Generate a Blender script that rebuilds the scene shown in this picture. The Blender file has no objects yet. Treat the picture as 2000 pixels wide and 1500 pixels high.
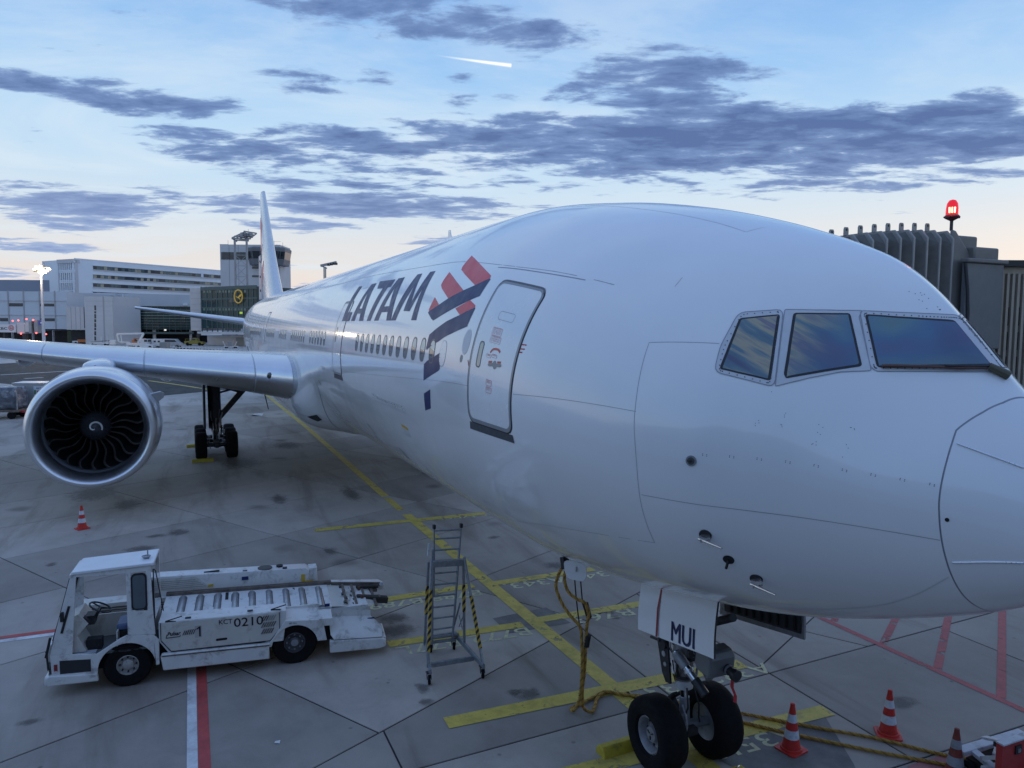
import bpy, bmesh, math, random
import numpy as np
from mathutils import Vector, Matrix
random.seed(7)
C = bpy.context.scene.collection
SC = bpy.context.scene
R = math.radians
PI = math.pi

# ------------------------------------------------------------------ camera
CAMP = (-3.13398, 6.76679, 6.54902)
YAW, PITCH, ROLL, FPX = 0.4135580, -0.0777666, 0.0073788, 1452.84
_c, _s = math.cos(YAW), math.sin(YAW)
_F0 = Vector((_c, -_s, 0)); _R0 = Vector((-_s, -_c, 0)); _U0 = Vector((0, 0, 1))
_F = math.cos(PITCH)*_F0 + math.sin(PITCH)*_U0
_U = -math.sin(PITCH)*_F0 + math.cos(PITCH)*_U0
CR = math.cos(ROLL)*_R0 + math.sin(ROLL)*_U
CU = -math.sin(ROLL)*_R0 + math.cos(ROLL)*_U
CF = _F
cam_d = bpy.data.cameras.new('camera'); cam = bpy.data.objects.new('camera', cam_d); C.objects.link(cam)
m3 = Matrix((CR, CU, -CF)).transposed()
cam.matrix_world = Matrix.Translation(CAMP) @ m3.to_4x4()
cam_d.sensor_fit = 'HORIZONTAL'; cam_d.sensor_width = 36; cam_d.lens = 36*FPX/2000
cam_d.clip_start = 0.1; cam_d.clip_end = 6000
SC.camera = cam
SC.view_settings.view_transform = 'Standard'; SC.view_settings.look = 'None'
SC.view_settings.exposure = 0.27; SC.view_settings.gamma = 1.0; SC.view_settings.use_curve_mapping = False

def ray(px, py):
    return CF + CR*((px-1000)/FPX) - CU*((py-750)/FPX)
def at(px, py, depth):
    return Vector(CAMP) + ray(px, py)*depth
def gnd(px, py, z=0.0):
    d = ray(px, py); t = (z-CAMP[2])/d.z
    return Vector(CAMP)+d*t
def azel(px, py):
    d = ray(px, py).normalized()
    return math.atan2(d.y, d.x), math.asin(d.z)

# ------------------------------------------------------------------ node helpers
class NT:
    def __init__(s, tree): s.t = tree; s.x = 0
    def n(s, typ, **kw):
        nd = s.t.nodes.new(typ)
        for k, v in kw.items(): setattr(nd, k, v)
        return nd
    def l(s, a, b): s.t.links.new(a, b)
    def put(s, sock, v):
        if isinstance(v, bpy.types.NodeSocket): s.l(v, sock)
        elif v is not None: sock.default_value = v
    def math(s, op, a, b=None, c=None, clamp=False):
        nd = s.n('ShaderNodeMath', operation=op); nd.use_clamp = clamp
        s.put(nd.inputs[0], a); s.put(nd.inputs[1], b)
        if c is not None: s.put(nd.inputs[2], c)
        return nd.outputs[0]
    def vmath(s, op, a, b=None, scale=None):
        nd = s.n('ShaderNodeVectorMath', operation=op)
        s.put(nd.inputs[0], a); s.put(nd.inputs[1], b)
        if scale is not None: nd.inputs['Scale'].default_value = scale
        return nd.outputs['Value'] if op in ('DOT_PRODUCT', 'LENGTH', 'DISTANCE') else nd.outputs[0]
    def mix(s, f, a, b, blend='MIX'):
        nd = s.n('ShaderNodeMix', data_type='RGBA', blend_type=blend)
        s.put(nd.inputs[0], f)
        for sk, v in ((nd.inputs[6], a), (nd.inputs[7], b)):
            if isinstance(v, (tuple, list)): v = tuple(v)+(1,) if len(v) == 3 else v
            s.put(sk, v)
        return nd.outputs[2]
    def noise(s, vec=None, scale=5, detail=4, rough=.55, dist=0, dim='3D'):
        nd = s.n('ShaderNodeTexNoise', noise_dimensions=dim)
        if vec is not None: s.l(vec, nd.inputs['Vector'])
        nd.inputs['Scale'].default_value = scale; nd.inputs['Detail'].default_value = detail
        nd.inputs['Roughness'].default_value = rough; nd.inputs['Distortion'].default_value = dist
        return nd.outputs[0]
    def ramp(s, f, pts, interp='LINEAR'):
        nd = s.n('ShaderNodeValToRGB'); cr = nd.color_ramp; cr.interpolation = interp
        while len(cr.elements) > 1: cr.elements.remove(cr.elements[-1])
        for i, (p, c) in enumerate(pts):
            e = cr.elements[0] if i == 0 else cr.elements.new(p)
            e.position = p; c = (c,)*3 if isinstance(c, (int, float)) else c; e.color = tuple(c)+(1,) if len(c) == 3 else c
        s.put(nd.inputs[0], f); return nd.outputs[0]
    def mapr(s, v, a, b, c=0., d=1., smooth=False):
        nd = s.n('ShaderNodeMapRange'); nd.clamp = True
        if smooth: nd.interpolation_type = 'SMOOTHSTEP'
        s.put(nd.inputs[0], v)
        for i, x in enumerate((a, b, c, d)): nd.inputs[i+1].default_value = x
        return nd.outputs[0]

def srgb(r, g, b):
    f = lambda v: (v/255/12.92) if v/255 <= .04045 else ((v/255+.055)/1.055)**2.4
    return (f(r), f(g), f(b))

# ------------------------------------------------------------------ sky: evening air, one broken cloud layer
SUN_AZ = math.atan2(-0.93, 0.37); SUN_EL = R(3.0)          # low behind the jet bridge, to the right
world = bpy.data.worlds.new('World'); SC.world = world; world.use_nodes = True
world.cycles.sampling_method = 'MANUAL'; world.cycles.sample_map_resolution = 1024
w = NT(world.node_tree); world.node_tree.nodes.clear()
tc = w.n('ShaderNodeTexCoord'); dirv = tc.outputs['Generated']
sep = w.n('ShaderNodeSeparateXYZ'); w.l(dirv, sep.inputs[0])
dx, dy, dz = sep.outputs
el = w.math('MULTIPLY', w.math('ARCSINE', dz), 180/PI)
az = w.math('MULTIPLY', w.math('ARCTAN2', dy, dx), 180/PI)
elp = w.mapr(el, -4, 90)
E_ = lambda e: (e+4)/94
skyc = w.ramp(elp, [(0, srgb(150, 150, 160)), (E_(-.3), srgb(176, 178, 190)), (E_(1.2), srgb(200, 198, 206)), (E_(3.2), srgb(206, 206, 211)), (E_(6), srgb(206, 212, 219)), (E_(10), srgb(188, 210, 228)),
                    (E_(14), srgb(170, 202, 230)), (E_(18), srgb(146, 187, 228)), (E_(23), srgb(122, 169, 222)), (E_(40), srgb(126, 157, 212)), (E_(90), srgb(120, 150, 205))])
# the west glows: pink low down, cream above
west = w.mapr(w.vmath('DOT_PRODUCT', dirv, (math.cos(R(-35)), math.sin(R(-35)), 0)), -.2, .95, 0, 1, True)
skyc = w.mix(w.math('MULTIPLY', west, w.mapr(el, 3.0, 9.0, .75, 0, True)), skyc, w.ramp(w.mapr(el, 0, 8), [(0, srgb(214, 190, 190)), (.18, srgb(232, 204, 196)), (.4, srgb(226, 213, 203)), (1, srgb(212, 214, 215))]))
# warmer towards the set sun
sund = Vector((math.cos(SUN_AZ)*math.cos(SUN_EL), math.sin(SUN_AZ)*math.cos(SUN_EL), math.sin(SUN_EL)))
cosd = w.vmath('DOT_PRODUCT', dirv, tuple(sund))
warm = w.math('MULTIPLY', w.mapr(cosd, .55, 1.0, 0, 1, True), w.mapr(el, 0, 16, 1, 0, True))
skyc = w.mix(w.math('MULTIPLY', warm, .25), skyc, srgb(240, 230, 216))
nis = w.n('ShaderNodeTexSky', sky_type='NISHITA'); nis.sun_disc = False
nis.sun_elevation = SUN_EL; nis.sun_rotation = PI/2-SUN_AZ; nis.altitude = 100; nis.dust_density = 1.5
skyc = w.mix(.03, skyc, w.mix(1, nis.outputs[0], (.15, .15, .15), 'MULTIPLY'))
# cloud layer: a plane overhead seen in perspective
den = w.math('ADD', w.math('MAXIMUM', dz, 0.0), .07)
comb = w.n('ShaderNodeCombineXYZ')
dF = w.math('ADD', w.math('MULTIPLY', dx, _c), w.math('MULTIPLY', dy, -_s)); dR = w.math('ADD', w.math('MULTIPLY', dx, -_s), w.math('MULTIPLY', dy, -_c))   # streets of cloud lie across the view
w.l(w.math('MULTIPLY', w.math('DIVIDE', dF, den), 1.25), comb.inputs[0]); w.l(w.math('MULTIPLY', w.math('DIVIDE', dR, den), .72), comb.inputs[1]); comb.inputs[2].default_value = .37
cp = comb.outputs[0]
n1 = w.noise(cp, 1.7, 7, .60, .2); n2 = w.noise(cp, 5.4, 7, .62, .25); n3 = w.noise(cp, .5, 3, .5)
# broad banks of the evening: centre pixel, half width, half height, weight, slope
BANKS = [(1270, 285, 700, 80, 0.49), (800, 290, 330, 60, 0.35), (1680, 285, 420, 70, 0.44), (1500, 340, 420, 40, 0.37), (1250, 340, 330, 30, 0.35), (1880, 280, 260, 48, 0.42), (560, 310, 260, 40, 0.37), (1300, 165, 250, 62, 0.39), (1250, 105, 190, 40, 0.22), (800, 28, 230, 62, 0.41), (1040, 78, 170, 42, 0.35), (620, 12, 130, 26, 0.26),
         (260, 195, 290, 42, 0.35), (70, 165, 150, 32, 0.31), (590, 158, 130, 34, 0.35), (740, 150, 70, 28, 0.31), (360, 262, 130, 24, 0.31), (380, 205, 150, 34, 0.31), (900, 175, 60, 40, 0.27),
         (1880, 205, 170, 36, 0.41), (1650, 15, 70, 30, 0.31), (1960, 105, 70, 22, 0.28), (120, 390, 240, 34, 0.41), (420, 392, 150, 26, 0.28), (780, 405, 260, 34, 0.42), (650, 352, 220, 22, 0.35), (130, 430, 150, 26, 0.35),
         (600, 440, 130, 16, 0.31), (60, 478, 170, 13, 0.41), (1300, 372, 60, 12, 0.28), (1030, 405, 70, 10, 0.26), (1800, 352, 300, 22, 0.31), (40, 535, 140, 14, 0.35), (860, 470, 70, 12, 0.31), (980, 195, 50, 22, 0.28), (640, 558, 70, 9, 0.41), (800, 545, 120, 9, 0.28)]
bias = None
for (px, py, hw, hh, wt) in BANKS:
    a0, e0 = azel(px, py); a1, _ = azel(px+hw, py); _, e1 = azel(px, py-hh)
    ra = abs(math.degrees(a1-a0)); re = abs(math.degrees(e1-e0))
    u = w.math('MULTIPLY', w.math('SUBTRACT', az, math.degrees(a0)), 1/ra)
    v = w.math('MULTIPLY', w.math('SUBTRACT', el, math.degrees(e0)), 1/re)
    q = w.math('ADD', w.math('MULTIPLY', u, u), w.math('MULTIPLY', v, v))
    g_ = w.math('MULTIPLY', w.mapr(q, 0, 1.7, 1, 0, True), wt)
    bias = g_ if bias is None else w.math('MAXIMUM', bias, g_)
field = w.math('ADD', w.math('MULTIPLY', n1, .53), w.math('MULTIPLY', n2, .47))
field = w.math('ADD', field, w.math('MULTIPLY', w.math('SUBTRACT', n3, .5), .12))
field = w.math('MULTIPLY', w.math('SUBTRACT', field, .5), 2.0)
dens = w.math('ADD', w.math('SUBTRACT', field, .215), bias)
cov = w.mapr(dens, -.02, .16, 0, 1, True)
thick = w.mapr(dens, 0.03, .34, 0, 1)
cloud_hi = w.mix(thick, srgb(118, 145, 190), srgb(72, 96, 146))
cloud_lo = w.mix(thick, srgb(160, 178, 208), srgb(122, 144, 188))
cloudc = w.mix(w.mapr(el, 3.5, 13, 0, 1, True), cloud_lo, cloud_hi)
# thin bright veil between the banks
veil = w.math('MULTIPLY', w.mapr(w.noise(cp, .8, 8, .62, .6), .42, .72, 0, 1, True), w.mapr(el, 4, 26, .78, .34))
skyc = w.mix(veil, skyc, srgb(207, 219, 228))
fade = w.mapr(el, .4, 3.2, .25, .93)
skyc = w.mix(w.math('MULTIPLY', cov, fade), skyc, cloudc)
# reflection of an indoor lamp in the window glass, painted into the sky
for (x0, y0, x1, y1, hw, amp) in ((840, 106, 1000, 128, 4.5, 1.0),):
    A0 = Vector(azel(x0, y0)); A1 = Vector(azel(x1, y1)); dd = (A1-A0); L = dd.length; dd.normalize(); nn = Vector((-dd.y, dd.x))
    u = w.math('ADD', w.math('MULTIPLY', w.math('SUBTRACT', w.math('MULTIPLY', az, PI/180), A0.x), dd.x), w.math('MULTIPLY', w.math('SUBTRACT', w.math('MULTIPLY', el, PI/180), A0.y), dd.y))
    v = w.math('ADD', w.math('MULTIPLY', w.math('SUBTRACT', w.math('MULTIPLY', az, PI/180), A0.x), nn.x), w.math('MULTIPLY', w.math('SUBTRACT', w.math('MULTIPLY', el, PI/180), A0.y), nn.y))
    un = w.math('MULTIPLY', u, 1/L)
    wd = w.mapr(un, 0, 1, hw/FPX*.35, hw/FPX*1.1)
    prof_ = w.mapr(w.math('DIVIDE', w.math('ABSOLUTE', v), wd), .05, 1.0, 1, 0, True)
    along = w.math('MULTIPLY', w.mapr(un, 0, .75, 0, 1, True), w.mapr(un, .985, 1.0, 1, 0, True))
    skyc = w.mix(w.math('MULTIPLY', w.math('MULTIPLY', prof_, along), amp), skyc, srgb(250, 250, 246))
bg = w.n('ShaderNodeBackground'); w.l(skyc, bg.inputs[0]); bg.inputs[1].default_value = 1.0
wo = w.n('ShaderNodeOutputWorld'); w.l(bg.outputs[0], wo.inputs[0])

sun_d = bpy.data.lights.new('sun', 'SUN'); sun_d.energy = .12; sun_d.angle = R(14); sun_d.color = (1, .78, .58)
sun = bpy.data.objects.new('sun', sun_d); C.objects.link(sun)
sun.rotation_euler = (-sund).to_track_quat('-Z', 'Y').to_euler()

# ------------------------------------------------------------------ materials
MATS = {}
def mat(name, col, rough=.5, metal=0., var=.12, scale=4., bump=0., coat=0., rvar=.08, emit=None, es=1., streak=None, spec=None, objvar=0., stain=None):
    if name in MATS: return MATS[name]
    m = bpy.data.materials.new(name); m.use_nodes = True; t = NT(m.node_tree); m.node_tree.nodes.clear()
    b = t.n('ShaderNodeBsdfPrincipled'); o = t.n('ShaderNodeOutputMaterial'); t.l(b.outputs[0], o.inputs[0])
    gp = t.n('ShaderNodeNewGeometry').outputs['Position']
    nz = t.noise(gp, scale, 6, .6)
    lo = tuple(max(0, c*(1-var)) for c in col); hi = tuple(min(1, c*(1+var)) for c in col)
    cc = t.mix(t.mapr(nz, .3, .7), lo, hi)
    if streak:   # grime: colour, amount, noise scale
        sc_, am, s2 = streak
        gg = t.mapr(t.noise(gp, s2, 8, .7, .4), .5, .72, 0, am, True); cc = t.mix(gg, cc, sc_)
    if objvar:
        oi = t.n('ShaderNodeObjectInfo'); f = t.mapr(oi.outputs['Random'], 0, 1, 1-objvar, 1+objvar)
        cb = t.n('ShaderNodeCombineXYZ'); [t.l(f, cb.inputs[i]) for i in range(3)]
        cc = t.mix(1, cc, cb.outputs[0], 'MULTIPLY')
    t.put(b.inputs['Base Color'], cc)
    t.put(b.inputs['Roughness'], t.mapr(t.noise(gp, scale*2.3, 5, .6), .3, .7, max(.02, rough-rvar), min(1, rough+rvar)))
    b.inputs['Metallic'].default_value = metal
    if coat: b.inputs['Coat Weight'].default_value = coat; b.inputs['Coat Roughness'].default_value = .04
    if spec is not None: b.inputs['Specular IOR Level'].default_value = spec
    if emit: b.inputs['Emission Color'].default_value = tuple(emit)+(1,); b.inputs['Emission Strength'].default_value = es
    if bump:
        bn = t.n('ShaderNodeBump'); bn.inputs['Strength'].default_value = bump; bn.inputs['Distance'].default_value = .02
        t.l(t.noise(gp, scale*5, 6, .65), bn.inputs['Height']); t.l(bn.outputs[0], b.inputs['Normal'])
    MATS[name] = m; return m

WHITE = mat('aircraft_white_paint', (.80, .805, .82), .22, 0, .03, .6, coat=.7, rvar=.05)
WHITE2 = mat('aircraft_white_door_paint', (.80, .805, .82), .25, 0, .03, 1.2, coat=.5)
GREYF = mat('aircraft_grey_frame', (.27, .28, .30), .35, .15, .06, 8)
SEAMM = mat('panel_seam_sealant', (.30, .31, .35), .6, 0, .15, 6)
DARKG = mat('dark_gap', (.02, .021, .024), .6, 0, .1, 4)
NAVY = mat('navy_livery_paint', (.016, .028, .12), .4, 0, .05, 2, spec=.25)
CORAL = mat('coral_livery_paint', (.74, .11, .13), .4, 0, .05, 2, spec=.25)
REDP = mat('red_marking_paint', (.5, .035, .04), .5, 0, .1, 12)
WINGM = mat('wing_grey_paint', (.47, .50, .54), .28, .25, .05, .8, coat=.35)
ALU = mat('bare_aluminium', (.74, .75, .77), .3, 1., .06, .8, rvar=.03)
LIPM = mat('inlet_polished_metal', (.78, .78, .80), .33, 1., .06, 1.0, rvar=.04)
COWL = mat('cowl_white_paint', (.66, .69, .74), .2, 0, .04, 1, coat=.6)
BLADE = mat('fan_composite', (.003, .003, .004), .7, 0, .2, 6, spec=.15)
BLADEE = mat('fan_titanium_edge', (.13, .115, .105), .45, .6, .2, 5)
INLET = mat('inlet_liner', (.36, .38, .42), .35, .5, .1, 3)
TYRE = mat('tyre_rubber', (.008, .008, .009), .85, 0, .25, 9, bump=.15, spec=.2)
TYREW = mat('worn_tread_rubber', (.03, .03, .032), .8, 0, .3, 14, bump=.2)
GEAR = mat('gear_grey_enamel', (.30, .31, .33), .4, .3, .12, 9, streak=((.05, .045, .04), .6, 7))
GEARD = mat('gear_dark_steel', (.05, .052, .058), .45, .5, .25, 9)
RIM = mat('wheel_rim_grey', (.27, .27, .285), .45, .3, .12, 9, streak=((.08, .07, .06), .6, 12))
CHROME = mat('oleo_chrome', (.75, .75, .77), .12, 1., .05, 4)
STEEL = mat('galvanised_steel', (.33, .36, .40), .42, .75, .2, 14, bump=.05)
BLACKP = mat('black_plastic', (.018, .018, .02), .5, 0, .2, 9)
BAYD = mat('gear_bay_dark', (.012, .013, .015), .8, 0, .2, 4)
LOADW = mat('loader_white_paint', (.72, .72, .70), .42, 0, .06, 3, streak=((.20, .18, .155), .72, 3.4), rvar=.12)
LOADC = mat('loader_cream_paint', (.62, .60, .55), .48, 0, .06, 3, streak=((.25, .2, .16), .55, 3.2))
LOADD = mat('loader_dirty_trim', (.16, .13, .11), .7, .2, .4, 7, streak=((.04, .035, .03), .9, 5))
ROLLER = mat('roller_steel', (.42, .44, .47), .35, .85, .18, 8)
SEATB = mat('blue_vinyl', (.10, .14, .26), .5, 0, .15, 8)
CONER = mat('cone_red', (.58, .035, .025), .5, 0, .15, 9, streak=((.10, .02, .02), .6, 9))
CONEW = mat('cone_white_band', (.62, .66, .72), .35, 0, .08, 14, streak=((.25, .25, .27), .7, 9))
CONED = mat('cone_reflection_brown_red', (.22, .045, .032), .6, 0, .25, 9, streak=((.08, .03, .03), .8, 7))  # brown cast of a window-glass reflection painted into this cone's red
ROPEM = mat('cable_ochre', (.46, .27, .05), .6, 0, .25, 20)
YELP = mat('chock_yellow', (.52, .40, .035), .55, 0, .15, 9, streak=((.09, .07, .04), .85, 6))
YELT = mat('hazard_yellow', (.62, .42, .05), .5, 0, .1, 9)
DGLASS = mat('dark_glass', (.012, .016, .02), .06, 0, .1, 2, coat=.4)
# ------------------------------------------------------------------ mesh helpers
class MB:
    def __init__(s): s.v = []; s.f = []; s.m = []; s.mats = []
    def mi(s, m):
        if m not in s.mats: s.mats.append(m)
        return s.mats.index(m)
    def add(s, vs, fs, m):
        o = len(s.v); k = s.mi(m); s.v += [tuple(v) for v in vs]
        for f in fs: s.f.append(tuple(i+o for i in f)); s.m.append(k)
    def box(s, c, size, m, rot=None):
        c = Vector(c); h = Vector(size)/2; M = Matrix.Identity(3)
        if rot is not None: M = rot if isinstance(rot, Matrix) else Matrix.Rotation(rot, 3, 'Z')
        vs = [c+M@Vector((x*h.x, y*h.y, z*h.z)) for x in (-1, 1) for y in (-1, 1) for z in (-1, 1)]
        s.add(vs, [(0, 1, 3, 2), (4, 6, 7, 5), (0, 4, 5, 1), (2, 3, 7, 6), (0, 2, 6, 4), (1, 5, 7, 3)], m); return s
    def frame(s, d):
        d = Vector(d).normalized(); a = Vector((0, 0, 1)) if abs(d.z) < .9 else Vector((1, 0, 0))
        u = d.cross(a).normalized(); return d, u, d.cross(u)
    def cyl(s, p0, p1, r0, m, r1=None, n=14, cap=True):
        p0, p1 = Vector(p0), Vector(p1); r1 = r0 if r1 is None else r1; d, u, v = s.frame(p1-p0)
        vs = []
        for p, r in ((p0, r0), (p1, r1)):
            for i in range(n):
                t = 2*PI*i/n; vs.append(p+u*(r*math.cos(t))+v*(r*math.sin(t)))
        fs = [(i, (i+1) % n, n+(i+1) % n, n+i) for i in range(n)]
        if cap: fs += [tuple(range(n-1, -1, -1)), tuple(range(n, 2*n))]
        s.add(vs, fs, m); return s
    def bar(s, p0, p1, w, h, m, up=(0, 0, 1)):
        p0, p1 = Vector(p0), Vector(p1); d = (p1-p0).normalized(); up = Vector(up)
        if abs(d.dot(up)) > .95: up = Vector((1, 0, 0))
        u = d.cross(up).normalized(); v = u.cross(d)
        vs = [p+u*(a*w/2)+v*(b*h/2) for p in (p0, p1) for a, b in ((-1, -1), (1, -1), (1, 1), (-1, 1))]
        s.add(vs, [(0, 1, 2, 3), (7, 6, 5, 4), (0, 4, 5, 1), (1, 5, 6, 2), (2, 6, 7, 3), (3, 7, 4, 0)], m); return s
    def lathe(s, prof, o, ax, m, n=32, close=False):
        o = Vector(o); d, u, v = s.frame(ax); vs = []
        for (t, r) in prof:
            for i in range(n):
                a = 2*PI*i/n; vs.append(o+d*t+u*(r*math.cos(a))+v*(r*math.sin(a)))
        k = len(prof); fs = []
        for j in range(k-1 if not close else k):
            j2 = (j+1) % k
            for i in range(n): fs.append((j*n+i, j*n+(i+1) % n, j2*n+(i+1) % n, j2*n+i))
        s.add(vs, fs, m); return s
    def tube(s, path, r, m, n=8):
        P = [Vector(p) for p in path]; rs = r if isinstance(r, (list, tuple)) else [r]*len(P); vs = []; up = None
        for i, p in enumerate(P):
            d = (P[min(i+1, len(P)-1)]-P[max(i-1, 0)]).normalized()
            if up is None: _, u, v = s.frame(d)
            else: u = (up-d*up.dot(d)).normalized(); v = d.cross(u)
            up = u
            for k in range(n):
                a = 2*PI*k/n; vs.append(p+u*(rs[i]*math.cos(a))+v*(rs[i]*math.sin(a)))
        fs = [(i*n+k, i*n+(k+1) % n, (i+1)*n+(k+1) % n, (i+1)*n+k) for i in range(len(P)-1) for k in range(n)]
        fs += [tuple(range(n-1, -1, -1)), tuple(range((len(P)-1)*n, len(P)*n))]
        s.add(vs, fs, m); return s
    def prism(s, poly, o, ux, uy, depth, m):
        """polygon in the plane (ux, uy) at o, extruded by depth along ux x uy"""
        o = Vector(o); ux = Vector(ux); uy = Vector(uy); nz = ux.cross(uy).normalized(); n = len(poly)
        a = [o+ux*x+uy*y for x, y in poly]; b = [p+nz*depth for p in a]
        s.add(a+b, [tuple(range(n-1, -1, -1)), tuple(range(n, 2*n))]+[(i, (i+1) % n, n+(i+1) % n, n+i) for i in range(n)], m); return s
    def poly(s, pts, m): s.add(pts, [tuple(range(len(pts)))], m); return s
    def grid(s, P, m, cu=False):
        nr, nc = len(P), len(P[0]); fs = []
        for i in range(nr-1):
            for j in range(nc if cu else nc-1): fs.append((i*nc+j, i*nc+(j+1) % nc, (i+1)*nc+(j+1) % nc, (i+1)*nc+j))
        s.add([p for r in P for p in r], fs, m); return s
    def mesh(s, name, smooth=None):
        me = bpy.data.meshes.new(name); me.from_pydata(s.v, [], s.f)
        for m in s.mats: me.materials.append(m)
        me.polygons.foreach_set('material_index', s.m)
        bm = bmesh.new(); bm.from_mesh(me); bmesh.ops.recalc_face_normals(bm, faces=bm.faces)
        if smooth is not None:
            for f in bm.faces: f.smooth = True
            ca = math.cos(R(smooth))
            for e in bm.edges:
                if len(e.link_faces) == 2: e.smooth = e.link_faces[0].normal.dot(e.link_faces[1].normal) > ca
        bm.to_mesh(me); bm.free(); me.update(); return me
    def build(s, name, parent=None, smooth=35, bev=0., label=None, seg=2):
        o = bpy.data.objects.new(name, s.mesh(name, smooth)); C.objects.link(o)
        if parent is not None: o.parent = parent
        if bev:
            b = o.modifiers.new('bevel', 'BEVEL'); b.width = bev; b.segments = seg; b.limit_method = 'ANGLE'; b.angle_limit = R(40); b.harden_normals = False
        if label: o['label'] = label
        if name in STUFF: o['kind'] = 'stuff'
        return o
STUFF = {'frame_screws', 'skin_screws', 'gear_fittings', 'roof_fitting', 'roof_antennas', 'vent_slot', 'box_fitting', 'dash_label', 'door_lettering', 'yellow_service_sticker'}
def part_of(me, name, parent, loc=(0, 0, 0), rot=None, scale=None):
    o = bpy.data.objects.new(name, me); C.objects.link(o); o.parent = parent; o.location = loc
    if rot is not None: o.rotation_euler = rot
    if scale is not None: o.scale = scale
    return o
def tag(o, label=None, cat=None, group=None, kind=None):
    if label: o['label'] = label
    if cat: o['category'] = cat
    if group: o['group'] = group
    if kind: o['kind'] = kind
    return o
def thing(name, label, cat, loc=(0, 0, 0), rz=0., group=None):
    o = bpy.data.objects.new(name, None); C.objects.link(o); o.location = loc; o.rotation_euler = (0, 0, rz); o.empty_display_size = .2
    return tag(o, label, cat, group)
def copy_tree(src, loc=None, rz=None, label=None, parent=None):
    c = src.copy(); C.objects.link(c)
    if parent is not None: c.parent = parent
    for ch in list(src.children): copy_tree(ch, parent=c)
    if loc is not None: c.location = loc
    if rz is not None: c.rotation_euler = (0, 0, rz)
    if label: c['label'] = label
    return c
def arc(c, r, a0, a1, n): return [(c[0]+r*math.cos(a0+(a1-a0)*i/n), c[1]+r*math.sin(a0+(a1-a0)*i/n)) for i in range(n+1)]
def rrect(x0, y0, x1, y1, r, n=5):
    P = []
    for cx, cy, a in ((x1-r, y1-r, 0), (x0+r, y1-r, PI/2), (x0+r, y0+r, PI), (x1-r, y0+r, 1.5*PI)): P += arc((cx, cy), r, a, a+PI/2, n)
    return P
_txt_cache = {}
def text_polys(txt, size=1., shear=0., xs=1., bold=0.):
    """outlines of a text as triangles in the plane: (verts2d, faces); origin left end of the baseline"""
    cu = bpy.data.curves.new('t', 'FONT'); cu.body = txt; cu.size = size; cu.shear = shear; cu.offset = bold; cu.resolution_u = 3
    o = bpy.data.objects.new('t', cu); C.objects.link(o)
    dg = bpy.context.evaluated_depsgraph_get(); me = o.evaluated_get(dg).to_mesh()
    vs = [(v.co.x*xs, v.co.y) for v in me.vertices]; fs = [tuple(p.vertices) for p in me.polygons]
    o.evaluated_get(dg).to_mesh_clear(); bpy.data.objects.remove(o); bpy.data.curves.remove(cu)
    return vs, fs
def text_on(mb, txt, o, ux, uy, size, m, shear=0., xs=1., bold=0., fit=None, center=False):
    vs, fs = text_polys(txt, size, shear, xs, bold); o = Vector(o); ux = Vector(ux).normalized(); uy = Vector(uy).normalized()
    x0 = min(v[0] for v in vs); x1 = max(v[0] for v in vs)
    k = fit/(x1-x0) if fit else 1.
    off = (x0+x1)/2 if center else x0
    mb.add([o+ux*((x-off)*k)+uy*y for x, y in vs], fs, m)
    return (x1-x0)*k

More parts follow.
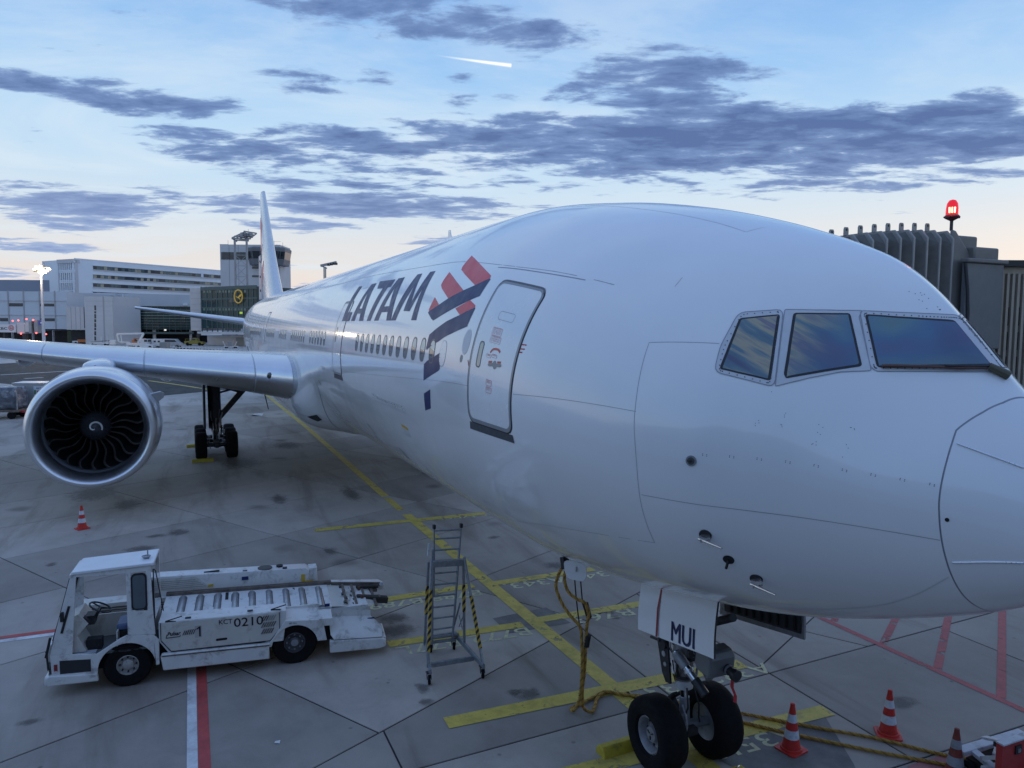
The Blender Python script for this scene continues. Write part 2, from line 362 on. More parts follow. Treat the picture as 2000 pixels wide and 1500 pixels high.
# ------------------------------------------------------------------ ground
def concrete(name, base, obj=True, joint=False):
    m = bpy.data.materials.new(name); m.use_nodes = True; t = NT(m.node_tree); m.node_tree.nodes.clear()
    b = t.n('ShaderNodeBsdfPrincipled'); o = t.n('ShaderNodeOutputMaterial'); t.l(b.outputs[0], o.inputs[0])
    gp = t.n('ShaderNodeNewGeometry').outputs['Position']
    big = t.noise(gp, .16, 6, .6, .4); med = t.noise(gp, 1.1, 8, .68, .3); fine = t.noise(gp, 30, 6, .8)
    v = t.math('ADD', t.math('ADD', t.math('MULTIPLY', t.mapr(big, .3, .7), .36), t.math('MULTIPLY', t.mapr(med, .3, .7), .30)), t.math('MULTIPLY', fine, .24))
    c = t.ramp(v, [(.06, tuple(x*.55 for x in base)), (.45, base), (.82, tuple(x*1.34 for x in base))])
    # brownish tyre and fuel film, streaks drawn along the taxi direction
    mp = t.n('ShaderNodeMapping'); t.l(gp, mp.inputs[0]); mp.inputs['Scale'].default_value = (.10, .55, 1); mp.inputs['Rotation'].default_value = (0, 0, R(8))
    st = t.mapr(t.noise(mp.outputs[0], 1.3, 7, .62, .5), .47, .70, 0, .62, True)
    c = t.mix(st, c, tuple(x*y for x, y in zip(base, (.46, .42, .38))))
    # oil drips: small, soft-edged, irregular dark spots
    vo = t.n('ShaderNodeTexVoronoi'); vo.inputs['Scale'].default_value = .33; vo.inputs['Randomness'].default_value = 1
    wob = t.vmath('ADD', gp, t.vmath('SCALE', t.n('ShaderNodeTexNoise').outputs[1], None, .55))
    t.l(wob, vo.inputs['Vector'])
    sp = t.mapr(vo.outputs['Distance'], .05, .19, .72, 0, True)
    keep = t.mapr(t.noise(gp, .21, 3, .5), .46, .52, 0, 1)
    c = t.mix(t.math('MULTIPLY', sp, keep), c, tuple(x*.34 for x in base))
    vo2 = t.n('ShaderNodeTexVoronoi'); vo2.inputs['Scale'].default_value = 2.1; t.l(gp, vo2.inputs['Vector'])
    sp2 = t.math('MULTIPLY', t.mapr(vo2.outputs['Distance'], .03, .11, .7, 0, True), t.mapr(t.noise(gp, .6, 3, .5), .52, .58, 0, 1))
    c = t.mix(sp2, c, tuple(x*.32 for x in base))
    if obj:
        oi = t.n('ShaderNodeObjectInfo'); f = t.mapr(oi.outputs['Random'], 0, 1, .80, 1.15)
        cb = t.n('ShaderNodeCombineXYZ'); [t.l(f, cb.inputs[i]) for i in range(3)]
        c = t.mix(1, c, cb.outputs[0], 'MULTIPLY')
    t.put(b.inputs['Base Color'], c)
    t.put(b.inputs['Roughness'], t.mapr(med, .3, .7, .52, .80))
    b.inputs['Specular IOR Level'].default_value = .35
    bn = t.n('ShaderNodeBump'); bn.inputs['Strength'].default_value = .35; bn.inputs['Distance'].default_value = .006
    t.l(t.math('ADD', t.math('MULTIPLY', fine, .7), med), bn.inputs['Height']); t.l(bn.outputs[0], b.inputs['Normal'])
    MATS[name] = m; return m
CONC = concrete('apron_concrete', (.375, .335, .295)); CONCF = concrete('far_apron_concrete', (.48, .45, .42), False)
ASPH = concrete('asphalt', (.040, .040, .042), False); ASPH.node_tree.nodes['Principled BSDF'].inputs['Specular IOR Level'].default_value = .12
def paint(name, col, wear=.5, sc=3.):
    """road paint worn through to the concrete"""
    m = bpy.data.materials.new(name); m.use_nodes = True; t = NT(m.node_tree); m.node_tree.nodes.clear()
    b = t.n('ShaderNodeBsdfPrincipled'); o = t.n('ShaderNodeOutputMaterial')
    tr = t.n('ShaderNodeBsdfTransparent'); mx = t.n('ShaderNodeMixShader')
    gp = t.n('ShaderNodeNewGeometry').outputs['Position']
    nz = t.noise(gp, sc, 9, .72, .3); n2 = t.noise(gp, .5, 4, .6)
    c = t.mix(t.mapr(nz, .35, .65), tuple(x*.72 for x in col), tuple(min(1, x*1.15) for x in col))
    c = t.mix(t.mapr(t.noise(gp, 1.4, 8, .7, .5), .52, .74, 0, .6, True), c, (.10, .095, .085))
    t.put(b.inputs['Base Color'], c); b.inputs['Roughness'].default_value = .62
    f = t.math('ADD', t.math('MULTIPLY', nz, .7), t.math('MULTIPLY', n2, .3))
    t.put(mx.inputs[0], t.mapr(f, .60-wear*.16, .66-wear*.14, 1, 0, True))
    t.l(tr.outputs[0], mx.inputs[1]); t.l(b.outputs[0], mx.inputs[2]); t.l(mx.outputs[0], o.inputs[0])
    MATS[name] = m; return m
PYEL = paint('yellow_line_paint', (.66, .51, .10), .35); PYELL = paint('yellow_lettering_paint', (.66, .63, .38), .12, 7.)
PRED = paint('red_line_paint', (.46, .10, .10), .45); PRED2 = paint('strong_red_line_paint', (.52, .075, .07), .25, 2.)
PWHT = paint('white_line_paint', (.72, .72, .72), .22); PDRK = mat('black_repaint', (.17, .162, .155), .7, 0, .3, 2.5)

ground = MB()
ng = 48
ground.add([(40+3000*math.cos(2*PI*i/ng), 3000*math.sin(2*PI*i/ng), -.03) for i in range(ng)], [tuple(range(ng))], CONCF)
apron = tag(ground.build('apron', smooth=None), 'grey concrete apron of large slabs with dark joints', None, None, 'structure')
JNT = mat('joint_sealant', (.022, .022, .024), .8, 0, .2, 6)
x0, x1, y0, y1 = -14., 62., -24., 30.
j = MB(); j.poly([(x0, y0, -.016), (x1, y0, -.016), (x1, y1, -.016), (x0, y1, -.016)], JNT)
j.build('joint_sealant', apron, None)
# slab layout: a skewed grid, with straight joints round the nose stand
NU = Vector((.891, .454)); NV = Vector((-.505, .863))
def clip(P, n, c):
    """split a convex polygon by n.p = c -> (below, above)"""
    lo, hi = [], []
    for i in range(len(P)):
        a, b = P[i], P[(i+1) % len(P)]; da, db = a.dot(n)-c, b.dot(n)-c
        if da <= 0: lo.append(a)
        if da >= 0: hi.append(a)
        if da*db < 0:
            q = a+(b-a)*(da/(da-db)); lo.append(q); hi.append(q)
    return (lo if len(lo) > 2 else None), (hi if len(hi) > 2 else None)
def cut_many(polys, n, cs):
    for c in cs:
        out = []
        for P in polys:
            for q in clip(P, n, c):
                if q: out.append(q)
        polys = out
    return polys
EX, EY = Vector((1, 0)), Vector((0, 1))
whole = [Vector((x0, y0)), Vector((x1, y0)), Vector((x1, y1)), Vector((x0, y1))]
near, far = clip(whole, NU, 9.2)
slabs = cut_many([far], NU, [9.2+3.69*k for k in range(1, 18)])
slabs = cut_many(slabs, NV, [-.66+6.0*k for k in range(-9, 8)])
L6n = Vector((1, .05)).normalized(); L6c = L6n.dot(Vector((7.36, -2.03)))
n_lo, n_hi = clip(near, L6n, L6c)
a_, b_ = clip(n_hi, EY, 3.98)             # beyond the cross joint
c_, a_ = clip(a_, EY, -1.0)
slabs += cut_many([a_], EY, [])
d_, c_ = clip(c_, EY, -3.26)
slabs.append(c_); e_, f_ = clip(d_, NU, 5.37)
slabs += cut_many([f_], NV, [-9.0, -15.])
slabs += cut_many([e_], NV, [-9.0, -15.]) if e_ else []
slabs += cut_many([b_], EY, [3.98+5.8*k for k in range(1, 5)]) if b_ else []
slabs += cut_many(cut_many([n_lo], EX, [4.32, 0.6, -3.2, -7., -11.]), EY, [-18.5, -13.4, -8.3, -3.26, -1.0, 3.98, 9.6, 15.4, 21.2])
for P in slabs:
    n = len(P); cen = sum(P, Vector((0, 0)))/n; g_ = .016
    lim = 0.
    def inset(P, d):
        out = []
        for i in range(n):
            p, a, b = P[i], P[i-1], P[(i+1) % n]
            e1 = (p-a).normalized(); e2 = (b-p).normalized(); n1 = Vector((-e1.y, e1.x)); n2 = Vector((-e2.y, e2.x))
            k = 1+n1.dot(n2)
            out.append(p+(n1+n2)*(d/max(k, .25)))
        return out
    if (P[1]-P[0]).cross(P[2]-P[1]) < 0: P = P[::-1]
    Q = inset(P, g_); Q2 = inset(P, g_+.008); s = MB(); dz = random.uniform(-.0015, 0)
    s.add([(p.x, p.y, -.03) for p in Q]+[(p.x, p.y, dz-.006) for p in Q]+[(p.x, p.y, dz) for p in Q2],
          [(i, (i+1) % n, n+(i+1) % n, n+i) for i in range(n)]+[(n+i, n+(i+1) % n, 2*n+(i+1) % n, 2*n+i) for i in range(n)]+[tuple(range(2*n, 3*n))], CONC)
    s.build('concrete_slab', apron, None)
# taxi road
rd = MB(); rp = [(71, 9.4), (76.5, 3.), (92, -22), (150, -60), (150, 26), (138, 34), (124, 46), (101, 31.5)]
rd.poly([(x, y, -.024) for x, y in rp], ASPH)
road = tag(rd.build('road', smooth=None), 'dark asphalt apron road beyond the wing', None, None, 'structure')
def strip(mb, pts, w, z, m):
    P = [Vector(p) for p in pts]
    for i in range(len(P)-1):
        d = (P[i+1]-P[i]).normalized(); n = Vector((-d.y, d.x))*w/2
        k = max(1, int((P[i+1]-P[i]).length/1.2))
        for q in range(k):
            a = P[i].lerp(P[i+1], q/k); b = P[i].lerp(P[i+1], (q+1)/k)
            mb.add([(*(a-n), z), (*(b-n), z), (*(b+n), z), (*(a+n), z)], [(0, 1, 2, 3)], m)
def marking(name, label, fn, z=.004):
    mb = MB(); fn(mb, z); o = mb.build(name, apron, None); o['label'] = label; return o
for nm, lb, pts, wd, mm in (('white_road_line', None, [(107.6, 28.1), (114, 21.5)], .55, PWHT), ('white_road_dash', None, [(99.6, 24.2), (101, 22.5)], .5, PWHT), ('yellow_road_line', None, [(91.9, 10.8), (84, 7.4), (78.1, 5.1), (76, 4.2)], .35, PYEL)):
    mb = MB(); strip(mb, pts, wd, -.018, mm); mb.build(nm, road, None)
mb = MB(); strip(mb, [(170, 3), (120, 1.2), (80, .1), (45.2, -.2), (24.5, -.1)], .30, .0045, PYEL); strip(mb, [(24.2, -.1), (22.2, -.1)], .26, .0045, PYEL); strip(mb, [(21.6, -.12), (3.2, -.25)], .33, .0045, PYEL)
mb.build('yellow_centre_line', apron, None, label='worn yellow lead-in line running under the aircraft')
for lb, pts, wd in (('thin yellow cross bar furthest from the nose', [(20.73, 3.16), (20.69, -2.7)], .36), ('yellow cross bar under the ladder, left half', [(13.92, 2.9), (14.05, .25)], .30), ('yellow cross bar with A343 beside it', [(13.98, -.25), (14.0, -3.2)], .30),
                    ('yellow cross bar behind the ladder base', [(11.46, 3.1), (11.32, .12)], .30), ('yellow cross bar with B744 beside it', [(11.42, -.2), (11.36, -3.1)], .30), ('broad yellow cross bar beside the hanging cables', [(8.1, 2.98), (8.03, .0), (7.93, -3.05)], .36), ('yellow cross bar under the nose wheel', [(6.08, 1.9), (6.02, -.8), (5.95, -3.2)], .34), ):
    mb = MB(); strip(mb, pts, wd, .0085, PYEL); mb.build('yellow_stop_bar', apron, None, label=lb)
for tx, o, sz, ft in (('other types', (20.50, -3.9), .40, 3.0), ('A346.A343.', (13.74, -3.9), .58, 3.45), ('B788.B789', (13.70, .25), .52, 2.75), ('B744.B763.', (11.20, -4.3), .60, 3.45), ('B772.B77L', (11.16, .12), .58, 2.9), ('A332.A333.', (7.80, -3.45), .56, 3.3), ('A35K', (5.82, -2.25), .56, 1.75)):
    mb = MB(); text_on(mb, tx, (*o, .0045), (.03, 1, 0), (-1, .03, 0), sz, PYELL, bold=.002, fit=ft); ob = mb.build('stand_lettering', apron, None)
# red and white edge of the service road, red hatching under the nose
mb = MB(); strip(mb, [(8.0, 6.83), (14.0, 6.8)], .15, .005, PWHT); strip(mb, [(8.0, 6.66), (14.0, 6.63)], .17, .005, PRED2); strip(mb, [(4, 6.86), (8.0, 6.83)], .15, .005, PWHT); strip(mb, [(4., 6.7), (8.0, 6.66)], .17, .005, PRED2)
mb.build('red_and_white_line', apron, None, label='red and white painted line below the loader')
mb = MB(); strip(mb, [(14.68, 9.2), (14.72, 16)], .17, .005, PWHT); strip(mb, [(14.87, 9.2), (14.91, 16)], .17, .005, PRED2)
mb.build('red_and_white_line', apron, None, label='red and white painted line left of the loader cab')
mb = MB(); strip(mb, [(9.4, -6.28), (2.0, -6.36)], .16, .0045, PRED)
for a_, b_ in (((8.81, -6.4), (7.2, -9.9)), ((7.52, -6.4), (8.6, -8.2)), ((6.30, -6.42), (8.6, -10.)), ((5.07, -6.42), (7.9, -10.8)), ((3.85, -6.42), (6.6, -10.7))):
    if a_[0] != 8.81: strip(mb, [a_, b_], .15, .0048, PRED)
strip(mb, [(8.81, -6.4), (9.5, -7.5)], .15, .0048, PRED)
mb.build('red_hatching', apron, None, label='faded red hatched area under the nose')
mb = MB(); strip(mb, [(4.14, -3.0), (3.98, -12)], .24, .0045, mat('pale_red_border', (.46, .19, .19), .7, 0, .2, 3)); mb.build('red_border_line', apron, None, label='pale red border along the dark joint')
mb = MB(); mb.poly([(5.83, -3.0, .0035), (4.6, -2.3, .0035), (4.2, -2.0, .0035), (4.2, -.9, .0035), (5.80, -.4, .0035)], PDRK); mb.poly([(12.02, -.8, .0035), (11.0, -.9, .0035), (11.0, .6, .0035), (11.9, .6, .0035)], PDRK)
mb.build('black_repainted_patch', apron, None)

# dark oil drips, soft-edged
OIL = bpy.data.materials.new('oil_stain'); OIL.use_nodes = True; t = NT(OIL.node_tree); OIL.node_tree.nodes.clear()
b = t.n('ShaderNodeBsdfPrincipled'); o = t.n('ShaderNodeOutputMaterial'); tr = t.n('ShaderNodeBsdfTransparent'); mx = t.n('ShaderNodeMixShader')
gc = t.n('ShaderNodeTexCoord'); pos = t.n('ShaderNodeNewGeometry').outputs['Position']
q = t.vmath('LENGTH', t.vmath('MULTIPLY', t.vmath('SUBTRACT', gc.outputs['Generated'], (.5, .5, .5)), (2, 2, 0)))
q = t.math('ADD', q, t.math('MULTIPLY', t.math('SUBTRACT', t.noise(pos, 5., 6, .65), .5), 1.5))
t.put(mx.inputs[0], t.mapr(q, .25, 1.0, .42, 0, True)); b.inputs['Base Color'].default_value = (.045, .042, .04, 1); b.inputs['Roughness'].default_value = .55
t.l(tr.outputs[0], mx.inputs[1]); t.l(b.outputs[0], mx.inputs[2]); t.l(mx.outputs[0], o.inputs[0])
for (px, py, rx, ry) in ((305, 1047, .30, .2), (275, 1072, .42, .30), (645, 1077, .22, .38), (770, 1207, .34, .30), (772, 1232, .5, .35), (685, 964, .30, 1.3), (1032, 1355, .26, .20), (1003, 1352, .14, .12), (640, 1140, .2, .16), (180, 965, .8, 1.3), (250, 985, .5, .9), (350, 1040, .3, .4), (1190, 1196, .12, .14), (1203, 1206, .12, .12), (833, 1372, .14, .12), (825, 1345, .12, .2), (545, 975, .3, .8), (470, 905, .9, 1.5), (560, 870, .8, 1.2), (1085, 1105, .3, .3), (100, 1103, .12, .2), (965, 1050, .2, .16), (160, 1300, .5, .3), (330, 1245, 1.2, .5), (600, 1255, .8, .4), (1760, 1372, .3, .2), (60, 1410, .2, .1)):
    p = gnd(px, py); m_ = MB(); m_.add([(p.x-ry*1.3, p.y-rx*1.3, .0072), (p.x+ry*1.3, p.y-rx*1.3, .0072), (p.x+ry*1.3, p.y+rx*1.3, .0072), (p.x-ry*1.3, p.y+rx*1.3, .0072)], [(0, 1, 2, 3)], OIL)
    m_.build('oil_stain', apron, None)
# ------------------------------------------------------------------ airliner: nose at the origin, +X aft, +Y starboard, real metres
ZB = 5.678295; ZT = -1.0
NA = np.sqrt(np.array([0, .12, .35, .8, 1.19, 1.66, 2.1, 2.54, 2.89, 3.5, 4.2, 5.5, 7.2, 9.5, 12.]))
NTOP = np.array([ZT, -.848, -.53, .045, .461, .971, 1.369, 1.646, 1.794, 2.01, 2.228, 2.558, 2.861, 3.087, 3.1])
NBOT = np.array([ZT, -1.157, -1.25, -1.514, -1.729, -1.939, -2.114, -2.269, -2.377, -2.524, -2.654, -2.873, -3.07, -3.11, -3.1])
NW = np.array([0, .17, .31, .6, .85, 1.17, 1.5, 1.887, 2.189, 2.513, 2.75, 3.001, 3.11, 3.105, 3.1])
PA = np.array([0, .8, 1.66, 2.5, 3.5, 5, 7.5]); PP = np.array([2, 1.679, 1.378, 1.56, 1.751, 1.9, 2.])
AF = np.array([(46, 3.1, -3.1, 3.1), (50, 3.1, -2.95, 3.08), (54, 3.08, -2.4, 2.95), (58, 3.0, -1.6, 2.65), (62, 2.85, -.75, 2.2), (66, 2.6, .1, 1.6), (70, 2.25, .8, .9), (72.5, 1.9, 1.2, .35), (73.2, 1.75, 1.4, .12)])
def pchip(x, y, xq):
    h = np.diff(x); d = np.diff(y)/h; m = np.zeros(len(x))
    for i in range(1, len(x)-1):
        if d[i-1]*d[i] > 0:
            w1 = 2*h[i]+h[i-1]; w2 = h[i]+2*h[i-1]; m[i] = (w1+w2)/(w1/d[i-1]+w2/d[i])
    m[0] = d[0]; m[-1] = 0
    i = np.clip(np.searchsorted(x, xq)-1, 0, len(x)-2); t = (xq-x[i])/h[i]
    return y[i]*(1+2*t)*(1-t)**2+h[i]*m[i]*t*(1-t)**2+y[i+1]*t*t*(3-2*t)+h[i]*m[i+1]*t*t*(t-1)
def fprof(a):
    a = np.asarray(a, float); q = np.sqrt(np.clip(a, 0, 12.))
    top = pchip(NA, NTOP, q)+ZB; bot = pchip(NA, NBOT, q)+ZB; ww = pchip(NA, NW, q)
    zc = ZB+ZT*(1-np.clip(a/9, 0, 1))**2*.75+.25*ZT*(1-np.clip(a/4, 0, 1))**2; p = pchip(PA, PP, np.clip(a, 0, 7.5))
    m = a > 46; aa = np.clip(a, 46, 73.2)
    t2 = pchip(AF[:, 0], AF[:, 1], aa); b2 = pchip(AF[:, 0], AF[:, 2], aa); w2 = pchip(AF[:, 0], AF[:, 3], aa)
    return np.where(m, ZB+t2, top), np.where(m, ZB+b2, bot), np.where(m, w2, ww), np.where(m, ZB+(t2+b2)/2, zc), p
def fsurf(a, ph):
    a = np.asarray(a, float); ph = np.asarray(ph, float); a, ph = np.broadcast_arrays(a, ph)
    top, bot, ww, zc, p = fprof(a); s, c = np.sin(ph), np.cos(ph); e = np.where(s > 0, 2/p, 1.)
    y = ww*np.sign(c)*np.abs(c)**e; z = zc+np.where(s > 0, (top-zc)*np.abs(s)**e, -(zc-bot)*np.abs(s)**e)
    return np.stack([a, y, z], -1)
def fpt(a, ph, off=0.):
    """surface point pushed off along the normal"""
    a = np.asarray(a, float); ph = np.asarray(ph, float); P = fsurf(a, ph)
    if np.any(off):
        e = 1e-3; ta = fsurf(a+e, ph)-fsurf(a-e, ph); tp = fsurf(a, ph+e)-fsurf(a, ph-e)
        n = np.cross(tp, ta); n /= np.maximum(np.linalg.norm(n, axis=-1, keepdims=True), 1e-12)
        out = P-np.stack([a, 0*a, np.broadcast_to(fprof(a)[3], a.shape)], -1)
        n *= np.sign(np.sum(n*out, -1, keepdims=True)+1e-9); P = P+n*np.asarray(off)[..., None] if np.ndim(off) else P+n*off
    return P
plane = thing('airliner', 'large white twin-engined airliner with LATAM lettering parked nose-in', 'airliner')
SEAM_PH = np.array([-1.5708, -.907, -.41, .07, .459, .606, .718, .767, .954, 1.173, 1.392, 1.5708]); SEAM_A = np.array([1.085, 1.129, 1.145, 1.169, 1.195, 1.207, 1.219, 1.20, 1.13, 1.066, 1.029, 1.0])
def seam_a(ph):
    p = np.arcsin(np.sin(ph)); return np.interp(p, SEAM_PH, SEAM_A)
NC = 176
phs = np.linspace(-PI, PI, NC, endpoint=False); sa = seam_a(phs)
mb = MB(); rows = []
for t in np.concatenate([np.linspace(0, .2, 5)[1:], np.linspace(.24, 1, 26)]): rows.append(fsurf(sa*t**1.5, phs))
tip = fsurf(0, 0.)
mb.grid([[tuple(p) for p in r] for r in rows], WHITE, True)
o = len(mb.v); mb.v.append(tuple(tip)); [mb.f.append((o, i, (i+1) % NC)) or mb.m.append(0) for i in range(NC)]
mb.build('radome', plane, 60)
rows = []
for t in np.linspace(0, 1, 64): rows.append(fsurf((sa+.012)*(1-t)+4.2*t, phs))
for a in np.concatenate([np.linspace(4.2, 13, 40)[1:], np.linspace(13, 46, 40)[1:], np.linspace(46, 73.2, 50)[1:]]): rows.append(fsurf(np.full(NC, a), phs))
mb = MB(); mb.grid([[tuple(p) for p in r] for r in rows], WHITE, True); n0 = (len(rows)-1)*NC
mb.f.append(tuple(range(n0, n0+NC))); mb.m.append(0)
mb.grid([[tuple(p) for p in fsurf((sa-.002), phs)*np.array([1, .994, 1])+np.array([0, 0, 0])] , [tuple(p) for p in fsurf((sa+.016), phs)*np.array([1, .99, 1])]], SEAMM, True)
fus = mb.build('fuselage', plane, 60)

def subdiv_poly(poly, da, dp):
    """triangulated flat polygon in (a, phi), cut fine enough to follow the skin"""
    bm = bmesh.new(); K = 3.1
    vs = [bm.verts.new((a, p*K, 0)) for a, p in poly]; f = bm.faces.new(vs)
    xs = [v.co.x for v in vs]; ys = [v.co.y for v in vs]
    for ax, lo, hi, st in ((0, min(xs), max(xs), da), (1, min(ys), max(ys), dp*K)):
        k = int((hi-lo)/st)
        for i in range(1, k+1):
            c = lo+(hi-lo)*i/(k+1); no = Vector((1, 0, 0)) if ax == 0 else Vector((0, 1, 0))
            bmesh.ops.bisect_plane(bm, geom=bm.verts[:]+bm.edges[:]+bm.faces[:], plane_co=no*c, plane_no=no, dist=1e-6)
    bmesh.ops.triangulate(bm, faces=bm.faces[:])
    bm.verts.index_update()
    V_ = [(v.co.x, v.co.y/K) for v in bm.verts]; F_ = [tuple(v.index for v in f.verts) for f in bm.faces]; bm.free(); return V_, F_
def smooth_poly(poly, r=.18, n=4):
    """round the corners of a polygon a little"""
    out = []
    for i in range(len(poly)):
        a, p, b = (np.array(poly[k]) for k in (i-1, i, (i+1) % len(poly)))
        q0 = p+(a-p)*r; q1 = p+(b-p)*r
        for t in np.linspace(0, 1, n): out.append(tuple((1-t)**2*q0+2*t*(1-t)*p+t*t*q1))
    return out
def skin_patch(mb, poly, m, off=.003, da=.12, dp=.035, flip=False, thick=0.):
    V_, F_ = subdiv_poly(poly, da, dp); A = np.array(V_); ph = A[:, 1]
    if flip: ph = PI-ph
    mb.add([tuple(p) for p in fpt(A[:, 0], ph, off)], F_, m)
def densify(line, st=.08):
    out = []
    for i in range(len(line)-1):
        a, b = np.array(line[i]), np.array(line[i+1]); k = max(1, int(np.hypot((b-a)[0], (b-a)[1]*3.1)/st))
        for q in range(k): out.append(a+(b-a)*q/k)
    out.append(np.array(line[-1])); return np.array(out)
def curve_pts(line, n=40):
    """smooth curve through (a, phi) points"""
    L = np.array(line); t = np.concatenate([[0], np.cumsum(np.hypot(np.diff(L[:, 0]), np.diff(L[:, 1])*3.1))]); q = np.linspace(0, t[-1], n)
    return np.stack([pchip(t, L[:, 0], q), pchip(t, L[:, 1], q)], -1) if len(L) > 2 else np.stack([np.interp(q, t, L[:, 0]), np.interp(q, t, L[:, 1])], -1)
def skin_strip(mb, line, wd, m, off=.002, closed=False, flip=False, off_in=None):
    """ribbon of width wd along an (a, phi) line"""
    L = np.array(line); ph = PI-L[:, 1] if flip else L[:, 1]
    P = fsurf(L[:, 0], ph); T = np.gradient(P, axis=0)
    if closed: T = np.roll(P, -1, 0)-np.roll(P, 1, 0)
    N_ = fpt(L[:, 0], ph, .01)-P; B = np.cross(N_, T); B /= np.maximum(np.linalg.norm(B, axis=1, keepdims=True), 1e-9); N_ /= np.linalg.norm(N_, axis=1, keepdims=True)
    a = P+B*wd/2+N_*off; b = P-B*wd/2+N_*off; n = len(L)
    vs = [tuple(p) for p in a]+[tuple(p) for p in b]
    mb.add(vs, [(i, (i+1) % n, n+(i+1) % n, n+i) for i in range(n if closed else n-1)], m)
def ring_inset(poly, d):
    """polygon shrunk by d metres in (a, 3.1 phi)"""
    K = 3.1; P = np.array(poly)*np.array([1, K]); n = len(P); out = []
    area = sum(P[i-1][0]*P[i][1]-P[i][0]*P[i-1][1] for i in range(n)); sg = 1 if area > 0 else -1
    for i in range(n):
        e1 = P[i]-P[i-1]; e2 = P[(i+1) % n]-P[i]
        e1 = e1/max(np.linalg.norm(e1), 1e-9); e2 = e2/max(np.linalg.norm(e2), 1e-9)
        n1 = np.array([-e1[1], e1[0]])*sg; n2 = np.array([-e2[1], e2[0]])*sg; k = max(1+n1@n2, .5)
        out.append(P[i]+(n1+n2)*d/k)
    return [tuple(q/np.array([1, K])) for q in out]
def skin_ring(mb, outer, inner, m, off=.004):
    oo, ii = [], []
    for k in range(len(outer)):
        a, b, c, d = (np.array(q) for q in (outer[k], outer[(k+1) % len(outer)], inner[k], inner[(k+1) % len(inner)]))
        s_ = max(1, int(np.hypot((b-a)[0], (b-a)[1]*3.1)/.06))
        for q in range(s_): oo.append(a+(b-a)*q/s_); ii.append(c+(d-c)*q/s_)
    o = np.array(oo); i_ = np.array(ii); n = len(o)
    vs = [tuple(p) for p in fpt(o[:, 0], o[:, 1], off)]+[tuple(p) for p in fpt(i_[:, 0], i_[:, 1], off)]
    mb.add(vs, [(k, (k+1) % n, n+(k+1) % n, n+k) for k in range(n)], m)
    vs = [tuple(p) for p in fpt(o[:, 0], o[:, 1], off)]+[tuple(p) for p in fpt(o[:, 0], o[:, 1], -.003)]
    mb.add(vs, [(k, (k+1) % n, n+(k+1) % n, n+k) for k in range(n)], m)

# ---- skin seams
def seam(line, wd=.0055, m=SEAMM, n=50, name='panel_seam', off=.0016):
    mb = MB(); skin_strip(mb, curve_pts(line, n), wd, m, off); return mb.build(name, plane, None)
seam([(3.588, .488), (2.959, .586)]); seam([(3.588, .488), (3.46, .157), (3.412, -.107), (3.468, -.374), (3.513, -.558)])
seam([(5.439, .054), (3.449, .159)]); seam([(20, -.15), (11.692, -.05), (8.921, -.012), (6.766, .023)], .006); seam([(3.418, -.277), (2.525, -.268), (1.17, -.259)], .006)
seam([(20, -1.0), (14, -.92), (8.079, -.784), (5.151, -.621), (3.513, -.558)], .006); seam([(53, .613), (33.559, .719), (18.193, .777), (10.304, .71), (6.763, .676), (5.466, .693), (4.481, .699)], .008, n=120)
seam([(7.233, .66), (6.009, .669), (4.962, .684)], .014); seam([(3.746, .777), (3.762, .834)]); seam([(3.842, 1.253), (3.83, 1.354)])
seam([(8.673, 1.319), (5.94, 1.289), (4.362, 1.274), (3.85, 1.25)], .006)
seam([(19.9, 1.2), (19.9, -1.2)], .006); seam([(16.2, .62), (15.6, .63)], .012)
seam([(2.886, -1.081), (2.43, -1.08), (1.935, -1.035), (1.518, -.888), (1.168, -.634)], .012, mat('pale_seam_filler', (.6, .62, .62), .5), name='chine_seam')
seam([(2.9, -.98), (2.6, -1.02)], .01, MATS['pale_seam_filler'], name='chine_seam')
LS1 = [(1.185, .632), (1.136, .64), (1.087, .65), (1.038, .66), (.991, .672), (.944, .685), (.898, .701), (.853, .719), (.808, .739), (.764, .764)]
LS2 = [(1.113, -.462), (1.061, -.454), (1.009, -.445), (.959, -.435), (.908, -.425), (.858, -.415), (.809, -.404), (.76, -.393), (.713, -.383), (.666, -.375)]
for ln in (LS1, LS2):
    mb = MB(); L = curve_pts(ln, 14); P = fpt(L[:, 0], L[:, 1], .006); mb.tube([tuple(p) for p in P], .008, mat('diverter_strip_metal', (.75, .76, .78), .3, .6), 6); mb.build('lightning_strip', plane)

# ---- LATAM wordmark, each letter a piece of paint film on the skin
B0, B1 = .3165, .656
def letter(ch, poly, holes=None, m=NAVY):
    mb = MB()
    for P in poly: skin_patch(mb, P, m, .0028 if ch != 'L' else .0085, .4, .03)
    o = mb.build('livery_letter', plane, 60, label='letter %s of the LATAM wordmark' % ch); return o
SL = lambda a, p, w: None
letter('L', [[(16.956, B1), (16.560, B1), (16.410, .396), (15.905, .394), (15.91, B0), (16.808, B0)]])
def letterA(a_l, a_r, t_l, t_r, st):
    # slanted A: feet at a_l (aft) and a_r, apex from t_l to t_r; st = stroke at the foot
    x = lambda a, b, t: a+(b-a)*t
    return [[(a_l, B0), (t_l, B1), ((t_l+t_r)/2-.02, B1), ((t_l+t_r)/2+.0, B1-.085), (a_l-st, B0)],
            [((t_l+t_r)/2-.02, B1), (t_r, B1), (a_r, B0), (a_r+st, B0), (a_r+st+.13, B0+.062), (x(a_l, t_l, .16)-st*.95, B0+.062), (x(a_l, t_l, .30)-st*.9, B0+.105), (a_r+st+.2, B0+.105), ((t_l+t_r)/2+.0, B1-.085)]]
letter('A', letterA(15.675, 14.27, 15.466, 14.948, .45))
letter('T', [[(14.716, .668), (13.16, .654), (13.07, .585), (13.348, .585), (13.511, B0), (13.9, B0), (13.811, .585), (14.40, .592)]])
letter('A', letterA(13.167, 11.683, 12.906, 12.391, .40))
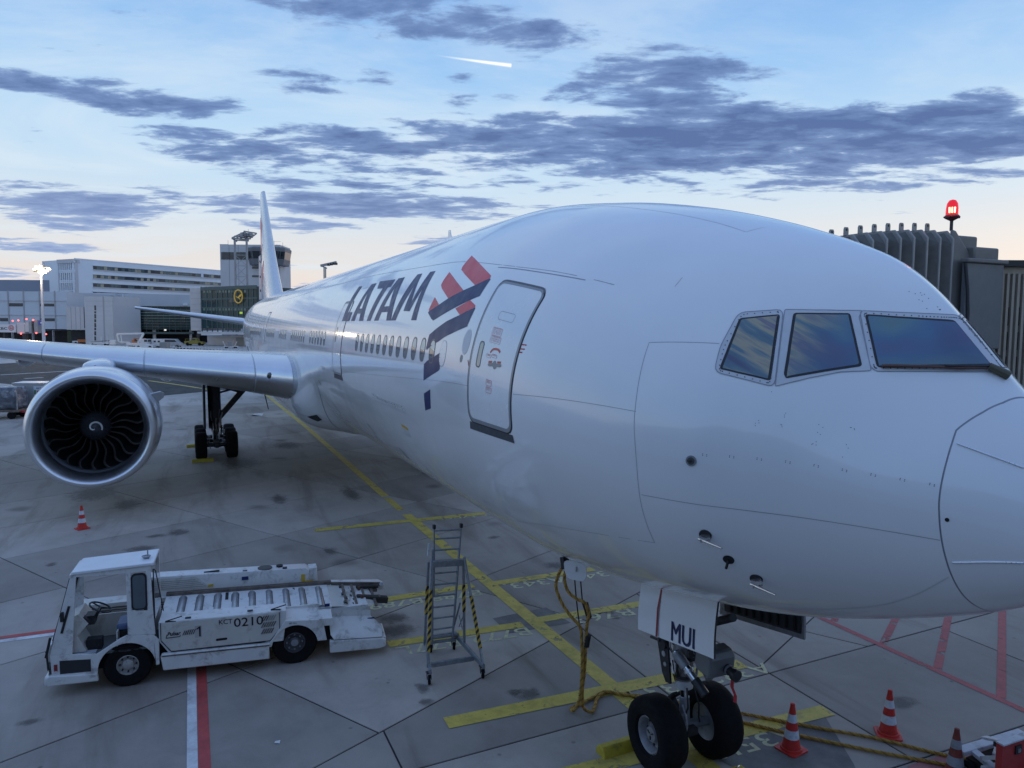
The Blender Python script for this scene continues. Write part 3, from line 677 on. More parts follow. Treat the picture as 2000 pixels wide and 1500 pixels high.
letter('M', [[(11.683, B0), (11.455, B1), (11.12, B1), (11.081, .562), (11.327, B0)], [(11.12, B1), (11.081, .562), (10.978, .379), (10.524, .375), (10.352, .531), (10.591, B1), (10.661, .437)], [(10.591, B1), (10.262, B1), (9.872, B0), (10.211, B0), (10.352, .531)]])
def blaze(poly, m, lb):
    mb = MB(); skin_patch(mb, poly, m, .0030, .25, .03); mb.build('tail_emblem' if 0 else 'livery_emblem', plane, 60, label=lb)
blaze([(8.78, .738), (7.262, .605), (7.236, .588), (7.643, .539), (8.388, .601), (8.726, .634), (8.783, .654)], CORAL, 'upper coral block of the emblem')
blaze([(9.288, .624), (8.525, .55), (8.008, .503), (8.536, .449), (9.13, .51), (9.291, .534), (9.319, .563)], CORAL, 'middle coral block of the emblem')
blaze([(9.288, .457), (8.866, .409), (9.274, .37), (9.325, .379)], CORAL, 'small coral corner of the emblem')
blaze([(9.307, .362), (9.274, .37), (8.866, .409), (8.536, .449), (8.008, .503), (7.643, .539), (7.234, .588), (7.188, .583), (7.217, .482), (7.314, .473), (7.993, .403), (8.862, .316), (9.008, .327)], NAVY, 'upper navy band of the emblem')
blaze([(7.979, .396), (7.502, .452), (7.208, .429), (7.183, .419), (7.674, .365)], CORAL, 'lower coral block of the emblem')
blaze([(7.674, .365), (7.179, .417), (7.157, .411), (7.202, .313), (7.451, .29), (8.069, .235), (8.288, .209), (8.624, .179), (8.854, .151), (8.893, .161), (8.86, .236), (8.583, .272), (8.169, .321)], NAVY, 'middle navy band of the emblem')
blaze([(8.084, .155), (8.054, .067), (8.115, .054), (8.914, -.019), (8.915, .072), (8.764, .092), (8.392, .124)], NAVY, 'navy band of the emblem below the windows')
blaze([(8.549, -.056), (8.631, -.16), (8.721, -.168), (8.985, -.186), (8.933, -.089)], NAVY, 'lowest navy piece of the emblem')

# ---- cabin windows
WZ = .150; WGL = mat('cabin_window_glass', (.10, .105, .11), .08, 0, .15, 3, coat=.5); WRIM = mat('cabin_window_rim', (.09, .095, .11), .4, 0, .1, 9)
WSH = mat('cabin_window_blind', (.80, .77, .66), .35, 0, .1, 6)
def ell(a, p, ra, rp, n=28, e=2.6): return [(a+ra*math.copysign(abs(math.cos(t))**(2/e), math.cos(t)), p+rp*math.copysign(abs(math.sin(t))**(2/e), math.sin(t))) for t in np.linspace(0, 2*PI, n, endpoint=False)]
def window_mesh(nm, blind=.5, A0=20.):
    mb = MB(); ou = ell(A0, WZ, .145, .0675); inn = ell(A0, WZ, .126, .0605)
    skin_ring(mb, ou, inn, WRIM, .004)
    skin_patch(mb, inn, WGL, .0022, .3, .02)
    if blind:
        top = [(a, p) for a, p in ell(A0, WZ, .118, .0575) if p > WZ+.0575*(1-2*blind)]
        skin_patch(mb, top, WSH, .0030, .3, .02)
    return mb.mesh(nm, 60)
wm = [window_mesh('cabin_window', b) for b in (.56, .62, .5)]
wins = [8.04+.5334*k for k in range(1, 13)]
groups = [(16.95, 21.6), (22.2, 26.1), (26.7, 30.4), (31.5, 34.3), (36.8, 46.0)]
for a in wins:
    part_of(window_mesh('cabin_window', random.choice((.56, .62, .5)), a-.02), 'cabin_window', plane) if a < 12.3 else part_of(wm[random.randrange(3)], 'cabin_window', plane, (a-20-.02, 0, 0))
A_AFT = []
for (l, h) in ((18.9, 21.7), (23.0, 26.4), (28.0, 30.3), (32.4, 35.7), (38.8, 45.9)):
    a = l
    while a < h: A_AFT.append(a); a += .5334
for a in A_AFT: part_of(wm[random.randrange(3)], 'cabin_window', plane, (a-20, 0, 0))
mb = MB(); ou = ell(7.99, WZ, .15, .069); skin_ring(mb, ou, ring_inset(ou, .008), SEAMM, .003); skin_patch(mb, ring_inset(ou, .008), WHITE2, .003, .3, .02); mb.build('plugged_window', plane, 60)
mb = MB(); skin_patch(mb, ell(7.055, .237, .135, .066, e=2.), mat('pale_grey_disc', (.55, .57, .62), .4, 0, .04), .003, .3, .02); mb.build('pale_disc', plane, 60)
mb = MB(); ou = ell(7.132, .148, .046, .020, 18, 2); skin_ring(mb, ou, ring_inset(ou, .012), GREYF, .004); skin_patch(mb, ring_inset(ou, .012), mat('sensor_grey', (.22, .23, .25), .4), .0025); mb.build('pressure_port', plane, 60)

# ---- doors
def door(a0, a1, p0, p1, name, full):
    K = 3.1; rc = .17
    def rr(x0, y0, x1, y1, r): return [(x, y/K) for x, y in rrect(x0, y0*K, x1, y1*K, r, 8)]
    d = MB(); ou = rr(a0, p0, a1, p1, rc); fr = rr(a0+.02, p0+.02/K, a1-.02, p1-.02/K, rc-.012); i1 = rr(a0+.062, p0+.075/K, a1-.062, p1-.06/K, rc-.05)
    skin_patch(d, i1, WHITE2, .006, .12, .04); dob = d.build(name, plane, 60)
    g = MB(); skin_ring(g, ou, fr, DARKG, .0045); skin_ring(g, fr, i1, GREYF, .0075); g.build('door_frame', dob, 60)
    g = MB(); skin_patch(g, rr(a0+.12, p1-.022, a1-.02, p1+.004, .04), mat('door_head_shadow_gasket', (.06, .065, .075), .5), .0082, .2, .02) if 0 else None
    s = MB(); skin_patch(s, [(a0+.02, p0+.002), (a0-.0, p0-.036), (a1+.01, p0-.036), (a1-.02, p0+.002)], mat('door_scuff_plate', (.07, .078, .09), .5, .2, .15, 8), .0035, .2, .02); s.build('scuff_plate', dob, 60)
    h = MB(); L = [(a0+.05, p1-.03), (a0+.10, p1-.006), (a0+.2, p1-.001), (a1-.2, p1-.001), (a1-.10, p1-.006), (a1-.03, p1-.035)]; skin_strip(h, curve_pts(L, 30), .03, mat('door_head_gasket', (.12, .125, .14), .5), .0085); h.build('door_seal', dob, 60)
    g = MB(); wo = rr(a1-.385, .129, a1-.235, .2625, .06) if full else rr(a1-.385, .129, a1-.235, .2625, .06)
    wi = ring_inset(wo, .022); skin_ring(g, wo, wi, WRIM, .0085); skin_patch(g, wi, mat('door_window_glass', (.42, .42, .37), .08, 0, .1, 3, coat=.5), .0065); g.build('door_window', dob, 60)
    return dob, rr
dob, rr = door(5.47, 6.80, -.150, .590, 'passenger_door', True)
def outline(poly, wd, m, off=.0075, name='outline', parent=dob):
    mb = MB(); L = densify(list(poly)+[poly[0]], .05); skin_strip(mb, L, wd, m, off); return mb.build(name, parent, None)
outline(rr(5.87, .385, 6.30, .428, .05), .006, SEAMM, name='door_vent_panel')
def skin_text(mb, txt, a_l, p, h, m, width, off=.009):
    vs, fs = text_polys(txt, 1.); xs = [v[0] for v in vs]; x0, x1 = min(xs), max(xs); yh = max(v[1] for v in vs)
    A = np.array([a_l-(v[0]-x0)/(x1-x0)*width for v in vs]); P_ = np.array([p+v[1]/yh*h/3.1 for v in vs])
    mb.add([tuple(q) for q in fpt(A, P_, off)], fs, m)
PLK = mat('placard_red_print', (.62, .24, .26), .5)
def placard(a_l, a_r, p0, p1, lines, nm, m=PLK, th=.005, fill=True):
    mb = MB(); P = rr(a_r, p0, a_l, p1, .018); 
    if fill: skin_patch(mb, P, WHITE2, .0072, .3, .03)
    skin_ring(mb, P, ring_inset(P, th), m, .0085)
    n = len(lines); hh = (p1-p0)*3.1/(n+.6) if n else 0
    for i, tx in enumerate(lines):
        skin_text(mb, tx, a_l-.022, p1-(hh*(i+1)-hh*.12)/3.1, hh*.74, m, (a_l-a_r)-.044)
    mb.build(nm, dob, None, label='placard reading %s' % lines[0] if len(lines) == 1 else None)
placard(6.31, 6.035, .304, .344, ['PARA ABRIR A PORTA', 'GIRE A ALAVANCA', 'NO SENTIDO', 'DA SETA'], 'door_placard'); placard(6.295, 6.00, .267, .302, ['TO OPEN DOOR TURN', 'HANDLE IN DIRECTION', 'OF ARROW'], 'door_placard')
placard(6.285, 6.145, .191, .209, ['ABRIR'], 'door_placard', th=.005); placard(6.13, 5.985, .198, .216, ['OPEN'], 'door_placard', th=.005)
placard(6.185, 6.02, .055, .086, ['SAIDA'], 'door_placard', th=.008); placard(6.172, 6.012, .019, .050, ['EXIT'], 'door_placard', th=.008)
mb = MB(); skin_strip(mb, curve_pts([(6.193, .218), (6.135, .236), (6.075, .2415), (6.0, .2425), (5.924, .232)], 20), .032, mat('coral_marking_paint', (.62, .13, .10), .5), .0085); mb.build('opening_arrow', dob, None)
HND = mat('door_handle_grey', (.22, .24, .27), .4, .4)
mb = MB(); skin_patch(mb, smooth_poly([(6.195, .157), (6.16, .168), (6.06, .171), (6.03, .185), (5.99, .187), (5.96, .174), (5.86, .180), (5.815, .176), (5.83, .163), (5.94, .160), (5.97, .145), (6.01, .146), (6.04, .158), (6.15, .150)], .3, 3), HND, .011); mb.build('door_handle', dob, 60)
for al in (6.185, 5.945):
    mb = MB(); skin_patch(mb, [(al, .177+(.010 if al < 6 else 0)), (al, .1655+(.012 if al < 6 else 0)), (al-.1, .169+(.012 if al < 6 else 0)), (al-.1, .182+(.010 if al < 6 else 0))], MATS['coral_marking_paint'], .0085); mb.build('handle_marking', dob, None)
for a, p, l in ((5.50, .302, .14), (5.48, .281, .11), (5.50, .263, .10)):
    mb = MB(); skin_patch(mb, [(a, p), (a, p-.006), (a-l, p-.001), (a-l, p+.005)], REDP, .0035); mb.build('red_alignment_mark', plane, None)
mb = MB(); skin_strip(mb, densify([(6.86, .15), (6.80, .122)], .03), .02, REDP, .0035); mb.build('red_alignment_mark', plane, None)
d2, _ = door(16.24, 17.45, -.152, .50, 'passenger_door', False); d2['label'] = 'second door, crossing the letter L'
for a0 in (35.95+.2, 59.):
    if a0 < 40: door(36.4, 37.7, -.15, .5, 'passenger_door', False)
# cargo door sill, service ports
mb = MB()
for ln, wd in (([(13.07, -.205), (12.60, -.212), (12.5, -.222), (10.96, -.222), (10.9, -.215), (10.45, -.219)], .02), ([(13.07, -.222), (12.6, -.232), (10.43, -.236)], .012), ([(12.9, -.25), (10.43, -.255)], .008)):
    skin_strip(mb, densify(ln, .1), wd, MATS['diverter_strip_metal'] if wd > .01 else SEAMM, .004)
mb.build('cargo_door_sill', plane, None)
for l in ((20.6, -.285, 20.4, -.33), (15.1, -.53, 14.9, -.62), (12.75, -.63, 12.6, -.74)):
    mb = MB(); skin_strip(mb, densify([(l[0], l[1]), (l[2], l[3])], .05), .05, DARKG, .003); mb.build('drain_slot', plane, None)
mb = MB(); skin_patch(mb, [(11.10, -.352), (11.08, -.375), (10.9, -.378), (10.9, -.353)], YELT, .003); skin_patch(mb, [(10.86, -.354), (10.86, -.379), (10.66, -.380), (10.64, -.356)], YELT, .003)
for i in range(5): skin_strip(mb, densify([(11.05-.09*i, -.386), (11.03-.09*i, -.43)], .05), .012, mat('grey_print', (.38, .39, .42), .5), .003)
mb.build('yellow_service_sticker', plane, None)

# ---- flight deck windows
CG = bpy.data.materials.new('cockpit_film_reflection_glass'); CG.use_nodes = True; t = NT(CG.node_tree); b = t.t.nodes['Principled BSDF']
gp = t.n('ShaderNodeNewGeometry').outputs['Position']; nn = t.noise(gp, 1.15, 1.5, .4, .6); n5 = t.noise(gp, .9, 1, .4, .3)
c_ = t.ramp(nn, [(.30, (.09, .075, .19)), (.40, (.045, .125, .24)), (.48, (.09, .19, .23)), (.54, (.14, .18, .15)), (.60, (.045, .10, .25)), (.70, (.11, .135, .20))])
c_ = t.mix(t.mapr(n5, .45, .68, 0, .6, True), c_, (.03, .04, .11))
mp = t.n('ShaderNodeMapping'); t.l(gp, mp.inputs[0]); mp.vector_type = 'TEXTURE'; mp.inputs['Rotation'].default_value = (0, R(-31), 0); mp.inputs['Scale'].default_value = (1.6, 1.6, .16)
stx = t.ramp(t.noise(mp.outputs[0], 1.0, 4, .55, .12), [(.30, (.05, .06, .13)), (.40, (.08, .16, .20)), (.47, (.42, .35, .22)), (.54, (.15, .13, .19)), (.61, (.34, .22, .22)), (.72, (.10, .17, .24))])  # streaks of reflected cloud, mixed with film tints, painted into the base colour
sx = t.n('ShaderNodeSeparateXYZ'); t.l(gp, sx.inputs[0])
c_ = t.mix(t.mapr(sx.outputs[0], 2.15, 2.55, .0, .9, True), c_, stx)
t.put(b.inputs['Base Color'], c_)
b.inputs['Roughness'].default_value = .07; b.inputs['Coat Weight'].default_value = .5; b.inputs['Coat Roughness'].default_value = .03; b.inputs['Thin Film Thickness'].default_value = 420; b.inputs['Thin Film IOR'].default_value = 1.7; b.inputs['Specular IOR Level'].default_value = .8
GASK = mat('window_gasket', (.02, .02, .024), .5); WFR = mat('cockpit_frame_grey', (.58, .58, .60), .38, .2, .05, 9); RIV = mat('screw_head', (.10, .10, .11), .4, .6)
def cockpit(outer, glass, label, flip, rivets=True):
    S_ = 1
    ou = outer; gl = glass
    fl = (lambda P: [(a, PI-p) for a, p in P]) if flip else (lambda P: P)
    f = MB(); skin_patch(f, fl(ou), WFR, .004, .06, .03); fo = f.build('cockpit_window', plane, 60, label=label)
    g2 = [((x-cx)*1.0+cx, y) for (x, y) in gl for cx in (0,)]
    k = MB(); gl = ring_inset(gl, .022); go = glass; skin_patch(k, fl(go), GASK, .0075, .06, .03); k.build('gasket', fo, 60)
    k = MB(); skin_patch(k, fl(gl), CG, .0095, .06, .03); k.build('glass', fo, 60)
    k = MB(); L = np.array(fl(list(ou)+[ou[0]])); skin_strip(k, L, .008, SEAMM, .006); k.build('frame_joint', fo, None)
    if rivets:
        k = MB(); mid = [((a+c)/2, (b+d)/2) for (a, b), (c, d) in zip(ring_inset(ou, .03), ring_inset(ou, .034))]
        L = densify(mid+[mid[0]], .062)[:-1]; L = np.array(fl([tuple(x) for x in L])); P = fpt(L[:, 0], L[:, 1], .0062); N_ = P-fpt(L[:, 0], L[:, 1], 0.)
        for p, nrm in zip(P, N_): k.cyl(p-nrm*.2, p+nrm*.3, .006, RIV, n=6)
        k.build('frame_screws', fo, None)
F1 = [(2.968,0.718),(2.969,0.738),(2.956,0.754),(2.93,0.766),(2.877,0.78),(2.827,0.795),(2.777,0.809),(2.729,0.824),(2.701,0.828),(2.675,0.82),(2.653,0.802),(2.62,0.764),(2.59,0.726),(2.562,0.689),(2.536,0.653),(2.512,0.617),(2.49,0.58),(2.469,0.544),(2.45,0.508),(2.447,0.49),(2.458,0.477),(2.483,0.472),(2.539,0.469),(2.595,0.467),(2.65,0.465),(2.706,0.463),(2.764,0.461),(2.823,0.459),(2.855,0.462),(2.879,0.472),(2.894,0.49),(2.92,0.543),(2.93,0.564),(2.938,0.586),(2.942,0.608),(2.949,0.644),(2.957,0.681)]
G1 = [(2.932,0.712),(2.934,0.721),(2.929,0.728),(2.918,0.733),(2.86,0.75),(2.805,0.768),(2.751,0.785),(2.698,0.802),(2.687,0.804),(2.676,0.801),(2.667,0.793),(2.637,0.756),(2.61,0.72),(2.584,0.684),(2.561,0.649),(2.538,0.614),(2.518,0.58),(2.499,0.545),(2.482,0.51),(2.48,0.502),(2.485,0.497),(2.496,0.494),(2.551,0.491),(2.605,0.488),(2.659,0.485),(2.714,0.482),(2.771,0.48),(2.829,0.477),(2.842,0.478),(2.851,0.482),(2.855,0.49),(2.863,0.527),(2.872,0.563),(2.884,0.6),(2.897,0.637),(2.913,0.674)]
F2 = [(2.667,0.829),(2.671,0.835),(2.67,0.839),(2.663,0.842),(2.615,0.854),(2.567,0.867),(2.52,0.88),(2.473,0.894),(2.427,0.91),(2.382,0.926),(2.337,0.942),(2.294,0.96),(2.25,0.979),(2.208,0.999),(2.201,1.001),(2.196,0.999),(2.194,0.993),(2.191,0.977),(2.189,0.97),(2.185,0.963),(2.178,0.957),(2.136,0.927),(2.097,0.898),(2.058,0.869),(2.021,0.841),(1.985,0.813),(1.951,0.786),(1.917,0.758),(1.913,0.754),(1.914,0.749),(1.919,0.745),(1.968,0.72),(2.018,0.697),(2.068,0.674),(2.076,0.671),(2.084,0.667),(2.091,0.663),(2.13,0.641),(2.169,0.619),(2.208,0.598),(2.247,0.578),(2.254,0.574),(2.261,0.57),(2.268,0.566),(2.305,0.545),(2.343,0.525),(2.381,0.505),(2.42,0.485),(2.427,0.483),(2.432,0.484),(2.436,0.489),(2.452,0.523),(2.469,0.556),(2.488,0.589),(2.509,0.622),(2.531,0.655),(2.554,0.689),(2.58,0.723),(2.607,0.757),(2.636,0.793)]
G2 = [(2.59,0.821),(2.595,0.83),(2.592,0.837),(2.583,0.842),(2.536,0.855),(2.49,0.869),(2.445,0.883),(2.401,0.898),(2.357,0.914),(2.315,0.931),(2.272,0.949),(2.261,0.952),(2.248,0.95),(2.236,0.944),(2.191,0.911),(2.147,0.879),(2.105,0.848),(2.065,0.817),(2.026,0.787),(1.988,0.757),(1.982,0.75),(1.983,0.743),(1.99,0.736),(2.033,0.711),(2.075,0.687),(2.119,0.664),(2.162,0.641),(2.173,0.636),(2.184,0.63),(2.195,0.624),(2.24,0.601),(2.285,0.579),(2.331,0.557),(2.377,0.536),(2.384,0.534),(2.391,0.534),(2.398,0.537),(2.403,0.54),(2.409,0.543),(2.414,0.548),(2.418,0.553),(2.434,0.586),(2.451,0.619),(2.47,0.652),(2.491,0.685),(2.513,0.718),(2.536,0.752),(2.562,0.786)]
F3 = [(2.189,0.978),(2.199,0.989),(2.199,0.999),(2.189,1.007),(2.144,1.028),(2.101,1.05),(2.057,1.073),(2.014,1.099),(1.972,1.128),(1.931,1.159),(1.891,1.193),(1.851,1.231),(1.813,1.275),(1.776,1.325),(1.741,1.386),(1.709,1.47),(1.698,1.506),(1.684,1.536),(1.666,1.545),(1.613,1.534),(1.562,1.53),(1.513,1.531),(1.466,1.535),(1.419,1.543),(1.373,1.553),(1.329,1.571),(1.284,1.589),(1.24,1.599),(1.226,1.577),(1.22,1.522),(1.223,1.474),(1.246,1.368),(1.274,1.29),(1.306,1.226),(1.339,1.17),(1.375,1.12),(1.412,1.076),(1.45,1.036),(1.489,1.0),(1.529,0.967),(1.57,0.937),(1.611,0.909),(1.652,0.883),(1.694,0.858),(1.735,0.834),(1.777,0.812),(1.819,0.79),(1.86,0.769),(1.872,0.765),(1.885,0.763),(1.898,0.763),(1.908,0.764),(1.921,0.767),(1.933,0.772),(1.942,0.779),(1.98,0.81),(2.018,0.843),(2.058,0.875),(2.1,0.908),(2.143,0.943)]
G3 = [(2.146,0.977),(2.155,0.986),(2.155,0.994),(2.145,1.001),(2.1,1.022),(2.056,1.044),(2.012,1.067),(1.968,1.093),(1.926,1.122),(1.884,1.153),(1.843,1.187),(1.802,1.226),(1.763,1.269),(1.725,1.319),(1.688,1.379),(1.677,1.397),(1.662,1.408),(1.647,1.409),(1.593,1.403),(1.542,1.399),(1.491,1.397),(1.442,1.396),(1.394,1.397),(1.346,1.398),(1.299,1.399),(1.288,1.394),(1.285,1.378),(1.29,1.355),(1.319,1.279),(1.351,1.217),(1.385,1.163),(1.421,1.115),(1.458,1.072),(1.497,1.033),(1.536,0.998),(1.576,0.966),(1.617,0.936),(1.658,0.908),(1.699,0.883),(1.741,0.858),(1.782,0.834),(1.824,0.811),(1.865,0.79),(1.878,0.786),(1.891,0.787),(1.902,0.793),(1.94,0.822),(1.978,0.852),(2.017,0.882),(2.058,0.913),(2.101,0.944)]
for fl_ in (False, True):
    sd = 'port' if fl_ else 'starboard'
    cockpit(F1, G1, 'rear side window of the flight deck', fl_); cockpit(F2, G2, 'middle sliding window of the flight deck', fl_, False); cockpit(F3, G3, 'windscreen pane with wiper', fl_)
wp = MB(); L = curve_pts([(1.86, .795), (1.62, .93), (1.42, 1.09), (1.29, 1.29)], 20); P = fpt(L[:, 0], L[:, 1], .03); wp.tube([tuple(p) for p in P], .016, mat('wiper_rust', (.12, .06, .045), .6), 6)
wo_ = wp.build('wiper', plane)
wp = MB(); P = fpt(np.array([1.50, 1.29, 1.20]), np.array([1.02, 1.31, 1.44]), np.array([.055, .05, .03])); wp.tube([tuple(p) for p in P], .012, GEARD, 6); wp.cyl(P[1], P[2]+(P[2]-P[1])*.25, .032, mat('wiper_hub_olive', (.10, .09, .06), .6), .045, 10); wp.build('wiper_arm', wo_)
# probes and small fittings
def at_skin(a, p): P = fpt(a, p, 0.); N_ = fpt(a, p, .01)-P; return Vector(P), Vector(N_).normalized()
PROB = mat('probe_metal', (.55, .52, .52), .25, .9)
for (a, p) in ((2.877, -.448), (2.664, -.74)):
    P, n = at_skin(a, p); mb = MB(); up = Vector((0, 0, 1)); fw = Vector((-1, -.12, -.05)).normalized()
    mb.cyl(P-n*.01, P+n*.012, .065, DARKG, n=20); mb.bar(P, P+n*.085+fw*.03, .10, .028, PROB, up=n.cross(fw)); q = P+n*.09+fw*.0
    mb.cyl(q-fw*.05, q+fw*.26, .019, PROB, .010, 10); mb.build('pitot_probe', plane)
P, n = at_skin(2.870, -.045); mb = MB(); mb.cyl(P-n*.01, P+n*.008, .055, GREYF, n=22); mb.cyl(P, P+n*.012, .038, mat('vane_hub', (.12, .13, .14), .4, .5), n=18); mb.bar(P+n*.03, P+n*.03+Vector((.13, .0, .0)), .02, .012, GEARD, up=n); mb.cyl(P, P+n*.035, .012, GEARD, n=8); mb.build('angle_vane', plane)
P, n = at_skin(2.784, -.601); mb = MB(); mb.cyl(P-n*.01, P+n*.006, .058, BAYD, n=20); mb.bar(P+n*.01, P+n*.02+Vector((.03, 0, -.09)), .02, .02, BAYD); mb.build('temperature_probe', plane)
P, n = at_skin(1.145, -.30); mb = MB(); P, n = at_skin(1.12, -.06); mb.cyl(P-n*.01, P+n*.004, .018, BAYD, n=10); mb.build('drain_port', plane)
mb = MB()
for i in range(9):
    a = 2.75-.19*i; p = -.005+.033*i
    for q in ((0, 0), (.03, 0), (0, .012), (.03, .012)):
        P, n = at_skin(a+q[0], p+q[1]); mb.cyl(P-n*.002, P+n*.0025, .0045, RIV, n=6)
for k in range(26):
    P, n = at_skin(random.choice((2.3, 2.05, 1.85, 2.45))+random.uniform(-.02, .02), .32+random.uniform(-.08, .14)); mb.cyl(P-n*.002, P+n*.0025, .004, RIV, n=6)
for k in range(14):
    P, n = at_skin(1.95+random.uniform(-.18, .16), 1.33+random.uniform(-.06, .06)); mb.cyl(P-n*.002, P+n*.0025, .0045, RIV, n=6)
mb.build('skin_screws', plane, None)
P, n = at_skin(16.6, 1.5708); mb = MB(); mb.prism([(0, 0), (.4, 0), (.33, .42), (.2, .42)], P+Vector((-.2, .012, -.02)), (1, 0, 0), (0, 0, 1), .025, WHITE); mb.build('blade_antenna', plane)
P, n = at_skin(30., 1.5708); mb = MB(); mb.lathe([(-1.6, .02), (-1.2, .35), (0, .5), (1.2, .35), (1.6, .02)], P+Vector((0, 0, -.2)), (1, 0, 0), WHITE, 20); pass
# ---- wing to body fairing
def sm(x, a, b): t = np.clip((x-a)/(b-a), 0, 1); return t*t*(3-2*t)
def fair(a, ph, off=0.):
    a = np.asarray(a, float); ph = np.asarray(ph, float)
    P = fsurf(a, ph)
    g = sm(a, 20.6, 26.2)*(1-sm(a, 43, 50)); sp = np.abs(np.arctan2(np.sin(ph), np.abs(np.cos(ph)))); low = np.sin(ph) < .12
    d = np.degrees(np.arcsin(np.clip(np.sin(ph), -1, 1)))          # -90 keel .. +90 crown
    f = np.exp(-((d+42)/21.)**2)*.80+.20*(1-sm(d, -70, -35))
    f = f*(1-sm(d, -14, 6))
    e = g*f+off-.02*(1-g)
    n = np.stack([0*a, np.cos(ph), np.sin(ph)], -1); return P+n*e[..., None]
mb = MB(); rows = []
FP = np.linspace(R(-186), R(6), 90)
for a in np.linspace(20.3, 50.5, 80): rows.append([tuple(p) for p in fair(np.full(90, a), FP)])
mb.grid(rows, WHITE); mb.build('wing_fairing', plane, 60)
mb = MB(); L = curve_pts([(20.9, -.20), (21.4, -.42), (22.3, -.72), (23.2, -1.0), (24.0, -1.3)], 40); P = fair(L[:, 0], L[:, 1], .004); mb.tube([tuple(p) for p in P], .012, SEAMM, 5); mb.build('fairing_seam', plane, None)
def fair_patch(mb, poly, m, off):
    V_, F_ = subdiv_poly(poly, .3, .05); A = np.array(V_); mb.add([tuple(p) for p in fair(A[:, 0], A[:, 1], off)], F_, m)
mb = MB(); fair_patch(mb, [(24.5, -.715), (23.15, -.705), (22.75, -.805), (23.8, -.815)], mat('pale_intake_lip', (.55, .56, .58), .35), .006); fair_patch(mb, [(24.4, -.722), (23.25, -.712), (23.2, -.785), (23.8, -.800)], BAYD, .012); mb.build('air_intake', plane, None)

# ---- wings
def le(Y):
    return (25.6+.67*(Y-4) if Y >= 4.6 else 25.6+.67*.6-(4.6-Y)*1.08), 4.62+(Y-4)*.083+(.0011*max(0, Y-9)**2)
def te(Y): return 37.6+.07*(Y-3) if Y < 10.5 else 38.1+(Y-10.5)*.42
def sect(Y, n=44, x0=0., x1=1., grow=0.):
    a0, z0 = le(Y); c = te(Y)-a0; tk = float(np.interp(Y, [3, 5, 7, 11, 14, 32], [.142, .140, .128, .120, .108, .10]))+grow; inc = R(float(np.interp(Y, [3, 6, 11, 20, 32], [2.6, 2.4, 1.8, .8, .2])))
    xs = x0+(x1-x0)*(1-np.cos(np.linspace(0, PI/2, n)))
    yt = 5*tk*(.2969*np.sqrt(xs)-.126*xs-.3516*xs**2+.2843*xs**3-.1036*xs**4); cam_ = .012*np.sin(PI*xs)
    up = [(x*c, (cam_[i]+yt[i])*c) for i, x in enumerate(xs)]; lo = [(x*c, (cam_[i]-yt[i])*c) for i, x in enumerate(xs)]
    ring = up[::-1]+lo[1:]
    return [(a0+x*math.cos(inc)+z*math.sin(inc), z0+z*math.cos(inc)-x*math.sin(inc)) for x, z in ring]
YS = [2.2, 3.2, 3.6, 4.0]+[4.2+.2*k for k in range(0, 38)]+[12+.5*k for k in range(0, 41)]+[32.4]
for s in (1, -1):
    mb = MB(); rows = [[(x, s*Y, z) for x, z in sect(Y)] for Y in YS]; mb.grid(rows, WINGM)
    mb.f.append(tuple(range((len(YS)-1)*87, len(YS)*87))); mb.m.append(0)
    wing = mb.build('wing', plane, 40, label='starboard wing' if s > 0 else 'port wing')
    for (ya, yb) in ((3.25, 4.40), (4.45, 8.2), (8.26, 11.9), (11.96, 15.6), (15.66, 19.4), (19.46, 23.2), (23.26, 27.), (27.06, 31.2)):
        mb = MB(); rows = [[(x-.018, s*Y, z) for x, z in sect(Y, 20, 0, .135, .0042)] for Y in np.linspace(ya, yb, 12)]; mb.grid(rows, ALU)
        for r_ in (0, 11): mb.f.append(tuple(range(r_*39, r_*39+39))); mb.m.append(0)
        mb.build('leading_edge_slat', wing, 40)
    for Yf, l in ((7.6, 5.2), (13.6, 4.4), (19.6, 3.8)):
        mb = MB(); a1, z1 = te(Yf), sect(Yf)[0][1]
        mb.lathe([(-l*.62, .02), (-l*.5, .22), (-l*.3, .38), (0, .40), (l*.2, .28), (l*.34, .03)], (a1-.6, s*Yf, z1-.28), (1, 0, .06), WINGM, 16); mb.build('flap_track_fairing', wing, 50)
a0, z0 = le(3.95)
mb = MB(); mb.lathe([(-.07, .01), (-.055, .08), (0, .125), (.12, .14)], (a0+.03, 3.95, z0+.05), (1, -.25, 0), mat('landing_lamp_glass', (.05, .05, .045), .1, 0, .1, coat=.6), 20); mb.build('landing_light', plane)

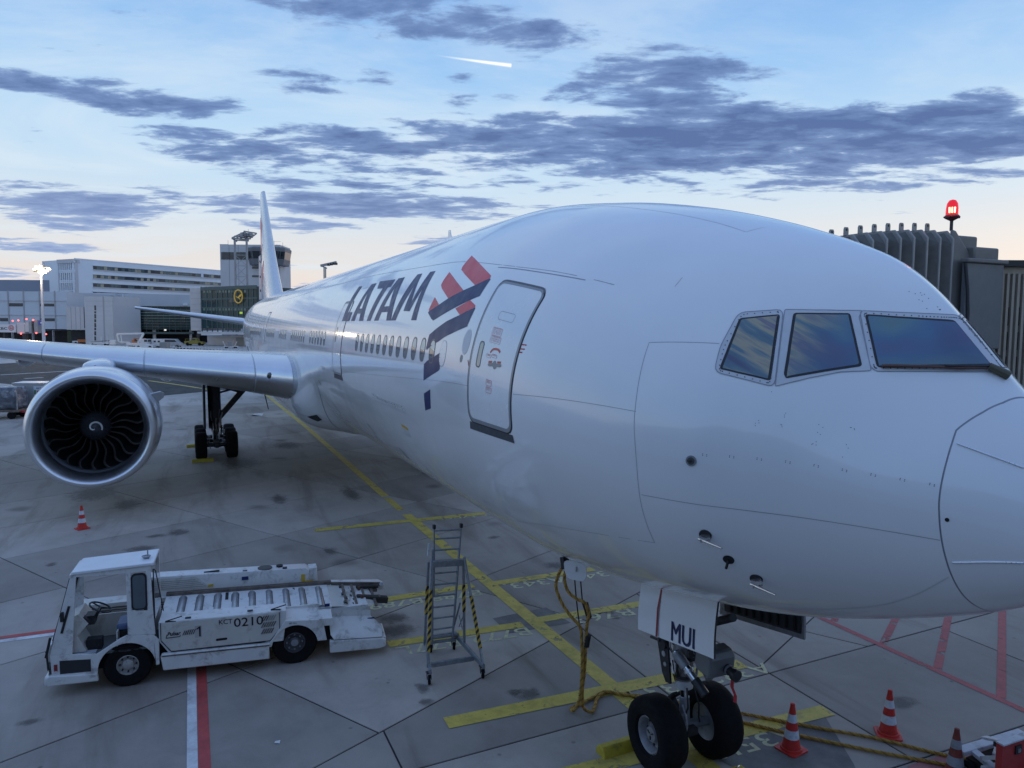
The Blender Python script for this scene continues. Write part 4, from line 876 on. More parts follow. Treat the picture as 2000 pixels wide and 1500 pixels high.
# ---- engines
def engine(Y):
    xa, zc = 24.5, 3.04; o = (xa, Y, zc); ax = (1, 0, -.02)
    outp = [(.42, 1.975), (.9, 2.035), (1.6, 2.07), (2.6, 2.06), (3.6, 1.93), (4.6, 1.76), (5.6, 1.50)]
    mb = MB(); mb.lathe(outp, o, ax, COWL, 80); mb.lathe([(5.6, 1.50), (5.5, 1.40), (4.6, 1.3)], o, ax, GEARD, 48)
    en = mb.build('engine', plane, 60, label='starboard engine' if Y > 0 else 'port engine')
    lipp = [(.42, 1.976), (.30, 1.96), (.17, 1.93), (.07, 1.885), (.015, 1.83), (0, 1.785), (.015, 1.75), (.06, 1.71), (.14, 1.66), (.28, 1.59), (.48, 1.53), (.66, 1.505)]
    mb = MB(); mb.lathe(lipp, o, ax, LIPM, 96); mb.build('inlet_lip', en, 60)
    mb = MB(); mb.lathe([(.66, 1.503), (.8, 1.505), (1.0, 1.52), (1.25, 1.54), (1.9, 1.54)], o, ax, INLET, 80); mb.build('inlet_liner', en, 60)
    mb = MB(); mb.lathe([(4.3, 1.3), (5.6, 1.02), (7.0, .62), (7.8, .1)], o, ax, GEARD, 32); mb.build('engine_core', en, 60); mb = MB(); mb.lathe([(1.75, 1.54), (1.76, .3)], o, ax, BAYD, 48); mb.build('fan_bulkhead', en, 60)
    mb = MB(); mb.lathe([(.82, .012), (.86, .09), (.98, .22), (1.15, .36), (1.32, .47), (1.5, .52)], o, ax, mat('spinner_dark', (.035, .036, .042), .32, .2, .15, 5), 40)
    sp = mb.build('spinner', en, 60)
    mb = MB(); q = []
    for k in range(44):
        t = k/43; th = -2.0+t*5.6; r = .035+.185*t**.9; x = float(np.interp(r, [.012, .09, .22, .36], [.82, .86, .98, 1.15]))-.008
        w_ = .014+.03*min(1, t*2)*(1 if t < .93 else .8)
        q.append([(xa+x, Y+(r+e)*math.cos(th)*1., zc-.02*x+(r+e)*math.sin(th)) for e in (-w_, w_)])
    mb.grid(q, mat('swirl_white', (.5, .5, .48), .5)); mb.build('spinner_swirl', sp, None)
    nb = 22
    bm_ = MB(); G = []; rr_ = np.linspace(.44, 1.53, 15)
    for r in rr_:
        t = (r-.44)/1.09; stag = R(22+40*t); ch = .36+.13*math.sin(PI*min(1, t*1.02))
        sw = .125*math.sin(2*PI*(t-.04))*(.35+.65*t)+.05*t          # S-shaped leading edge
        row = []
        for k in range(7):
            u = k/6; x = 1.28-.10*math.sin(PI*t)+u*ch*math.cos(stag); th = (sw+u*ch*math.sin(stag)/max(r, .5))
            row.append((x, r*math.sin(th), r*math.cos(th)))
        G.append(row)
    bm_.grid([[p for p in r_[1:]] for r_ in G], BLADE); bm_.grid([[(r_[0][0]-.03, r_[0][1], r_[0][2]), r_[0], r_[1]] for r_ in G], BLADEE)
    bme = bm_.mesh('fan_blade', 60)
    for k in range(nb): part_of(bme, 'fan_blade', en, o, (2*PI*k/nb+.06, 0, 0))
    mb = MB(); sg = -1 if Y > 0 else 1
    # strake on the inboard shoulder, pylon
    th = R(33); ny = math.cos(th)*sg; nz = math.sin(th)
    mb.prism([(0, -.08), (.85, -.12), (.80, .22), (.55, .34), (.30, .30)], Vector(o)+Vector((1.0, ny*2.02, nz*2.02)), Vector((.86, .30*sg, -.42)).normalized(), (0, ny, nz), .03, COWL); mb.build('nacelle_strake', en, None)
    mb = MB(); rows = []
    for (x, hw, zt, zb) in ((1.75, .05, 2.05, 1.9), (1.95, .38, 2.11, 1.8), (2.4, .48, 2.17, 1.8), (3.2, .50, 2.21, 1.6), (4.2, .48, 2.22, 1.4), (6.5, .36, 2.1, 1.1), (9., .2, 1.8, 1.2)):
        rows.append([(xa+x, Y+hw*c, zc+zb+(zt-zb)*max(0, s_)**.42) for c, s_ in ((math.cos(a), math.sin(a)) for a in np.linspace(PI, 0, 13))])
    mb.grid(rows, COWL); mb.build('pylon', en, 50)
    return en
engine(9.66); engine(-9.66)

# ---- tail
def foil(chord, tk, n=16):
    xs = 1-np.cos(np.linspace(0, PI/2, n)); yt = 5*tk*(.2969*np.sqrt(xs)-.126*xs-.3516*xs**2+.2843*xs**3-.1036*xs**4)
    return [(x*chord, y*chord) for x, y in zip(xs, yt)][::-1]+[(x*chord, -y*chord) for x, y in zip(xs, yt)][1:]
FINW = mat('fin_white_paint', (.66, .69, .73), .28, 0, .04, 1, coat=.5)
mb = MB(); rows = []
for t in np.linspace(0, 1, 14):
    z = 8.2+(18.45-8.2)*t; a0 = 57.6+(67.9-57.6)*t-(1.1*(1-t)**6); c = (71.3-57.6)*(1-t)+3.6*t
    rows.append([(a0+x, y, z) for x, y in foil(c, .10)])
rows.append([(69.0+x*.6, y*.3, 18.62) for x, y in foil(3.6, .10)])
mb.grid(rows, FINW); mb.f.append(tuple(range(14*31, 15*31))); mb.m.append(0); fin = mb.build('tail_fin', plane, 45)
def fin_patch(pts, m):
    mb = MB(); out = []
    for a, z in pts:
        t = (z-8.2)/10.25; a0 = 57.6+10.3*t; c = 13.7*(1-t)+3.6*t; x = (a-a0)/c; x = min(max(x, 0), 1); yt = 5*.10*(.2969*math.sqrt(x)-.126*x-.3516*x*x+.2843*x**3-.1036*x**4)*c
        out.append((a, yt+.02, z))
    mb.poly(out, m); mb.build('tail_emblem', fin, None)
fin_patch([(66.4, 15.2), (68.6, 16.2), (69.6, 16.0), (68.4, 13.2), (67.2, 12.9)], CORAL); fin_patch([(65.5, 13.6), (67.2, 12.9), (68.3, 13.2), (68.2, 11.8), (66.2, 12.1)], NAVY); fin_patch([(64., 12.0), (66., 11.4), (67.6, 10.0), (66.8, 9.4), (64.2, 10.6)], CORAL)
mb = MB(); mb.prism([(70.2, 8.9), (73.0, 8.9), (72.6, 13.0), (70.8, 13.0)], (0, .14, 0), (1, 0, .0), (0, 0, 1), .10, mat('rudder_grey_paint', (.38, .42, .5), .4, 0, .05)); rud = mb.build('rudder', plane, None)
mb = MB(); [mb.cyl((71.2, .0, z), (71.2, .2, z), .12, DARKG, n=8) for z in (9.7, 11., 12.4)]; mb.build('rudder_hinge', rud)
for s in (1, -1):
    mb = MB(); rows = []
    for t in np.linspace(0, 1, 10):
        Y = .6+(10.76-.6)*t; a0 = 62.3+(69.9-62.3)*t; c = 7.4*(1-t)+2.6*t; z = 6.55+(7.93-6.55)*t
        rows.append([(a0+x, s*Y, z+y) for x, y in foil(c, .095)])
    mb.grid(rows, WINGM); mb.f.append(tuple(range(9*31, 10*31))); mb.m.append(0); hs = mb.build('tailplane', plane, 40)
    mb = MB(); rows = []
    for t in np.linspace(.05, 1, 6):
        Y = .6+(10.76-.6)*t; a0 = 62.3+(69.9-62.3)*t; c = 7.4*(1-t)+2.6*t; z = 6.55+(7.93-6.55)*t
        q = [p for p in foil(c*1.002, .097, 16) if p[0] < c*.10]; rows.append([(a0+x-.004, s*Y, z+y) for x, y in q])
    mb.grid(rows, ALU); mb.build('leading_edge', hs, 40)

# ---- landing gear
def tyre_profile(r, w_, rr_):
    h = w_/2; return [(-h*.62, rr_), (-h*.86, rr_+.03), (-h, rr_+(r-rr_)*.42), (-h*.98, r-.09), (-h*.86, r-.035), (-h*.62, r-.008), (-h*.3, r), (h*.3, r), (h*.62, r-.008), (h*.86, r-.035), (h*.98, r-.09), (h, rr_+(r-rr_)*.42), (h*.86, rr_+.03), (h*.62, rr_)]
def wheel_meshes(r, w_, rr_, side):
    t = MB(); t.lathe(tyre_profile(r, w_, rr_), (0, 0, 0), (0, 1, 0), TYRE, 56)
    k = MB(); h = w_/2*side
    k.lathe([(h*.66, rr_+.006), (h*.70, rr_-.012), (h*.60, rr_-.035), (h*.1, rr_-.06), (h*.06, rr_*.62), (h*.22, rr_*.45), (h*.5, rr_*.40), (h*.52, rr_*.05), (h*.52, .004)], (0, 0, 0), (0, 1, 0), RIM, 40)
    k.lathe([(-h*.66, rr_+.006), (-h*.5, rr_-.05), (-h*.4, .05)], (0, 0, 0), (0, 1, 0), GEAR, 32)
    for i in range(9):
        a = 2*PI*i/9; k.cyl((math.cos(a)*rr_*.72, h*.05, math.sin(a)*rr_*.72), (math.cos(a)*rr_*.72, h*.16, math.sin(a)*rr_*.72), .02, GEARD, n=6)
    for i in range(3):
        a = 2*PI*i/3+.5; k.bar((math.cos(a)*.02, h*.535, math.sin(a)*.02), (math.cos(a)*rr_*.3, h*.535, math.sin(a)*rr_*.3), .018, .012, GEARD, up=(0, 1, 0))
    return t.mesh('tyre', 40), k.mesh('rim', 40)
# nose gear
NX = 5.70
mb = MB()
mb.cyl((NX, -.42, .55), (NX, .42, .55), .075, GEAR); mb.cyl((NX, 0, .42), (NX+.02, 0, 1.0), .088, GEAR, .075, 18); mb.cyl((NX+.02, 0, .9), (NX+.04, 0, 1.18), .062, CHROME, n=18)
mb.cyl((NX+.04, 0, 1.14), (NX+.045, 0, 1.26), .135, mat('pale_collar', (.5, .5, .5), .4), n=20); mb.cyl((NX+.045, 0, 1.26), (NX+.06, 0, 1.52), .125, mat('collar_bronze_grey', (.22, .20, .19), .35, .5), n=20); mb.cyl((NX+.06, 0, 1.52), (NX+.10, 0, 2.75), .15, GEAR, n=20)
mb.cyl((NX+.04, 0, 1.3), (NX+.04, 0, 1.34), .142, GEARD, n=20)
ngear = mb.build('nose_gear', plane, label='twin-wheel nose landing gear')
tm, rm = wheel_meshes(.55, .44, .27, 1); tm2, rm2 = wheel_meshes(.55, .44, .27, -1)
for s, (a_, b_) in ((1, (tm, rm)), (-1, (tm2, rm2))):
    part_of(a_, 'tyre', ngear, (NX, s*.50, .545)); part_of(b_, 'rim', ngear, (NX, s*.50, .545))
mb = MB()  # torque links and the perforated rear arm
for (p0, p1, w0) in (((NX+.16, 0, 1.0), (NX+.40, 0, .78), .09), ((NX+.40, 0, .78), (NX+.1, 0, .58), .09)):
    for s in (-.07, .07): mb.bar((p0[0], s, p0[2]), (p1[0], s*.6, p1[2]), .035, w0, GEARD, up=(0, 1, 0))
mb.build('torque_link', ngear, bev=.006)
mb = MB(); P2 = [(0, 0), (.10, .62), (.16, .72), (.30, .70), (.36, .55), (.22, .1), (.12, -.02)]
mb.prism(P2, (NX+.12, .16, 1.18), (1, 0, .0), (.0, .0, 1), -.035, GEARD)
for (x, z, r) in ((.19, .55, .05), (.18, .40, .045), (.14, .25, .035)): mb.cyl((NX+.12+x, .165, 1.18+z), (NX+.12+x, .205, 1.18+z), r, mat('lightening_hole', (.35, .35, .36), .6), n=14)
mb.build('steering_arm', ngear, bev=.005)
mb = MB(); mb.cyl((NX+.0, .20, 1.74), (NX-.42, .10, 1.40), .062, CHROME, n=16); mb.cyl((NX-.02, .20, 1.73), (NX-.20, .155, 1.58), .078, GEAR, n=16); mb.cyl((NX-.24, .145, 1.55), (NX-.27, .138, 1.52), .08, ALU, n=16); mb.cyl((NX-.36, .116, 1.45), (NX-.55, .07, 1.30), .07, GEARD, n=14); mb.cyl((NX+.05, -.2, 1.74), (NX-.42, -.1, 1.45), .062, GEAR, n=12)
mb.build('steering_actuator', ngear)
mb = MB(); prof_ = [(-.20, -.20), (.13, -.20), (.20, -.12), (.20, .12), (.08, .22), (-.12, .22), (-.20, .12)]
mb.prism([(x*1.0, z*1.0) for x, z in prof_], (NX-.62, .20, 1.84), (.86, 0, .10), (-.10, 0, .86), .44, mat('gear_housing_grey', (.17, .18, .19), .35, .1, .06)); mb.build('lamp_housing', ngear, bev=.03)
mb = MB(); mb.cyl((NX-.70, -.10, 1.78), (NX-.94, -.10, 1.75), .065, GEARD, n=16); mb.cyl((NX-.94, -.10, 1.75), (NX-1.0, -.1, 1.745), .085, GEARD, n=18); mb.cyl((NX-.82, -.10, 1.765), (NX-.85, -.10, 1.762), .075, GEAR, n=16); mb.build('tow_fitting', ngear)
RBO = .16
mb = MB(); mb.add([(NX-.88, -.10, 1.68), (NX-.94, -.10, 1.68), (NX-.89, -.08, 1.56), (NX-.95, -.09, 1.56), (NX-.93, -.11, 1.45), (NX-1.0, -.11, 1.46), (NX-.95, -.09, 1.36), (NX-1.02, -.09, 1.37)], [(0, 1, 3, 2), (2, 3, 5, 4), (4, 5, 7, 6)], mat('red_ribbon', (.42, .02, .03), .7)); mb.build('red_ribbon', ngear)
mb = MB()  # pipes, brackets, springs round the upper strut
for k in range(16):
    z = random.uniform(1.55, 2.2); a = random.uniform(-.3, .35); y = random.choice((-1, 1))*random.uniform(.12, .26)
    mb.tube([(NX+a, y, z), (NX+a+random.uniform(-.1, .1), y+.03, z-.16), (NX+a*.5, y*.8, z-.3)], random.uniform(.010, .022), random.choice((GEARD, GEAR, BLACKP, CHROME)), 6)
for k in range(12): mb.box((NX+random.uniform(-.25, .32), random.uniform(-.22, .22), random.uniform(1.6, 2.3)), (random.uniform(.05, .14), random.uniform(.05, .14), random.uniform(.05, .13)), random.choice((GEARD, GEAR, GEARD)))
mb.cyl((NX+.15, .18, 1.9), (NX+.38, .22, 2.05), .03, GEAR); mb.cyl((NX+.34, .24, 1.78), (NX+.55, .26, 1.76), .022, GEARD); mb.cyl((NX+.1, 0, 2.0), (NX-1.0, 0, 2.6), .06, GEARD); mb.cyl((NX+.3, .2, 1.75), (NX+.3, .24, 1.75), .09, GEARD, n=16)
mb.tube([(NX-.1, .13, .8), (NX-.25, .16, .72), (NX-.22, .15, .56), (NX-.05, .12, .5)], .022, GEAR, 8); mb.box((NX-.15, .0, .55), (.12, .18, .10), GEARD)
for s in (-1, 1): mb.tube([(NX-.11, s*.06, 1.2), (NX-.2, s*.10, .95), (NX-.16, s*.13, .75), (NX-.1, s*.2, .62)], .014, BLACKP, 6)
mb.tube([(NX-.09, .13, .95), (NX-.20, .14, .83), (NX-.24, .14, .68), (NX-.18, .13, .52), (NX-.1, .1, .42)], .02, GEAR, 8); mb.build('gear_fittings', ngear)
# gear doors
def gdoor(s):
    mb = MB(); rows = []
    for i, a in enumerate(np.linspace(4.17, 5.86, 12)):
        top = float(fprof(a)[1]); zk = top+.18; row = []
        t = i/11; zb_ = 2.40-.27*t-(.02)
        for k in range(8):
            u = k/7; y = .70+.085*math.sin(u*PI*.55)-.02*u; row.append((a-.02*u if i == 0 else a, s*y, zk+(zb_-zk)*u))
        rows.append(row)
    mb.grid(rows, WHITE); o2 = [[(p[0], p[1]-s*.03, p[2]) for p in r_] for r_ in rows]; mb.grid(o2, GEAR if s < 0 else WHITE)
    for ed in (0, -1): mb.grid([rows[ed], o2[ed]], GEARD if ed == 0 and s > 0 else GEAR)
    mb.grid([[r_[-1] for r_ in rows], [r_[-1] for r_ in o2]], WHITE)
    d = mb.build('nose_gear_door', plane, 40, label='white nose gear door lettered MUI' if s > 0 else 'far nose gear door seen from inside')
    return d
gd = gdoor(1); gd2 = gdoor(-1)
mb = MB(); mb.grid([[(4.2, -.688, 2.95), (5.75, -.688, 2.7)], [(4.2, -.735, 2.44), (5.75, -.735, 2.2)]], GEARD)
for k in range(9): mb.bar((4.3+.16*k, -.70, 2.9-.022*k), (4.3+.16*k, -.72, 2.46-.025*k), .03, .03, BAYD, up=(0, 1, 0))
mb.build('door_ribs', gd2, None)
mb = MB(); ux = Vector((-1, 0, .155)).normalized(); uy = Vector((-.02, .03, 1)); 
vs, fs = text_polys('MUI', .40, bold=.0); tw = max(v[0] for v in vs)
def door_pt(x, z):
    t_ = (x-4.17)/1.69; zk = float(fprof(x)[1])+.18; zb_ = 2.38-.27*t_; u = (zk-z)/(zk-zb_); return (x, .70+.085*math.sin(u*PI*.55)-.02*u+.004, z)
for d_ in (0, .010, .020): mb.add([tuple(np.array(door_pt(5.07-x*.52/tw-d_, 2.268+y*.98+x*.155*.52/tw))+np.array((0, d_*.05, 0))) for x, y in vs], fs, mat('door_letter_navy', (.018, .024, .09), .4)); mb.build('door_lettering', gd, None)
mb = MB(); mb.grid([[(5.375, .703, 2.96), (5.335, .703, 2.96)], [(5.38, .775, 2.6), (5.34, .775, 2.6)], [(5.38, .789, 2.2), (5.34, .789, 2.2)]], mat('door_red_line', (.26, .025, .04), .45)); mb.build('red_line', gd, None)
mb = MB(); rows = []
skin_patch(mb, [(4.15, -1.5708-.24), (4.15, -1.5708+.24), (6.3, -1.5708+.22), (6.3, -1.5708-.22)], BAYD, .006, .15, .05); mb.build('gear_bay', plane, None)
# ground power hatch hanging open under the belly
mb = MB(); P, n = at_skin(7.1, -1.12)
mb.prism(smooth_poly([(-.19, .02), (.19, .03), (.19, -.19), (.11, -.30), (-.16, -.28), (-.20, -.17)], .3, 4), (7.12, 1.15, 2.78), (-.80, -.60, .03), (.05, .12, 1), -.02, WHITE2); hat = mb.build('power_hatch', plane, None)
mb = MB(); mb.box((7.12, 1.13, 2.68), (.08, .012, .08), mat('pale_print', (.3, .32, .34), .5)); mb.box((7.04, 1.04, 2.54), (.05, .02, .05), DARKG); mb.build('hatch_placard', hat, None)
# main gear
def main_gear(s):
    ox, oy = 37.1, s*5.49; mb = MB()
    mb.cyl((ox, oy, .66), (ox, oy+s*.03, 1.9), .15, CHROME, n=16); mb.cyl((ox, oy, 1.3), (ox, oy+s*.05, 4.4), .31, GEARD, n=18); mb.bar((ox-1.55, oy, .66), (ox+1.55, oy, .66), .26, .24, GEARD)
    for dx in (-1.45, 0, 1.45): mb.cyl((ox+dx, oy-.7, .66), (ox+dx, oy+.7, .66), .10, GEARD)
    mg = mb.build('main_gear', plane, label='six-wheel main landing gear')
    for dx in (-1.45, 0, 1.45):
        for y, (a_, b_) in ((.70, MT[0]), (-.70, MT[1])):
            part_of(a_, 'tyre', mg, (ox+dx, oy+y, .655)); part_of(b_, 'rim', mg, (ox+dx, oy+y, .655))
    mb = MB(); mb.bar((ox-.1, oy-s*.1, 1.75), (ox-.1, oy-s*1.55, 3.45), .26, .28, GEARD); mb.bar((ox-.1, oy-s*.15, 3.5), (ox-.1, oy-s*1.3, 3.1), .18, .18, GEARD); mb.bar((ox-.2, oy-s*.2, 3.1), (ox-.2, oy-s*1.15, 3.35), .10, .1, GEARD); mb.build('side_brace', mg)
    mb = MB(); mb.box((ox-.2, oy+s*.50, 2.55), (1.7, .10, 2.3), GEARD, None); mb.box((ox-.2, oy+s*.56, 2.6), (1.6, .03, 2.2), WINGM); mb.build('leg_door', mg)
    mb = MB()
    for k in range(20):
        z = random.uniform(.9, 2.6); y = random.uniform(-.36, .36); mb.tube([(ox-.35, oy+y, z), (ox-.4, oy+y*.9+.03, z-.25), (ox-.33, oy+y*.8, z-.5)], random.uniform(.015, .035), random.choice((GEAR, GEARD, BLACKP, GEAR)), 6)
    for s2 in (-1, 1): mb.cyl((ox-.45, oy+s2*.14, 1.6), (ox-1.1, oy+s2*.14, .85), .035, CHROME)
    for k in range(14): mb.box((ox-random.uniform(.2, 1.7), oy+random.uniform(-.4, .4), random.uniform(.55, 1.5)), (.12, random.uniform(.06, .16), random.uniform(.06, .18)), random.choice((GEARD, GEAR, GEARD)))
    mb.build('gear_fittings', mg)
MT = (wheel_meshes(.655, .53, .29, 1), wheel_meshes(.655, .53, .29, -1))
main_gear(1); main_gear(-1)
mb = MB(); mb.prism([(0, 0), (.5, 0), (.62, -.75), (.5, -.75)], (35.6, 3.2, 3.0), (1, 0, 0), (0, .25, 1), .03, GEARD); mb.build('drain_mast', plane, None)
# ------------------------------------------------------------------ container loader (cargo transporter)
# local frame: +x towards its front (cab), +y away from the camera, z up; origin under the near rear wheel face
LD = thing('container_transporter', 'long white container transporter with open cab and KCT 0210 on its side', 'airport vehicle', (11.235, 4.93, 0), R(85.6)-R(0))
# x axis = direction rear->front = (0.077, .997); y axis must point away (+X) => mirrored frame is avoided by using y' = -y
def L(x, y, z): return (x, -y, z)
class LB(MB):
    def bx(s, x0, x1, y0, y1, z0, z1, m): return s.box(((x0+x1)/2, -(y0+y1)/2, (z0+z1)/2), (x1-x0, y1-y0, z1-z0), m)
    def side(s, poly, y, th, m):
        """x-z outline on the near side, thickness th going away from the camera"""
        return s.prism(poly, (0, -y, 0), (1, 0, 0), (0, 0, 1), th, m) if True else None
def build_loader():
    root = LD
    # chassis and inner dark volume
    b = LB(); b.bx(-1.35, 3.95, .30, 2.05, .30, .62, BAYD); b.bx(.55, 2.35, .08, .5, .28, .5, BAYD); b.bx(-.55, .55, .35, 2.0, .5, .72, BAYD); b.build('chassis', root)
    # near skirt with wheel arches
    fx, rx = 2.95, .05
    def arch(cx, r, z0, n=21): return [(cx+r*math.cos(a), .36+r*math.sin(a)) for a in np.linspace(0, PI, n)]
    sk = [(.52, .20), (2.36, .245), (2.40, .52), (2.30, .52), (.52, .46)]
    b = LB(); b.side(sk, -.03, .16, LOADW); b.build('side_skirt', root, bev=.02)
    b = LB(); b.side([(.50, .475), (2.38, .525), (2.38, .56), (.50, .51)], -.05, .10, LOADW); b.build('rub_rail', root, bev=.02)
    # near equipment box with hatch, vents and lettering
    b = LB(); b.side([(.26, .50), (.50, .50), (.62, .53), (2.27, .55), (2.42, .78), (2.42, 1.14), (.20, 1.09), (.20, .95)], .02, .44, LOADW); bxo = b.build('equipment_box', root, bev=.012)
    b = LB(); b.side([(.50, .545), (2.22, .575), (2.385, .80), (2.385, 1.125), (.325, 1.075), (.325, .74)], .008, .012, LOADC); ho = b.build('side_hatch', root, bev=.004)
    b = LB(); P = [(.50, .545), (2.22, .575), (2.385, .80), (2.385, 1.125), (.325, 1.075), (.325, .74)]
    for i in range(6):
        p, q = P[i], P[(i+1) % 6]
        if i != 3: b.bar(L(p[0], .006, p[1]), L(q[0], .006, q[1]), .012, .016, BLACKP, up=(0, 1, 0))
    b.build('hatch_seal', ho)
    b = LB(); b.side(rrect(1.26, .665, 1.46, .71, .022), .005, .01, BAYD); b.build('hatch_slot', ho)
    for xh in (.85, 1.93):
        b = LB(); b.bx(xh-.05, xh+.05, .07, .11, 1.13, 1.155, GEARD); b.build('hatch_hinge', bxo)
    for xh in (.42, 2.25):
        b = LB(); b.bar(L(xh-.12, .03, 1.12), L(xh+.06, .03, 1.135), .022, .022, BLACKP); b.bar(L(xh+.06, .03, 1.14), L(xh-.22, .07, 1.19), .016, .016, BLACKP); b.build('hatch_latch', bxo)
    # lettering: seen from the camera the text runs towards the rear (local -x)
    T = (-1, 0, 0); U = (.0, 0, 1); tilt = (-1, 0, -.022)
    def wr(txt, x, z, sz, fit, m=NAVY, bold=0., sh=0., nm='lettering'):
        b = LB(); text_on(b, txt, L(x, .003, z), tilt, U, sz, m, sh, 1, bold, fit); return b.build(nm, ho, None)
    INK = mat('black_ink', (.018, .018, .022), .5)
    wr('KCT', 1.40, .975, .125, .235, INK, .001); wr('0210', 1.140, .895, .235, .52, INK, .002); b = LB(); b.side([(1.745, .795), (1.715, .795), (1.715, .985), (1.738, .985), (1.785, .950), (1.785, .925), (1.745, .948)][::-1], .0015, .002, INK); b.build('lettering', ho, None); wr('Pulsar', 2.28, .875, .095, .23, INK, .003, .25)
    b = LB(); b.bar(L(2.30, .003, .835), L(2.065, .003, .838), .004, .012, INK, up=(0, 0, 1)); b.bar(L(2.30, .003, .835), L(2.285, .003, .90), .004, .012, INK, up=(1, 0, 0)); b.bar(L(2.065, .003, .838), L(2.062, .003, .87), .004, .010, INK, up=(1, 0, 0)); b.build('lettering', ho, None)
    b = LB(); b.side([(1.815, .775), (1.70, .775), (1.70, 1.0), (1.815, 1.0)][::-1], .0045, .002, mat('grey_backing', (.47, .46, .44), .5)); b.build('number_backing', ho, None)
    b = LB()
    for k in range(6):
        x = 2.0-.035*k; b.bar(L(x+.02, .004, .855), L(x-.02, .004, .945 if k > 1 else .935), .012, .016, INK, up=(0, 1, 0))
    b.build('vent_slot', ho)
    b = LB()
    for r_ in range(3):
        for k in range(6):
            x = .62-.042*k+.0*r_; z = .74+.125*r_
            if r_ == 0 and k > 4: continue
            b.bar(L(x+.035, .004, z-.045), L(x-.02, .004, z+.05), .012, .022, INK if r_ < 2 or k < 3 else GREYF, up=(0, 1, 0))
    b.build('vent_grille', ho)
    # rear wing over the rear wheel
    A = arch(rx, .43, .36)
    b = LB(); b.side([(-.55, .42)]+[(-.42, .30)]*0+[(x, z) for x, z in A if z > .42][::-1]+[(.52, .42), (.52, .5), (.22, .90), (-.46, .84), (-.48, .80)], -.01, .06, LOADW)
    b.build('rear_wing', root, bev=.006)
    b = LB(); text_on(b, '480 Nm', L(.16, -.013, .825), (-1, 0, -.022), (0, 0, 1), .045, mat('black_ink', (.018, .018, .022), .5)); b.build('lettering', root, None)
    b = LB(); b.bar(L(-.62, -.02, .43), L(-1.62, -.04, .355), .014, .02, LOADD, up=(0, 1, 0)); b.build('grime_line', root); b = LB(); b.bar(L(.52, -.035, .468), L(2.38, -.035, .518), .012, .014, LOADD, up=(0, 1, 0)); b.build('grime_line', root)
    for q_ in range(4):
        b = LB(); b.bar(L(-1.0-.2*q_, .55, .885-.035*q_), L(-1.02-.2*q_, 1.58, .94-.035*q_), .05, .035, LOADD); b.build('roller_axle', root)
    b = LB(); b.add([L(.22, -.01, .89), L(-.46, -.01, .83), L(-.44, .46, .93), L(.20, .46, .98)], [(0, 1, 2, 3)], LOADW); b.bx(-.45, .2, .44, .47, .55, 1.0, LOADW); b.bx(-.40, -.66, 0, 0, 0, 0, LOADW) if 0 else None
    b.add([L(-.40, -.01, .86), L(-.66, -.0, .84), L(-.66, .34, .90), L(-.40, .34, .92), L(-.40, -.01, .72), L(-.66, -.0, .70)], [(0, 1, 2, 3), (0, 4, 5, 1)], LOADW); b.build('wing_top', root)
    for i, (x, y) in enumerate(((-.05, .22), (-.05, .30), (-.22, .20), (-.22, .28))):
        pass
    # rear lower fender: sloped white cover and bumper
    b = LB(); b.add([L(-.62, .36, .74), L(-1.45, .36, .66), L(-1.66, .26, .46), L(-1.62, -.05, .36), L(-.68, -.06, .43), L(-.62, -.02, .52)], [(0, 1, 2, 3, 4, 5)], LOADW)
    b.add([L(-.62, .36, .74), L(-1.45, .36, .66), L(-1.45, .36, .78), L(-.62, .36, .87)], [(0, 1, 2, 3)], LOADW); b.build('rear_cover', root)
    b = LB(); b.side([(-.60, .17), (-.60, .42), (-1.60, .34), (-1.68, .30), (-1.68, .16), (-1.55, .13)], -.07, .10, LOADW); b.bar(L(-1.62, .0, .25), L(-1.66, .7, .25), .16, .18, LOADW); b.build('rear_bumper', root, bev=.02)
    # wheels
    for (x, r, rm) in ((fx, .40, .185), (rx, .42, .20)):
        t = LB(); t.lathe([(-.12, rm), (-.14, r*.7), (-.14, r*.92), (-.10, r), (.10, r), (.14, r*.92), (.14, r*.7), (.12, rm)], L(x, .20, r-.01), (0, 1, 0), TYRE, 48); to = t.build('tyre', root, 40)
        k = LB(); k.lathe([(.115, rm+.005), (.125, rm-.012), (.06, rm-.03), (.05, rm*.55), (.10, rm*.5), (.12, rm*.32), (.12, .003)], L(x, .20, r-.01), (0, 1, 0), mat('loader_rim', (.42, .41, .39), .5, .2, .15, 9, streak=((.08, .07, .06), .8, 10)) if x > 1 else mat('loader_rim_dark', (.10, .10, .105), .5, .3, .2, 9), 32)
        for i in range(8):
            a = 2*PI*i/8; px, pz = x+math.cos(a)*rm*.72, r-.01+math.sin(a)*rm*.72; k.cyl((px, -.20+.05, pz), (px, -.20+.085, pz), .017, GEARD if x > 1 else GREYF, n=6)
        if x < 1: k.lathe([(.12, rm*.34), (.125, .003)], L(x, .20, r-.01), (0, 1, 0), GREYF, 20)
        k.build('rim', root, 40)
    for x in (fx, rx):
        t = LB(); t.lathe([(-.12, .19), (-.14, .36), (-.10, .40), (.10, .40), (.14, .36), (.12, .19)], L(x, 1.95, .40), (0, 1, 0), TYRE, 32); t.build('tyre', root, 40)
    # cab: near side with doorway, window pillar, roof
    b = LB()
    A = arch(fx, .47, .36)
    low = [(3.40, .26), (4.16, .30), (4.20, .36), (4.14, .80), (3.72, 2.16), (3.62, 2.17), (3.84, .86), (3.34, .70), (2.92, 1.0), (2.92, 2.14), (2.50, 2.18), (2.46, .95), (2.42, .80), (2.42, .50)]
    Aa = [(x, z) for x, z in A if x < 3.42]
